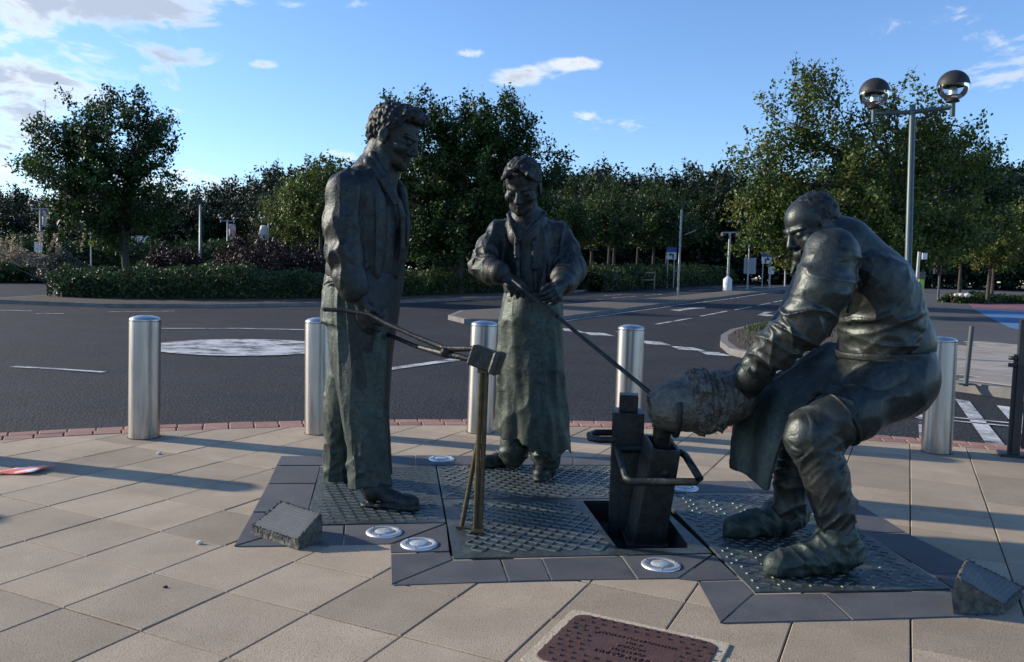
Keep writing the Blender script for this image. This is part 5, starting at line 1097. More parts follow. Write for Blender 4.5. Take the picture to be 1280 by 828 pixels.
def hair_cap(v, P, fr, H, front=.20, curl=.02, side=.40, fl=.0, nape=.25):
    """curly cap of hair on the skull"""
    r, f, u = fr
    v.ell(P(0, -.08, .66), np.array([.374, .455, .388]) * H, .02, 'u', fr); v.ell(P(0, -.28, .48), np.array([.29, .24, .27]) * H, .04 * H, 'u', fr)
    if fl: v.ell(P(0, .22, .90), np.array([.30, .24, .15]) * H, .10 * H, 'u', fr)
    o = P(0, 0, 0)
    def keep(X, Y, Z):
        x = ((X - o[0]) * r[0] + (Y - o[1]) * r[1] + (Z - o[2]) * r[2]) / H; y = ((X - o[0]) * f[0] + (Y - o[1]) * f[1] + (Z - o[2]) * f[2]) / H; z = ((X - o[0]) * u[0] + (Y - o[1]) * u[1] + (Z - o[2]) * u[2]) / H
        face = np.minimum(np.minimum(y - front + .12 * (z - .8), 9), 9); line = np.where(y > front - .3 * np.abs(x) - .0, 1.0, -1.0)
        hairline = .83 - 0.55 * np.clip((.30 - y) / .5, 0, 1) - .10 * np.clip((.02 - y) / .1, 0, 1); hairline = np.maximum(hairline, nape)
        sb = np.where((y < .02) & (y > -.12) & (np.abs(x) > .25), .52, hairline); return (hairline - z) * H * .7
    v.cut(keep)
    def cf(x, y, z):
        k = 1 / (H * .058); X, Y, Z_ = x * k, y * k, z * k; n = vnoise(X + 7, Y, Z_); return curl * H * (np.sin(X * 2.6 + 2 * n) * np.sin(Y * 2.6 + 1.5 * n) + np.sin(Z_ * 2.4 + 2 * n) * np.sin(X * 2.1 + Y * 1.7) * .8)
    v.disp(cf)
def hand(v, w, fwd, pn, side, L, curl=(.5, .5, .5, .5), thumb=(.6, .5), spread=.05, k=.006, tc=.45):
    """w wrist, fwd towards the knuckles, pn out of the palm, side +1/-1 for the thumb side (fwd x pn)"""
    f = unit(fwd); n = unit(np.asarray(pn) - f * np.dot(pn, f)); s = np.cross(f, n) * side; w = np.asarray(w, float)
    v.cone(w, w + f * .16 * L, .115 * L, .12 * L, .02, flat=n, fac=1.35); v.cone(w + f * .12 * L + s * .06 * L, w + f * .46 * L + s * .13 * L, .105 * L, .085 * L, .02, flat=n, fac=1.45); v.cone(w + f * .12 * L - s * .05 * L, w + f * .44 * L - s * .12 * L, .105 * L, .085 * L, .02, flat=n, fac=1.45)
    ln = [.42, .46, .43, .35]
    for i in range(4):
        o = .185 - i * .118; p = w + f * (.48 - (.0, -.02, .0, .045)[i]) * L + s * o * L; d = unit(f + s * spread * (1.5 - i)); a = 0.0; pts = [p - d * .08 * L, p]; rad = [.062 * L, .066 * L]
        for j, (q, rr) in enumerate(((.46, .058), (.31, .053), (.23, .045))):
            a += curl[i] * (1.0, 1.15, .75)[j]; dd = d * math.cos(a) + n * math.sin(a); p = p + dd * q * ln[i] * L; pts.append(p); rad.append(rr * L * (.88 if i == 3 else 1))
        v.chain(pts, rad, k)
    p = w + f * .12 * L + s * .10 * L + n * .03 * L; d = unit(f * (1 - thumb[0]) + s * thumb[0] + n * thumb[1]); p1 = p + d * .24 * L; d2 = unit(f * .8 + n * tc + s * .1); p2 = p1 + d2 * .17 * L; p3 = p2 + unit(d2 + n * tc * .4 - s * .25) * .13 * L
    v.chain([p, p1, p2, p3], [.085 * L, .068 * L, .06 * L, .048 * L], k * 2)
def shoe(v, heel, d, L, z0=0.006, hs=1.3):
    """heel point on the ground, d direction of the toe"""
    d = unit([d[0], d[1], 0]); s = np.array([-d[1], d[0], 0]); h = np.array([heel[0], heel[1], z0]); up = np.array([0, 0, 1.0]); P = lambda a, b, c: h + d * a * L + s * b * L + up * c * L * hs
    for a, b, r0, r1 in ((.12, .40, .135, .12), (.40, .72, .12, .165), (.72, .86, .165, .14)): v.cone(P(a, 0, .03), P(b, 0, .03), r0 * L, r1 * L, .01, flat=up, fac=3.4)
    v.cone(P(.15, 0, .17), P(.30, 0, .23), .125 * L, .125 * L, .03); v.cone(P(.30, 0, .20), P(.55, 0, .135), .13 * L, .125 * L, .03); v.cone(P(.55, 0, .12), P(.82, 0, .10), .13 * L, .125 * L, .03, flat=up, fac=1.2); v.ell(P(.80, 0, .105), np.array([.17, .155, .12]) * L, .02, 'u', [d, s, up]); v.chain([P(.30, .13, .06), P(.72, .165, .055), P(.93, .08, .055), P(.93, -.08, .055), P(.72, -.165, .055), P(.30, -.13, .06)], [.016 * L] * 6, .008)
    v.cone(P(.60, -.16, .14), P(.60, .16, .14), .012 * L, .012 * L, .008)
    v.cone(P(.18, 0, .2), P(.17, 0, .50), .13 * L, .125 * L, .03)
    v.box(P(.31, 0, .0), (.075 * L, .2 * L, .02 * L), .004, .004, 's', [d, s, up])
m_bz = bronze('bronze_dark', (0.0218, 0.0260, 0.0260), (0.0420, 0.0470, 0.0454), (0.0462, 0.0638, 0.0571), rough=0.46, metal=0.62)
m_bz_green = bronze('bronze_green_patina', (0.0269, 0.0361, 0.0311), (0.0454, 0.0588, 0.0496), (0.0655, 0.0924, 0.0756), rough=0.47, metal=0.5, patina=(0.42, 0.64))
m_bz_hair = bronze('bronze_hair', (0.0168, 0.0185, 0.0185), (0.0319, 0.0336, 0.0319), (0.0336, 0.0403, 0.0361), rough=0.5, metal=0.6)
m_bz_shine = bronze('bronze_polished', (0.0336, 0.0395, 0.0386), (0.0588, 0.0655, 0.0622), (0.0538, 0.0739, 0.0672), rough=0.40, metal=0.74, bump=0.003, patina=(0.5, 0.7))
VX = 0.006
def z_floor(v, z=0.004): v.cut(lambda X, Y, Z: z - Z)
# ------------------------------------------------------------------ the tall man with tongs
def man():
    y0 = 5.22; f = unit([.95, -.31, 0]); rt = np.array([f[1], -f[0], 0]); up = np.array([0, 0, 1.0]); q = lambda x, y, d=0.0: W(x, y, y0 + d)
    base = G(455, 622); t = thing('statue', (base.x, base.y, 0.006), 'tall bronze statue of a standing curly haired man holding tongs, sleeves down, flat apron', 'statue', 'bronze statues of steelworkers')
    o = np.array(t.location)
    # joints
    sR, eR, wR = q(434, 240, -.25), q(430, 318, -.30), q(447, 366, -.32); sL, eL, wL = q(486, 246, .24), q(490, 318, .30), q(486, 366, .26)
    hf, hu = unit([.90, -.28, -.34]), unit([.34, -.08, .94]); H = .365; hc = q(487, 208, -.02) - unit(hf) * .03
    r_, f_, u_ = frame_of(hf, hu)
    # body: head, neck, forearms and hands, with the trunk and legs carried on inside the clothes
    lo, hi = bbox([q(400, 110, -.1), q(530, 640, -.45), q(500, 300, .45), eR, eL], .12); v = Vol(lo, hi, VX); P = head(v, hc, hf, hu, H)
    v.cone(P(0, -.12, .24), q(470, 220), .105, .125, .03); v.cone(P(.16, -.04, .3), q(478, 222, -.12), .03, .035, .03)
    v.chain([q(466, 225), q(462, 290), q(452, 360)], [.15, .18, .18], .04); v.cone(sR, sL, .1, .1, .05)
    for a, b, c in ((sR, eR, wR), (sL, eL, wL)): v.chain([a, b, c], [.085, .075, .05], .03)
    v.chain([q(446, 380, -.12), q(455, 490, -.15), q(466, 600, -.22)], [.13, .1, .08], .04); v.chain([q(452, 380, .12), q(436, 490, .25), q(428, 590, .33)], [.13, .1, .08], .04)
    hand(v, wR, unit(q(460, 396, -.34) - wR), unit(-rt * .9 + f * .1), -1, .30, (.35, .42, .5, .55), (.35, .5))
    hand(v, wL, unit(q(490, 398, .2) - wL), unit(-f * .5 + np.array([0, -1, 0]) * .5), -1, .28, (.35, .4, .45, .5), (.5, .5))
    v.obj('body', m_bz, t)
    # hair
    hv = Vol(*bbox([P(0, 0, .6)], .33), .005); hair_cap(hv, P, (r_, f_, u_), H, curl=.018, fl=1, nape=.26); hv.obj('hair', m_bz_hair, t)
    # shirt
    lo, hi = bbox([q(396, 205), q(515, 372), sR, eR, sL, eL], .16); v = Vol(lo, hi, VX)
    C = [q(452, 350), q(454, 339), q(458, 312), q(462, 280), q(463, 255), q(462, 236), q(464, 218), q(470, 206)]
    v.loft(C, [.206, .214, .212, .205, .195, .165, .105, .08], [.25, .262, .266, .275, .275, .26, .155, .09], f, .03)
    v.cone(sR, sL, .10, .10, .05); v.cone(q(467, 217), sR, .07, .10, .05); v.cone(q(470, 217), sL, .07, .10, .05)
    ptR = [sR, q(428, 282, -.29), eR, q(438, 346, -.315)]; v.chain(ptR, [.112, .106, .104, .092], .04); ptL = [sL, q(491, 285, .28), eL, q(488, 348, .28)]; v.chain(ptL, [.11, .105, .10, .09], .04)
    v.fold_limb(ptR, [.112, .106, .104, .092], .017, 17, 2.2, .4, s0=.2); v.fold_limb(ptL, [.11, .105, .10, .09], .016, 17, 2.2, 2.0, s0=.2)
    v.wrinkle(.017, 8.0, (1, 1, .16), 3.1, 1.7); v.wrinkle(.014, 4.4, (1.1, 1.1, .5), 8.4); v.wrinkle(.004, 13, (1, 1, .5), 1.4)
    # shoulder seam and yoke
    v.chain([q(470, 212, -.1), q(452, 224, -.24), q(433, 236, -.37)], [.007] * 3, .006)
    # rolled cuffs
    for a, b, r0 in ((q(436, 345, -.315), q(442, 359, -.32), .098), (q(487, 345, .28), q(487, 362, .27), .092)): v.cone(a, b, r0, r0 - .004, .008); 
    # placket down the front
    fr0 = q(497, 262, -.1); v.chain([q(492, 232, -.12), q(503, 270, -.1), q(503, 310, -.08), q(496, 345, -.06)], [.016] * 4, .012, flat=rt, fac=.6)
    # open neck
    v.cone(q(486, 214, -.06), q(500, 246, -.10), .05, .022, .012, op='s')
    sh = v.obj('shirt', m_bz, t)
    # collar and loose neckerchief
    v = Vol(*bbox([q(450, 190, -.15), q(512, 310, -.2), q(500, 310, .1)], .12), .0055)
    v.chain([q(466, 200, .11), q(456, 200, .01), q(462, 203, -.11), q(477, 224, -.15), q(493, 254, -.16)], [.03, .036, .036, .03, .015], .014, flat=unit([.3, -.6, .5]), fac=1.3)
    v.chain([q(466, 190, .09), q(459, 190, .0), q(466, 194, -.10), q(481, 218, -.14), q(496, 250, -.15)], [.022, .024, .024, .02, .012], .008)
    v.chain([q(484, 210, .06), q(500, 236, .04), q(507, 270, .02), q(507, 304, .0)], [.022, .028, .03, .024], .012, flat=rt, fac=1.5)
    v.wrinkle(.006, 9, (1, 1, .5), 2.2); v.obj('collar', m_bz, t).parent = sh
    # trousers
    lo, hi = bbox([q(392, 340, -.2), q(505, 615, -.3), q(420, 610, .45), q(500, 350, .3)], .12); v = Vol(lo, hi, VX)
    v.loft([q(452, 347), q(450, 375), q(448, 405)], [.20, .212, .215], [.25, .26, .255], f, .03)
    R_ = [q(448, 390, -.10), q(448, 440, -.13), q(452, 500, -.17), q(459, 560, -.21), q(463, 608, -.24)]; v.loft(R_, [.20, .178, .148, .128, .13], [.155, .145, .13, .12, .12], f, .03)
    L_ = [q(449, 390, .12), q(442, 440, .2), q(432, 500, .27), q(427, 560, .34), q(427, 600, .37)]; v.loft(L_, [.185, .16, .135, .122, .12], [.15, .14, .13, .12, .118], f, .03)
    v.fold_limb(R_, [.2, .18, .16, .14, .13], .013, 13, 1.6, 1.1, s0=.45, reach=1.9); v.fold_limb(L_, [.2, .17, .15, .135, .13], .015, 13, 1.6, 2.9, s0=.4, reach=1.9); v.wrinkle(.014, 6.5, (1, 1, .2), 5.5, 1.8); v.wrinkle(.005, 11, (1, 1, .5), 2.5)
    v.chain([q(404, 356, -.16), q(411, 352, -.22), q(421, 351, -.255)], [.006, .010, .008], .01)
    tr_ = v.obj('trousers', m_bz_green, t)
    # apron: flat sheet wrapped round the front
    lo, hi = bbox([q(425, 335, -.2), q(510, 612, -.35), q(490, 612, .2), q(500, 340, .3)], .12); v = Vol(lo, hi, VX)
    fo = lambda th, s_: .006 * np.sin(th * 7 + s_ * 3) * (.3 + s_)
    AC = [q(455, 346, -.01), q(453, 390, -.04), q(452, 450, -.08), q(455, 520, -.13), q(461, 594, -.19)]; v.loft(AC, [.208, .218, .186, .153, .138], [.258, .262, .215, .175, .15], f, .01, fold=fo); w_ = Vol(lo, hi, VX); 
    v.wrinkle(.005, 4.0, (1.2, 1.2, .4), 1.5); v.loft([AC[0] + up * .1] + AC[1:-1] + [AC[-1] - up * .2], [.19, .198, .166, .133, .118], [.24, .242, .195, .155, .13], f, .01, op='s', fold=fo)
    c0 = q(431, 350, -.27); 
    edge0, edge1 = q(430, 350, -.28), q(441, 600, -.36); ed = unit(edge1 - edge0); pn = unit(np.cross(ed, [.25, .97, 0]));
    if pn @ f < 0: pn = -pn
    v.cut(lambda X, Y, Z: -((X - edge0[0]) * pn[0] + (Y - edge0[1]) * pn[1] + (Z - edge0[2]) * pn[2])); v.obj('apron', m_bz, t)
    v = Vol(*bbox([q(400, 338, -.3), q(505, 356, .3)], .1), VX); v.loft([q(453, 352), q(454, 342.5)], [.197, .199], [.246, .248], f, .01); v.obj('waistband', m_bz, t)
    # shoes
    for hp, d, nm in ((G(452, 634), (.97, -.2), 0), (G(420, 601), (.9, -.3), 1)):
        v = Vol(*bbox([(hp.x - .15, hp.y - .3, 0), (hp.x + .5, hp.y + .2, .24)], .05), .005); shoe(v, (hp.x, hp.y), d, .37, .008); z_floor(v, .008); v.obj('shoe', m_bz, t)
    return dict(wR=wR, wL=wL, f=f)
MAN = man()
# ------------------------------------------------------------------ the apprentice with the long apron
def boy():
    y0 = 5.86; f = unit([-.22, -.97, 0]); rt = np.array([f[1], -f[0], 0]); up = np.array([0, 0, 1.0]); q = lambda x, y, d=0.0: W(x, y, y0 + d)
    base = G(655, 596); t = thing('statue', (base.x, base.y, 0.006), 'bronze statue of a young worker in a long torn apron gripping a rod', 'statue', 'bronze statues of steelworkers')
    sR, eR, wR = q(625, 291, .02), q(605, 332, -.10), q(627, 342, -.30); sL, eL, wL = q(696, 293, .05), q(713, 337, -.06), q(701, 357, -.42)
    hf, hu = unit([-.20, -.86, -.46]), unit([-.06, -.42, .90]); H = .345; hc = q(654, 262, -.10); r_, f_, u_ = frame_of(hf, hu)
    lo, hi = bbox([q(585, 190), q(735, 615, .1), q(640, 300, -.5), q(660, 300, .3)], .1); v = Vol(lo, hi, VX); P = head(v, hc, hf, hu, H, age=.2, jw=.86, brow=.8)
    v.cone(P(0, -.16, .22), q(658, 290, .03), .082, .095, .03); v.chain([q(659, 285), q(662, 340), q(665, 390)], [.15, .17, .18], .04); v.cone(sR, sL, .09, .09, .05)
    v.ell(q(655, 296, -.10), (.11, .07, .1), .03)                                   # open breast
    v.cone(q(640, 281, -.13), q(654, 285, -.15), .018, .016, .02); v.cone(q(668, 281, -.11), q(657, 285, -.15), .018, .016, .02)
    for a, b, c in ((sR, eR, wR), (sL, eL, wL)): v.chain([a, b, c], [.075, .065, .047], .03)
    v.chain([q(650, 400, 0), q(640, 570, .08)], [.12, .08], .03); v.chain([q(676, 400, 0), q(682, 585, -.05)], [.12, .08], .03)
    tipR = q(652, 366, -.40); hand(v, wR, unit(q(646, 358, -.36) - wR), unit([.35, .35, -.8]), 1, .25, (.25, .45, .55, .6), (.5, .45), tc=.5)
    hand(v, wL, unit(q(688, 382, -.66) - wL), unit([-.75, .25, -.35]), -1, .25, (.5, .6, .65, .7), (.4, .6))
    v.obj('body', m_bz, t)
    hv = Vol(*bbox([P(0, 0, .6)], .31), .005); hair_cap(hv, P, (r_, f_, u_), H, curl=.012, nape=.28)
    for sx in (-1, 1): hv.chain([P(sx * .04, .30, .97), P(sx * .20, .36, .88), P(sx * .31, .27, .74)], [.04 * H, .055 * H, .045 * H], .02)
    hv.cone(P(0.03, .25, 1.04), P(.02, -.2, 1.08), .02 * H, .02 * H, .015, op='s'); hv.disp(lambda x, y, z: .004 * np.sin(x * 90 + 3 * vnoise(x * 20, y * 20, z * 20)) * np.sin(z * 70)); hv.obj('hair', m_bz_hair, t)
    # shirt
    lo, hi = bbox([q(585, 270), q(738, 385, .1), q(640, 330, -.45), q(660, 300, .25)], .12); v = Vol(lo, hi, VX)
    v.loft([q(667, 388), q(666, 370), q(664, 345), q(661, 318), q(660, 296), q(660, 282), q(658, 272)], [.16, .163, .163, .158, .14, .105, .08], [.19, .195, .20, .205, .20, .145, .085], f, .03)
    v.cone(sR, sL, .07, .07, .05); v.cone(q(652, 275, .02), sR, .058, .075, .05); v.cone(q(665, 275, .02), sL, .058, .075, .05)
    pR = [sR, q(613, 311, -.03), q(605, 331, -.11), q(616, 339, -.22)]; v.chain(pR, [.078, .086, .088, .088], .04); pL = [sL, q(706, 315, .02), q(712, 337, -.08), q(706, 349, -.26)]; v.chain(pL, [.082, .10, .10, .09], .04)
    v.fold_limb(pR, [.08, .09, .09, .09], .022, 24, 1.8, .2, s0=.1); v.fold_limb(pL, [.085, .1, .1, .09], .022, 22, 1.8, 1.6, s0=.1); v.wrinkle(.017, 9, (1, .8, .16), 2.7, 1.7); v.wrinkle(.006, 5.0, (1, 1, .8), 6.1); v.wrinkle(.004, 14, (1, 1, .4), 1.1)
    v.cone(q(617, 340, -.235), q(624, 341.5, -.285), .088, .078, .012); v.cone(q(706.5, 352.5, -.29), q(704, 355, -.36), .086, .078, .012)        # cuffs
    v.cone(q(651, 272, -.16), q(646, 300, -.22), .055, .015, .012, op='s'); v.cone(q(653, 275, -.14), q(647, 296, -.20), .07, .03, .012, op='s')
    # collar and placket
    v.chain([q(644, 262, .06), q(638, 270, -.04), q(640, 280, -.13), q(646, 299, -.195)], [.022, .028, .026, .010], .01, flat=unit([.5, -.6, .6]), fac=1.7); v.chain([q(672, 262, .06), q(678, 268, -.04), q(668, 280, -.13), q(649, 300, -.195)], [.022, .03, .028, .010], .01, flat=unit([-.5, -.6, .6]), fac=1.7); v.chain([q(646, 300, -.18), q(646, 320, -.18), q(647, 345, -.178), q(650, 372, -.165)], [.02] * 4, .014, flat=f, fac=1.5)
    sh = v.obj('shirt', m_bz, t)
    for yy in (304, 322): v = Vol(*bbox([q(645.5, yy, -.2)], .04), .003); v.ell(q(645.5, yy, -.2), (.014, .012, .014), .004); v.obj('button', m_bz, t).parent = sh
    # braces strap
    v = Vol(*bbox([q(668, 290, -.1), q(672, 385, -.3)], .1), .0045); v.chain([q(671, 285, -.10), q(668, 305, -.175), q(668, 330, -.18), q(669, 362, -.17)], [.02] * 4, .01, flat=f, fac=2.0); v.box(q(668.5, 333, -.192), (.024, .012, .024), .006); v.obj('brace_strap', m_bz, t)
    # long leather apron with torn hem
    lo, hi = bbox([q(610, 370), q(722, 575, 0), q(660, 470, -.35), q(660, 470, .3)], .1); v = Vol(lo, hi, VX)
    fo = lambda th, s_: (.012 * np.sin(th * 5 + 1 + 2 * s_) + .007 * np.sin(th * 9 - s_ * 5) + .004 * np.sin(th * 15 + 8 * s_)) * (.15 + .85 * s_)
    C = [q(666, 366, -.02), q(664, 395, -.02), q(664, 440, -.02), q(664, 490, -.02), q(665, 535, -.03), q(666, 575, -.03)]; aa = [.175, .19, .20, .205, .215, .225]; bb = [.20, .222, .232, .238, .255, .27]
    v.loft(C, aa, bb, f, .01, fold=fo); v.wrinkle(.009, 3.6, (1.2, 1.2, .7), 4.4); v.wrinkle(.005, 9.0, (1, 1, .7), 9.4); v.loft(C[3:-1] + [C[-1] - up * .12], [x - .045 for x in aa[3:]], [x - .045 for x in bb[3:]], f, .008, op='s', fold=fo)
    hL, hR = q(618, 549, -.2), q(713, 570, -.2); ex = unit([hR[0] - hL[0], hR[1] - hL[1], 0]); wl = np.linalg.norm((hR - hL)[:2])
    def hem(X, Y, Z):
        s_ = ((X - hL[0]) * ex[0] + (Y - hL[1]) * ex[1]) / wl; zz = hL[2] + (hR[2] - hL[2]) * s_; n = .016 * np.sin(s_ * 21 + 1) + .012 * np.sin(s_ * 47) + .03 * np.clip(np.abs(s_ - .72) * 3, 0, 1) - .02; return zz + n - Z + 0 * Y
    v.cut(hem); tr = q(630, 546, -.2); v.cone(tr - up * .06, tr + up * .012, .035, .022, .006, op='s'); v.cone(tr + up * .01, tr + up * .042 + ex * -.01, .026, .012, .006, op='s')
    v.obj('apron', m_bz_green, t)
    v = Vol(*bbox([q(630, 368), q(708, 378)], .25), .007); v.loft([q(667, 377, -.02), q(667, 370, -.02)], [.188, .182], [.212, .208], f, .01); v.obj('waistband', m_bz, t)
    v = Vol(*bbox([q(625, 530, .1), q(700, 590, -.1)], .16), VX)                                # trouser legs under the apron
    v.chain([q(648, 470, .04), q(643, 555, .07), q(642, 568, .08)], [.12, .105, .098], .03); v.chain([q(682, 470, -.02), q(683, 560, -.06), q(684, 572, -.06)], [.12, .105, .098], .03); v.wrinkle(.02, 6, (.8, .8, 1.5), 3.3); tr_ = v.obj('trousers', m_bz_green, t)
    a = G(652, 583); b = G(688, 591)
    for hp, d in ((a, (-.93, -.37)), (b, (-.28, -.96))):
        v = Vol(*bbox([(hp.x - .42, hp.y - .48, 0), (hp.x + .2, hp.y + .15, .24)], .04), .005); shoe(v, (hp.x, hp.y), d, .35, .010); 
        dd = unit([*d, 0]); 
        for k_ in (.36, .44, .52): p_ = np.array([hp.x, hp.y, 0]) + dd * k_ * .36; s_ = np.array([-dd[1], dd[0], 0]); v.cone(p_ + s_ * .04 + up * (.155 - .2 * (k_ - .36)), p_ - s_ * .04 + up * (.155 - .2 * (k_ - .36)), .009, .009, .006)
        z_floor(v, .010); v.obj('shoe', m_bz, t)
    return dict(wR=wR, wL=wL)
BOY = boy()
# ------------------------------------------------------------------ the man bending to pour
def pourer():
    y0 = 4.34; up = np.array([0, 0, 1.0]); f = unit([-.97, -.24, 0]); rt = np.array([f[1], -f[0], 0]); q = lambda x, y, d=0.0: W(x, y, y0 + d)
    base = G(1010, 695); t = thing('statue', (base.x, base.y, 0.006), 'glossy bronze statue of a balding man bending over with sleeves, split apron and bound leggings', 'statue', 'bronze statues of steelworkers')
    # left side is the near one
    sN, eN, wN = q(1040, 318, -.24), q(1007, 402, -.27), q(940, 468, -.06); sF, eF, wF = q(1030, 330, .22), q(985, 415, .28), q(930, 470, .28)
    hipN, kN, aN = q(1112, 470, -.14), q(1014, 545, -.25), q(1047, 668, -.30); hipF, kF, aF = q(1105, 470, .16), q(1000, 540, .22), q(985, 645, .24)
    hf, hu = unit([-.88, -.26, -.38]), unit([-.38, -.02, .92]); H = .325; hc = q(1026, 321, -.02); r_, f_, u_ = frame_of(hf, hu)
    lo, hi = bbox([q(900, 235, -.3), q(1185, 560, .3), aN, aF], .12); v = Vol(lo, hi, VX); P = head(v, hc, hf, hu, H)
    v.cone(P(0, -.16, .30), q(1050, 322), .10, .11, .04); v.chain([q(1052, 312), q(1090, 360), q(1115, 430), q(1112, 465)], [.17, .2, .2, .19], .05); v.cone(sN, sF, .1, .1, .06)
    for a, b, c in ((sN, eN, wN), (sF, eF, wF)): v.chain([a, b, c], [.1, .085, .06], .03)
    for a, b, c in ((hipN, kN, aN), (hipF, kF, aF)): v.chain([a, b, c], [.14, .11, .08], .04)
    v.obj('body', m_bz_shine, t)
    # cropped curly hair on the back of the skull, ragged lock of kerchief under the chin
    hv = Vol(*bbox([P(0, -.1, .6)], .30), .0045); hv.ell(P(0, -.13, .655), np.array([.365, .405, .365]) * H, .02, 'u', (r_, f_, u_)); hv.ell(P(0, -.30, .48), np.array([.28, .2, .26]) * H, .04 * H, 'u', (r_, f_, u_)); o_ = P(0, 0, 0)
    def keep(X, Y, Z):
        x = ((X - o_[0]) * r_[0] + (Y - o_[1]) * r_[1] + (Z - o_[2]) * r_[2]) / H; yy = ((X - o_[0]) * f_[0] + (Y - o_[1]) * f_[1] + (Z - o_[2]) * f_[2]) / H; zz = ((X - o_[0]) * u_[0] + (Y - o_[1]) * u_[1] + (Z - o_[2]) * u_[2]) / H
        hl = np.maximum(.30, .52 + .5 * np.clip(yy + .05, -1, 1)); hl = np.where(yy > .02, .5 + 2.2 * (yy - .02), hl); return np.maximum((hl - zz) * H * .6, (yy - .20) * H)
    hv.cut(keep); hv.disp(lambda x, y, z: .0065 * np.sin(x * 95 + 2 * vnoise(x * 30, y * 30, z * 30)) * np.sin(z * 95 + 2 * vnoise(x * 30 + 4, y * 30, z * 30)) * np.cos(y * 80)); hv.obj('hair', m_bz_hair, t)
    v = Vol(*bbox([q(985, 300), q(1010, 365)], .1), .0045)
    for k_, (x0, y0_, x1, y1, d) in enumerate(((1001, 318, 990, 342, -.03), (1000, 316, 997, 350, -.05), (1004, 318, 1003, 352, -.02), (1006, 318, 1008, 345, .0))): v.chain([q(x0, y0_, d), q((x0 + x1) / 2 + (1.5 if k_ % 2 else -1.5), (y0_ + y1) / 2, d), q(x1, y1, d)], [.02, .014, .009], .008, flat=[0, 1, 0], fac=.6)
    v.cone(q(1000, 318, -.06), q(1012, 316, -.1), .035, .03, .02); v.obj('neckerchief', m_bz, t)
    # shirt: round back, big sleeves
    lo, hi = bbox([q(915, 275, -.25), q(1180, 470, .3), sN, eN, sF, eF], .26); v = Vol(lo, hi, .0065)
    C = [q(1104, 441), q(1102, 420), q(1098, 390), q(1087, 355), q(1072, 333), q(1057, 321), q(1046, 313)]; v.loft(C, [.22, .224, .212, .19, .152, .105, .075], [.23, .24, .245, .245, .225, .18, .11], [unit(np.cross(rt, C[min(i + 1, 6)] - C[max(i - 1, 0)])) for i in range(7)], .04)
    v.cone(sN, sF, .105, .105, .06)
    pN = [sN, q(1029, 360, -.28), eN, q(972, 434, -.17), q(944, 462, -.07)]; rN = [.128, .130, .118, .102, .080]; v.chain(pN, rN, .05); pF = [sF, q(1015, 365, .25), eF, q(950, 450, .27)]; v.chain(pF, [.12, .115, .105, .08], .05)
    v.fold_limb(pN, rN, .042, 26, 1.4, .6, s0=.33, reach=1.9, sharp=2.2); v.fold_limb(pF, [.12, .115, .105, .08], .022, 22, 1.1, 2.4, s0=.3)
    # armhole seam and drapery across the ribs
    sm = [q(1052, 286, -.10), q(1066, 302, -.22), q(1072, 330, -.27), q(1069, 360, -.28), q(1060, 390, -.26)]; v.chain(sm, [.012] * 5, .008)
    fl = [q(1060, 300), q(1088, 345), q(1106, 390), q(1112, 445)]; v.fold_limb(fl, [.18, .23, .25, .24], .016, 26, 2.0, 2.1, reach=1.7, sharp=2.6, s0=.1, s1=1.2)
    v.wrinkle(.009, 6, (.45, .7, 1.5), 7.7, 1.8); v.wrinkle(.004, 11, (1, 1, 1.2), 2.0)
    sh = v.obj('shirt', m_bz_shine, t)
    # buckled cuff and gauntlets
    v = Vol(*bbox([q(925, 465, -.12), q(948, 486, -.1)], .14), .005); v.cone(q(950, 458, -.075), q(938, 470, -.045), .086, .08, .01); v.box(q(942, 461, -.135), (.035, .012, .02), .005, .006, 'u', [unit([-.75, .1, -.6]), unit([0, -1, 0]), unit([-.6, 0, .75])]); v.obj('cuff', m_bz_shine, t).parent = sh
    v = Vol(*bbox([q(860, 470, -.2), q(950, 520, .45)], .14), .006)
    hN = q(938, 480, .06); hand(v, hN, unit(q(914, 496, .12) - hN), unit([-.1, .75, .5]), 1, .27, (.30, .34, .36, .4), (.45, .4), k=.014); v.cone(q(944, 466, -.04), hN, .078, .07, .03)
    hF_ = q(934, 480, .32); hand(v, hF_, unit(q(898, 498, .34) - hF_), unit([-.1, -.75, .4]), -1, .27, (.3, .34, .36, .4), (.45, .4), k=.014); v.cone(wF, hF_, .075, .07, .03); v.wrinkle(.006, 12, (1, 1, 1), 1.0); v.obj('gloves', m_bz, t)
    # trousers
    lo, hi = bbox([hipN, kN, aN, hipF, kF, aF, q(1185, 440, 0)], .2); v = Vol(lo, hi, .0065)
    v.ell(q(1120, 470), (.205, .25, .20), .05); v.loft([q(1106, 470), q(1104, 440)], [.222, .226], [.235, .236], f, .04)
    tN = [q(1120, 484, -.12), q(1066, 514, -.20), kN]; v.chain(tN, [.165, .138, .112], .05); sNp = [kN, q(1033, 596, -.28), q(1044, 636, -.295), aN]; v.chain(sNp, [.122, .104, .092, .084], .04)
    tF = [q(1114, 484, .13), q(1060, 508, .2), kF]; v.chain(tF, [.165, .145, .12], .05); sFp = [kF, q(992, 590, .23), aF]; v.chain(sFp, [.115, .10, .085], .04)
    v.fold_limb(sNp, [.122, .104, .092, .084], .026, 44, 2.2, 1.9, reach=2.0, sharp=2.0); v.fold_limb(sFp, [.115, .1, .085], .024, 40, 2.2, .9, reach=2.0, sharp=2.0); v.fold_limb(tN, [.175, .15, .125], .010, 13, 1.6, .3, reach=1.8)
    # open pocket
    v.wrinkle(.012, 4.0, (1, 1, 1), 3.9)
    tr_ = v.obj('trousers', m_bz_shine, t)
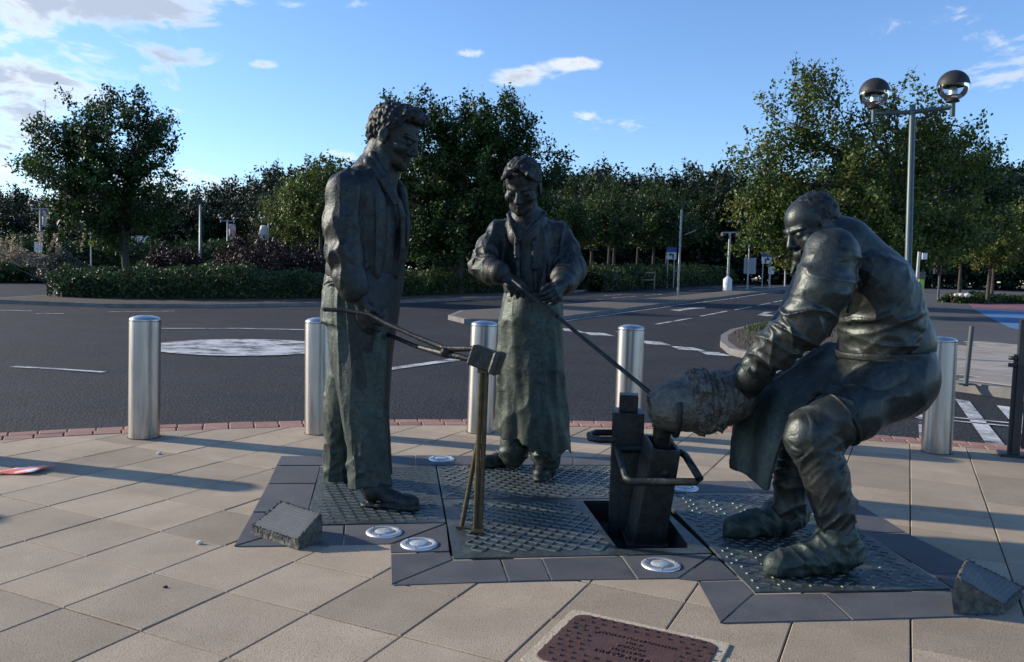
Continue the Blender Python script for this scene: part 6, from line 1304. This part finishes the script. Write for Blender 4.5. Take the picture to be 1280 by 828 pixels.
    # knee guard bound with cord
    v = Vol(*bbox([q(985, 470, -.4), q(1075, 560, -.1)], .1), .0055); g0, g1 = q(1056, 517, -.205), q(1014, 544, -.25); v.cone(q(1064, 511, -.2), g1, .152, .124, .02); v.cone(g1, q(1022, 566, -.26), .122, .112, .04); v.cut(lambda X, Y, Z: (X - q(1056, 500, -.25)[0]) * .86 + (Z - q(1056, 500, -.25)[2]) * .5); v.wrinkle(.016, 6, (.7, 1, 1.3), 6.6, 2.0); v.obj('knee_guard', m_bz_shine, t).parent = tr_
    mb = MB(); ax = unit(g1 - g0); cc = g0 + ax * .045; a_, b_ = unit(np.cross(ax, [0, 1, .2])), None; b_ = np.cross(ax, a_); ring = [tuple(cc + (a_ * math.cos(h_) + b_ * math.sin(h_)) * .150) for h_ in np.linspace(0, 2 * math.pi, 33)]; mb.tube(ring, .0105, n=8, cap=False)
    mb.lathe([(.0005, -.022), (.018, -.012), (.02, .008), (.0005, .022)], tuple(cc + up * .158), n=10); o = mb.obj('cord', m_bz, tr_); o.location = -t.location
    # apron: hanging sheet gathered at the waist, falling between the legs
    lo, hi = bbox([q(905, 455, -.3), q(1105, 640, .3)], .14); v = Vol(lo, hi, VX); fo = None
    v.sheet([q(1076, 436, .05), q(1046, 452, .06), q(1006, 474, .07), q(976, 497, .08), q(951, 532, .09), q(939, 575, .09), q(932, 640, .09)], [-.42, .91, 0], [.23, .22, .215, .21, .20, .18, .155], .013, wave=.016)
    h0, h1 = q(918, 600, -.2), q(972, 622, -.2); v.cut(lambda X, Y, Z: (h0[2] + (X - h0[0]) * (h1[2] - h0[2]) / (h1[0] - h0[0]) + .012 * np.sin(X * 55)) - Z + 0 * Y); v.wrinkle(.006, 6.0, (.6, 1.3, .3), 8.8)
    v.obj('apron', m_bz_green, t)
    v = Vol(*bbox([q(1060, 436, -.35), q(1160, 450, .35)], .2), .0065); v.loft([q(1104, 446), q(1104, 437.5)], [.236, .238], [.246, .248], f, .01); v.obj('belt', m_bz, t)
    # wrapped boots
    a = G(1052, 716); b = G(988, 668)
    for hp, d, an in ((a, (-.98, -.2), aN), (b, (-.95, -.25), aF)):
        v = Vol(*bbox([(hp.x - .52, hp.y - .25, 0), (hp.x + .2, hp.y + .2, .36)], .06), .0055); shoe(v, (hp.x, hp.y), d, .385, .010, 1.1); dd = unit([*d, 0]); v.cone((hp.x, hp.y, .12), an, .098, .088, .04); v.cone(np.array([hp.x, hp.y, .10]) + dd * .1, np.array([hp.x, hp.y, .06]) + dd * .36, .09, .06, .04); v.fold_limb([np.array([hp.x, hp.y, .3]), np.array([hp.x, hp.y, .12]), np.array([hp.x, hp.y, .07]) + dd * .3], [.1, .11, .1], .02, 42, .9, 1.2, reach=2.4, sharp=1.2); v.wrinkle(.012, 7, (1, 1, 1), 5.0); z_floor(v, .010); v.obj('boot', m_bz_green, t)
    return dict(wN=wN)
PO = pourer()
# ================================================================== foundry gear
m_crust = bronze('slag_crust', (0.075, 0.07, 0.058), (0.17, 0.16, 0.13), (0.13, 0.135, 0.105), rough=0.5, metal=0.55, bump=0.012)
m_brass = bronze('weathered_brass_bar', (0.085, 0.07, 0.04), (0.14, 0.115, 0.065), (0.10, 0.095, 0.06), rough=0.42, metal=0.8, bump=0.002)
def local(t, V): return [tuple(Vector(p) - t.location) for p in V]
def gear():
    # tapered ingot mould being filled
    b = G(806, 656); t = thing('ingot_mould', (b.x, b.y, -0.09), 'open topped leaning square ingot mould receiving the poured metal, with loop handle', 'ingot mould', 'ingot moulds in the casting pit')
    A = Vector((.105, -.16, 1)).normalized(); X = Vector((1, .07, -.10)); X = (X - A * X.dot(A)).normalized(); Y = A.cross(X); wx, wy, th, L = .088, .122, .020, .605; mb = MB()
    c0 = Vector((.0, 0, 0)); ring = lambda k, hx, hy: [c0 + A * k + X * sx * hx + Y * sy * hy for sx, sy in ((-1, -1), (1, -1), (1, 1), (-1, 1))]
    tp = .93; V = ring(0, wx * 1.05, wy * 1.05) + ring(L, wx * tp, wy * tp) + ring(L, wx * tp - th, wy * tp - th) + ring(L - .2, wx * tp - th * 1.2, wy * tp - th * 1.2); Fs = [(0, 3, 2, 1)]
    for r in range(3):
        for i in range(4): j = (i + 1) % 4; Fs.append((r * 4 + i, r * 4 + j, r * 4 + 4 + j, r * 4 + 4 + i))
    Fs.append((12, 13, 14, 15)); mb.add(V, Fs); o = mb.obj('body', m_iron, t); bv = o.modifiers.new('bevel', 'BEVEL'); bv.width = .006; bv.segments = 2
    mb = MB(); mb.lathe([(.0005, .012), (.018, .010), (.03, -.006)], c0 + A * .47 - Y * (wy * .95) + X * .02, n=14, axis=-Y); lo = mb.obj('lug', m_iron, t)
    mb = MB(); pts = [W(808, 562, 4.82), W(770, 562, 4.80), W(773, 566, 4.75), W(783, 598, 4.42), W(788, 602.5, 4.38), W(870, 602.5, 4.52), W(875, 599, 4.39), W(857, 570, 4.70), W(851, 566, 4.74), W(835, 566, 4.76)]; mb.tube(local(t, pts), .021, n=12); mb.obj('loop_handle', m_iron, t)
    mb = MB(); mb.prism([(-.12, -.16), (.11, -.16), (.11, .16), (-.12, .16)], -.04, .022, bevel=.006); mb.obj('foot', m_iron, t)
    # upright mould behind
    b = G(783, 646); t = thing('ingot_mould', (b.x, b.y, -0.13), 'tall closed black ingot mould with a stepped top and side handle', 'ingot mould', 'ingot moulds in the casting pit'); zt = W(783, 515, b.y + .05)[2] + .13; zt2 = W(783, 494, b.y + .05)[2] + .13
    for nm, hx, hy, z0, z1 in (('body', .095, .11, 0, zt), ('top_block', .056, .06, zt - .002, zt2)):
        mb = MB(); mb.prism([(-hx, -hy), (hx, -hy), (hx, hy), (-hx, hy)], z0, z1); o = mb.obj(nm, m_iron, t); o.location = (0, .1, 0); o.rotation_euler = (0, 0, -.12); bv = o.modifiers.new('bevel', 'BEVEL'); bv.width = .006; bv.segments = 2
    mb = MB(); pts = [W(766, 541, 4.95), W(745, 541, 4.92), W(737, 544, 4.85), W(738, 548, 4.72), W(750, 550, 4.66), W(768, 550, 4.68)]; mb.tube(local(t, pts), .02, n=12); mb.obj('side_handle', m_iron, t)
    # crucible
    b = W(866, 503, 4.52); t = thing('crucible', tuple(b), 'rough crusted barrel shaped crucible tipped over the ingot mould in gloved hands', 'crucible')
    m0, m1 = W(815, 513, 4.52), W(926, 494, 4.52); L = np.linalg.norm(m1 - m0); ax = unit(m1 - m0); P = lambda s_: m0 + ax * L * s_
    v = Vol(*bbox([m0, m1], .2), .005); v.chain([P(.10), P(.25), P(.45), P(.62)], [.108, .138, .15, .15], .02); v.cone(P(-.06), P(.16), .085, .06, .01, op='s'); v.disp(lambda x, y, z: .0035 * vnoise(x * 60, y * 60, z * 60)); v.obj('pot', m_crust, t)
    v = Vol(*bbox([m0, m1], .22), .005); v.chain([P(.50), P(.66)], [.158, .160], .03); v.chain([P(.66), P(.84), P(.93)], [.150, .145, .118], .02)
    v.cut(lambda X, Y, Z: (P(.42)[0] - X) * ax[0] + (P(.42)[2] - Z) * ax[2] + .02 * np.sin(Z * 40) + 0 * Y)
    def crust(x, y, z):
        s_ = ((x - m0[0]) * ax[0] + (y - m0[1]) * ax[1] + (z - m0[2]) * ax[2]) / L; w_ = np.clip((s_ - .38) / .08, 0, 1) * np.clip((.80 - s_) / .06, .25, 1); n = vnoise(x * 64, y * 64, z * 64); n2 = vnoise(x * 34 + 4, y * 34, z * 34)
        gro = np.exp(-((s_ - .66 - .25 * (z - b[2])) / .035) ** 2) * np.clip((z - b[2] + .09) / .05, 0, 1); return w_ * (.026 * np.abs(n) + .018 * n2 + .006) - .05 * gro
    v.disp(crust, .07); v.obj('crust', m_crust, t)
    mb = MB(); a_ = unit(np.cross(ax, [0, 0, 1])); b_ = np.cross(ax, a_); rg_ = [tuple(P(.30) + ax * .05 * math.sin(h) * 0 + (a_ * math.cos(h) + b_ * math.sin(h)) * .158 - ax * .06 * (1 + math.sin(h)) * .4 - np.array(b)) for h in np.linspace(-.3, math.pi + .3, 24)]; mb.tube(rg_, .014, n=8); mb.obj('ring', m_iron, t)
    mb = MB(); mb.tube([tuple(P(.9) + np.array([0, .06, .02]) - b), tuple(W(975, 469, 4.62) - b), tuple(W(1025, 463, 4.62) - b)], .016, n=8); mb.obj('carrying_bar', m_iron, t)
    s0, s1 = W(826, 523, 4.55), W(829, 560, 4.63); v = Vol(*bbox([s0, s1], .1), .005); v.chain([s0, (s0 + s1) / 2, s1], [.05, .046, .042], .01); v.wrinkle(.006, 14, (1.5, 1.5, .3), 3); v.obj('poured_metal', m_iron, t)
    # tongs
    b = W(557, 440, 4.58); t = thing('tongs', tuple(b), 'long black forge tongs held by the tall man, jaws on a block', 'tongs')
    arms = [[W(592, 436, 4.47), W(575, 436, 4.52), W(557, 436, 4.58), W(520, 421, 4.68), W(482, 404, 4.80), W(462, 393, 4.86), W(430, 388, 4.90), W(405, 387, 4.92)], [W(592, 451, 4.47), W(575, 446, 4.52), W(557, 443, 4.58), W(520, 433, 4.80), W(487, 419, 5.05), W(470, 414, 5.2)]]
    for a in arms: mb = MB(); mb.tube(local(t, a), [.015, .018, .02] + [.0135] * (len(a) - 3), n=10); mb.obj('arm', m_iron, t)
    mb = MB(); mb.lathe([(.0005, -.035), (.026, -.033), (.028, 0), (.026, .033), (.0005, .035)], (0, 0, 0), n=14, axis=(0, 1, 0)); mb.obj('rivet', m_iron, t)
    # block on the stand
    c = W(607, 449, 4.47); t = thing('ingot_block', tuple(c), 'dark rectangular metal block tilted on top of the thin brass stand', 'metal block'); fr = [unit([.92, -.25, -.28]), unit([.25, .96, -.05]), None]; fr[2] = np.cross(fr[0], fr[1]); v = Vol(*bbox([c], .14), .004); v.box(c, (.082, .05, .056), .008, .006, 'u', fr); v.box(c + fr[0] * .07 , (.02, .06, .062), .006, .006, 'u', fr); v.obj('block', m_iron, t)
    # stand
    g = G(597, 665); t = thing('tool_stand', (g.x, g.y, .012), 'thin brass coloured stand with a slanting brace on the diamond grid plate', 'stand'); top = Vector(tuple(W(605, 463, 4.47))) - t.location
    for nm, off in (('upright', -.014), ('upright', .014)): mb = MB(); mb.tube([(off, 0, 0), (top.x + off, top.y, top.z)], .0135, n=8); mb.obj(nm, m_brass, t)
    mb = MB(); mb.tube([(-.09, .03, .01), (-.012, .0, .50)], .013, n=8); mb.obj('brace', m_brass, t)
    mb = MB(); mb.box((-.045, .015, .006), (.075, .022, .006), X=(1, -.2, 0), Y=(.2, 1, 0)); mb.box((.0, -.02, .006), (.035, .05, .0055)); mb.obj('base', m_brass, t)
    mb = MB(); mb.box((top.x, top.y, top.z + .0), (.035, .03, .012)); mb.obj('head', m_brass, t)
    # rod
    a, c = W(641, 350.5, 5.46), W(820, 497, 4.55); t = thing('stirring_rod', tuple(a), 'long thin metal rod from the hands of the young worker into the crucible', 'rod'); mb = MB(); mb.tube([(0, 0, 0), tuple(c - a)], [.011, .013], n=10); mb.obj('shaft', m_iron, t); mb = MB(); p_ = (c - a) * .3; mb.tube([tuple(p_), tuple(p_ + (c - a) * .05)], .017, n=10); mb.obj('collar', m_iron, t)
gear()
# ================================================================== street furniture
m_lampgreen = pmat('grey_green_paint', (0.045, 0.075, 0.075), (0.06, 0.092, 0.09), scale=6, rough=0.42, metal=0.1)
m_galv = pmat('galvanised_steel', (0.30, 0.31, 0.31), (0.4, 0.41, 0.41), scale=7, rough=0.5, metal=0.5)
m_cap = pmat('smoked_dome', (0.022, 0.021, 0.022), (0.035, 0.033, 0.033), scale=12, rough=0.55, spec=0.3)
m_signback = pmat('sign_back', (0.30, 0.32, 0.34), (0.36, 0.38, 0.40), scale=6, rough=0.5, metal=0.3)
m_signwhite = pmat('sign_white', (0.62, 0.63, 0.62), (0.7, 0.71, 0.7), scale=6, rough=0.5)
m_signblue = pmat('sign_blue', (0.02, 0.06, 0.22), (0.03, 0.08, 0.26), scale=6, rough=0.5)
m_ink = pmat('sign_black', (0.012, 0.012, 0.012), (0.018, 0.018, 0.018), rough=0.5)
m_lime = pmat('lime_green_panel', (0.30, 0.45, 0.06), (0.35, 0.5, 0.08), scale=5, rough=0.5)
m_yellow = pmat('yellow_notice', (0.45, 0.38, 0.04), (0.5, 0.42, 0.06), scale=5, rough=0.6)
m_post_grey = pmat('dark_grey_post', (0.06, 0.065, 0.07), (0.08, 0.085, 0.09), scale=8, rough=0.5)
m_wood = pmat('weathered_timber', (0.19, 0.16, 0.12), (0.28, 0.24, 0.19), scale=6, rough=0.9, stretch=(1, 1, .2))
def clear_glass(name):
    m = bpy.data.materials.new(name); m.use_nodes = True; nt = m.node_tree; nt.nodes.clear(); N, L = nt.nodes, nt.links; out = N.new('ShaderNodeOutputMaterial'); tr = N.new('ShaderNodeBsdfTransparent'); tr.inputs[0].default_value = (.93, .95, .95, 1); gl_ = N.new('ShaderNodeBsdfGlossy'); gl_.inputs['Roughness'].default_value = .06; fr = N.new('ShaderNodeFresnel'); fr.inputs[0].default_value = 1.5
    mx = N.new('ShaderNodeMixShader'); L.new(fr.outputs[0], mx.inputs[0]); L.new(tr.outputs[0], mx.inputs[1]); L.new(gl_.outputs[0], mx.inputs[2]); L.new(mx.outputs[0], out.inputs[0]); return m
m_clear = clear_glass('clear_lamp_globe')
def globe(t, p, r, n=32):
    th = np.linspace(0, math.pi, 25); pr = [(max(.0006, r * math.sin(a)), r * math.cos(a)) for a in th]; k = 12
    mb = MB(); mb.lathe([(x * 1.02, z * 1.02) for x, z in pr[:k + 1]], p, n); hd = mb.obj('lantern', m_cap, t); mb = MB(); mb.lathe(pr[k:-3], p, n); mb.obj('globe_glass', m_clear, hd)
    mb = MB(); mb.lathe([(.0006, -.62 * r), (.36 * r, -.62 * r), (.36 * r, -.98 * r), (.42 * r, -1.0 * r), (.42 * r, -1.08 * r), (.0006, -1.08 * r)], p, 20); mb.obj('lamp_base', m_cap, hd)
    mb = MB(); mb.lathe([(.0006, -.05 * r), (.2 * r, -.08 * r), (.27 * r, -.2 * r), (.3 * r, -.62 * r)], p, 20); mb.obj('lamp_reflector', m_rim, hd)
def globe_lamp(loc, hgt, r, label, arm=.72, ang=0.0, group='globe lamps', pr=.075, tilt=0.0, n=32, mat=None):
    t = thing('globe_lamp', loc, label, 'street lamp', group, ang); mat = mat or m_lampgreen
    mb = MB(); mb.tube([(0, 0, -.05), (0, 0, 1.4), (0, 0, 1.42), (0, 0, hgt + .08)], [pr * 1.35, pr * 1.3, pr, pr * .85], n=14); mb.obj('pole', mat, t)
    for s in (-1, 1):
        mb = MB(); mb.tube([(s * .03, 0, hgt - .05), (s * arm, 0, hgt - .02)], .042, n=10); mb.obj('arm', mat, t); mb = MB(); mb.tube([(s * arm, 0, hgt - .18), (s * arm, 0, hgt + .10)], .045, n=10); mb.obj('spigot', mat, t)
        globe(t, (s * arm, 0, hgt + .08 + r * 1.05), r, n)
    return t
b = ground_at(1138, 15.2); top = W(1146, 136, 15.2)
globe_lamp((b.x, 15.2, b.z + .02), top[2] - b.z - .02, .262, 'twin globe street lamp with dark domes on a green pole behind the bending statue', arm=.64, ang=-.45, pr=.062).rotation_euler.y = -.032
# lamps with banners in the car park
def banner_mat(name, cols, seed):
    m, nt, b_, out = new_mat(name); N, L = nt.nodes, nt.links; tc = N.new('ShaderNodeTexCoord'); mp = N.new('ShaderNodeMapping'); mp.inputs['Location'].default_value = (seed, seed * .7, 0); L.new(tc.outputs['Object'], mp.inputs['Vector']); n = N.new('ShaderNodeTexNoise'); n.inputs['Scale'].default_value = 2.4; n.inputs['Detail'].default_value = 3; L.new(mp.outputs[0], n.inputs['Vector'])
    cr = N.new('ShaderNodeValToRGB'); cr.color_ramp.interpolation = 'CONSTANT'; e = cr.color_ramp.elements; e[0].color = (*cols[0], 1); e[1].position = .47; e[1].color = (*cols[1], 1); k = e.new(.58); k.color = (*cols[2], 1); L.new(n.outputs['Fac'], cr.inputs['Fac']); L.new(cr.outputs[0], b_.inputs['Base Color']); b_.inputs['Roughness'].default_value = .7; return m
def banner(t, x0, w, z0, h, mat, bend=.1):
    n = 10; V = []; Fs = []
    for j in range(n + 1):
        for i in range(5):
            u = i / 4; vv = j / n; V.append((x0 + u * w + bend * math.sin(vv * math.pi) * u * np.sign(w), .08 * math.sin(u * 3 + vv * 4), z0 + vv * h))
    for j in range(n):
        for i in range(4): Fs.append((j * 5 + i, j * 5 + i + 1, (j + 1) * 5 + i + 1, (j + 1) * 5 + i))
    mb = MB(); mb.add(V, Fs, True); o = mb.obj('banner', mat, t); md = o.modifiers.new('cloth', 'SOLIDIFY'); md.thickness = .01
    for zz in (z0 + .03, z0 + h - .03): mb = MB(); mb.tube([(0, 0, zz), (x0 + w, 0, zz)], .02, n=6); mb.obj('banner_arm', m_galv, t)
bm1 = banner_mat('pink_printed_banner', ((.55, .28, .27), (.62, .52, .5), (.45, .2, .2)), 1.0); bm2 = banner_mat('white_printed_banner', ((.6, .58, .55), (.68, .66, .64), (.5, .32, .3)), 3.0); bm3 = banner_mat('brown_printed_banner', ((.45, .38, .35), (.3, .2, .18), (.55, .5, .47)), 6.0)
for (x, gy, d, br, lab, bx, bw, mt, by0, by1) in [(284, 271, 74, 0, 'twin globe lamp with a pink banner right of its pole', .1, .55, bm1, 297, 280), (335, 271, 72, 0, 'twin globe lamp with a pale banner left of its pole', -.1, -.55, bm2, 300, 282), (51, 255, 62, 0, 'twin globe lamp with a bowed brown banner above the pampas grass', .1, .55, bm3, 284, 263)]:
    g = ground_at(x, d); zt = W(x, gy, d)[2] - g.z; t = globe_lamp(g, zt - .35, .26, lab, arm=.58, ang=.05, group='bannered lamps in the car park', pr=.07, n=14, mat=m_galv); z1, z0 = W(x, by1, d)[2] - g.z, W(x, by0, d)[2] - g.z; banner(t, bx, bw, z0, z1 - z0, mt)
    if x == 51: mb = MB(); mb.box((-.1, -.1, W(x, 315, d)[2] - g.z + .35), (.28, .03, .36)); mb.obj('notice', m_signwhite, t)
d = 58; g = ground_at(114, d); t = thing('banner_post', g, 'plain post with a white banner and a yellow notice behind the maple', 'post'); mb = MB(); mb.tube([(0, 0, -.1), (0, 0, W(114, 262, d)[2] - g.z)], .05, n=8); mb.obj('pole', m_galv, t); z0, z1 = W(114, 287, d)[2] - g.z, W(114, 263, d)[2] - g.z; banner(t, -.08, -.5, z0, z1 - z0, bm2, .12); z0 = W(114, 304, d)[2] - g.z; mb = MB(); mb.box((.05, -.08, z0), (.2, .02, .22)); mb.obj('notice', m_yellow, t)
d = 60; g = ground_at(250, d); t = thing('camera_pole', g, 'plain tall grey pole with a small camera box on top behind the hedge', 'pole'); h = W(250, 254, d)[2] - g.z; mb = MB(); mb.tube([(0, 0, -.1), (0, 0, 1.0), (0, 0, 1.02), (0, 0, h)], [.13, .13, .08, .07], n=10); mb.obj('pole', m_galv, t); mb = MB(); mb.box((-.1, -.1, h + .05), (.16, .22, .12)); mb.obj('camera', m_cap, t)
# posts and signs on the splitter island
def post(name, px_, py_, topy, r, label, cat, group=None, mat=m_galv, topx=None):
    g = G(px_, py_, .1); t = thing(name, g, label, cat, group); h = W(px_, topy, g.y)[2] - g.z; tx = W(topx, topy, g.y)[0] - g.x if topx else 0; mb = MB(); mb.tube([(0, 0, -.05), (0, 0, .02), (tx, 0, h)], [r * 1.1, r, r * .9], n=10); mb.obj('pole', mat, t); t['_h'] = h; return t, h, g
t, h, g = post('lamp_column', 847, 375, 262, .055, 'tall plain grey column rising from the gravel splitter island', 'column', topx=852); del t['_h']; mb = MB(); mb.tube([(0.2, 0, h * .72), (.75, 0, h * .78)], .02, n=6); mb.obj('bracket', m_galv, t)
t, h, g = post('camera_post', 909, 363.5, 291, .09, 'grey post with a fat white base and a crossbar of cameras', 'camera post'); del t['_h']; k = pxs(g.y)
mb = MB(); mb.lathe([(.0006, 18 * k), (1.6 * k, 18 * k), (5.5 * k, 14 * k), (5.6 * k, 0)], (0, 0, 0), 16); mb.obj('base', m_signwhite, t); mb = MB(); mb.tube([(-10 * k, 0, h - .02), (11 * k, 0, h + .02)], .05, n=8); mb.obj('crossbar', m_galv, t)
for s in (-9, 10): mb = MB(); mb.box((s * k, -.1, h - 2.5 * k), (1.6 * k, .3, 2 * k)); mb.obj('camera', m_post_grey, t)
t, h, g = post('sign_post', 934, 362.3, 291, .06, 'grey post carrying the back of a large blank road sign', 'road sign'); del t['_h']; k = pxs(g.y); zc = W(936, 332.5, g.y)[2] - g.z; mb = MB(); mb.box((2.5 * k, .12, zc), (7.4 * k, .02, 10 * k)); mb.obj('sign_back', m_signback, t); mb = MB(); mb.tube([(-9 * k, 0, h - .02), (9 * k, 0, h - .02)], .05, n=8); mb.obj('crossbar', m_galv, t)
mb = MB(); mb.box((2.5 * k, .09, zc), (7.3 * k, .015, .05)); mb.obj('sign_rail', m_galv, t)
def arrow(t, x, y, z, s, flip, mat=m_ink):
    mb = MB(); f_ = flip; P_ = [(-.42, -.5), (-.18, -.5), (-.18, .1), (.1, .1), (.1, -.12), (.5, .22), (.1, .56), (.1, .34), (-.42, .34)]; P_ = [(f_ * a * s + x, b_ * s + z) for a, b_ in P_]; n = len(P_); V = [(a, y, b_) for a, b_ in P_] + [(a, y - .012, b_) for a, b_ in P_]; mb.add(V, [tuple(range(n)), tuple(range(2 * n - 1, n - 1, -1))] + [(i, (i + 1) % n, n + (i + 1) % n, n + i) for i in range(n)]); mb.obj('arrow', mat, t)
def arrow_sign(px_, py_, y0, y1, hw, posts, flip, label, dist=None):
    g = ground_at(px_, dist) if dist else G(px_, py_, .1); t = thing('arrow_sign', g, label, 'road sign', 'direction signs by the road'); k = pxs(g.y); za, zb = W(px_, y1, g.y)[2] - g.z, W(px_, y0, g.y)[2] - g.z; zm = za + (zb - za) * .58
    mb = MB(); mb.box((0, 0, (za + zm) / 2), (hw * k, .02, (zm - za) / 2)); mb.obj('white_panel', m_signwhite, t); mb = MB(); mb.box((0, 0, (zm + zb) / 2 + .002), (hw * k, .019, (zb - zm) / 2)); mb.obj('blue_panel', m_signblue, t)
    for s in posts: mb = MB(); mb.tube([(s * k, .06, -.1), (s * k, .06, zb - .05)], .045, n=8); mb.obj('post', m_galv, t)
    arrow(t, 0, -.026, (za + zm) / 2, (zm - za) * .8, flip); return t
arrow_sign(957, 361, 315.5, 329.8, 6.6, (-4.5, 4.2), 1, 'road sign with a blue top and a black arrow turning right')
arrow_sign(838, 349, 309, 324.5, 6.0, (-4, 4), -1, 'road sign with a blue top and a black arrow turning left', 66)
t, h, g = post('small_sign', 962, 360.5, 332, .035, 'small white notice on a thin post beside the right turn sign', 'road sign'); del t['_h']; k = pxs(g.y); mb = MB(); mb.box((.5 * k, -.06, W(962, 338, g.y)[2] - g.z), (3.6 * k, .015, 4.8 * k)); mb.obj('panel', m_signwhite, t)
t, h, g = post('plain_post', 981, 358, 325, .07, 'plain pale post at the tip of the splitter island', 'post', topx=982); del t['_h']; mb = MB(); mb.lathe([(.0006, .03), (.075, .01), (.08, -.02)], (0, 0, h), 10); mb.obj('cap', m_galv, t)
# traffic light, notice post and dark post on the right
d = 46; g = ground_at(1174, d); t = thing('traffic_light', g, 'dark unlit traffic light with two heads beyond the coloured bays', 'traffic light'); h = W(1174, 323, d)[2] - g.z; mb = MB(); mb.tube([(0, 0, -.1), (0, 0, h)], .06, n=8); mb.obj('pole', m_post_grey, t)
for s in (-1, 1):
    mb = MB(); mb.box((s * .22, -.05, h - .45), (.12, .12, .42)); hd = mb.obj('signal_head', m_ink, t)
    for q_ in range(3): mb = MB(); mb.lathe([(.085, 0), (.085, .09), (.07, .09), (.0006, .02)], (s * .22, -.17, h - .45 + (1 - q_) * .26), 12, axis=(0, -1, 0)); mb.obj('lens', m_cap, hd)
d = 20; g = ground_at(1145, d); t = thing('notice_post', (g.x, g.y, g.z), 'pale post with a lime green panel and a small white sign', 'notice post'); k = pxs(d); h = W(1149, 315, d)[2] - g.z; tx = W(1149, 315, d)[0] - g.x; mb = MB(); mb.tube([(0, 0, -.05), (tx, 0, h)], .035, n=10); mb.obj('post', m_galv, t)
for nm, x, ya, yb, hw, mt in (('white_sign', 1154.5, 316.5, 324.5, 3, m_signwhite), ('grey_box', 1151.5, 340, 349, 4, m_post_grey), ('green_panel', 1150.5, 349.2, 367, 3.4, m_lime)): z0, z1 = W(x, yb, d)[2] - g.z, W(x, ya, d)[2] - g.z; mb = MB(); mb.box((W(x, ya, d)[0] - g.x, -.05, (z0 + z1) / 2), (hw * k, .025, (z1 - z0) / 2)); mb.obj(nm, mt, t)
g = G(1207, 481, .1); t = thing('guard_post', g, 'slim dark grey post near the kerb of the footway', 'post'); h = W(1211, 408, g.y)[2] - g.z; mb = MB(); mb.tube([(0, 0, -.02), (.03, 0, h)], .033, n=12); mb.obj('shaft', m_post_grey, t); mb = MB(); mb.box((0, 0, .008), (.12, .06, .008)); mb.obj('base_plate', m_post_grey, t)
# small access cover in the footway
# white hoarding and rail fence far back
d = 84; g = ground_at(177, d); t = thing('white_hoarding', g, 'low white hoarding far back behind the maple trunk', 'hoarding'); z0, z1 = W(177, 304, d)[2] - g.z, W(177, 295, d)[2] - g.z; 
for i in range(4): mb = MB(); mb.box((-1.05 + i * .62, 0, (z1) / 2), (.30, .04, z1 / 2)); mb.obj('panel', m_signwhite, t)
mb = MB(); mb.box((-.05, -.06, z1 - .05), (1.3, .02, .04)); mb.obj('rail', m_galv, t)
d = 56; pts = [ground_at(x, d + i * 1.5) for i, x in enumerate((708, 735, 762, 790, 818))]; t = thing('rail_fence', pts[0], 'pale timber rail fence among the young trees', 'fence'); o0 = pts[0]
for p in pts: mb = MB(); mb.tube([tuple(p - o0 - Vector((0, 0, .1))), tuple(p - o0 + Vector((0, 0, 1.25)))], .06, n=6); mb.obj('post', m_wood, t)
for a, c in zip(pts, pts[1:]):
    for zz in (1.12, .6): mb = MB(); mb.tube([tuple(a - o0 + Vector((0, -.08, zz))), tuple(c - o0 + Vector((0, -.08, zz)))], .05, n=6); mb.obj('rail', m_wood, t)
d = 66; pts = [ground_at(x, d) for x in range(196, 232, 6)]; t = thing('metal_railing', pts[0], 'pale metal railing far back between the maple and the plain pole', 'railing'); o0 = pts[0]
for p in pts: mb = MB(); mb.tube([tuple(p - o0), tuple(p - o0 + Vector((0, 0, 1.9)))], .03, n=5); mb.obj('post', m_galv, t)
for zz in (1.85, 1.3): mb = MB(); mb.tube([tuple(pts[0] - o0 + Vector((0, 0, zz))), tuple(pts[-1] - o0 + Vector((0, 0, zz)))], .025, n=5); mb.obj('rail', m_galv, t)
# white stones on the low bed
rs = random.Random(4)
for i, (x, y) in enumerate([(1187, 44.2), (1190, 44.4), (1193.5, 44.1), (1198, 44.5), (1201, 44.2), (1203, 44.6)]):
    g = ground_at(x, y); bm = bmesh.new(); bmesh.ops.create_icosphere(bm, subdivisions=2, radius=1); s = rs.uniform(.08, .14)
    for v_ in bm.verts: v_.co = Vector((v_.co.x * s * 1.3, v_.co.y * s, v_.co.z * s * rs.uniform(.8, 1.1)))
    me = bpy.data.meshes.new('white_stone'); bm.to_mesh(me); bm.free(); tag(link('white_stone', me, m_white, None, (g.x, g.y - .75, g.z + .45)), 'white stone set at the end of the low trimmed bed', 'stone', 'white stones on the low bed')
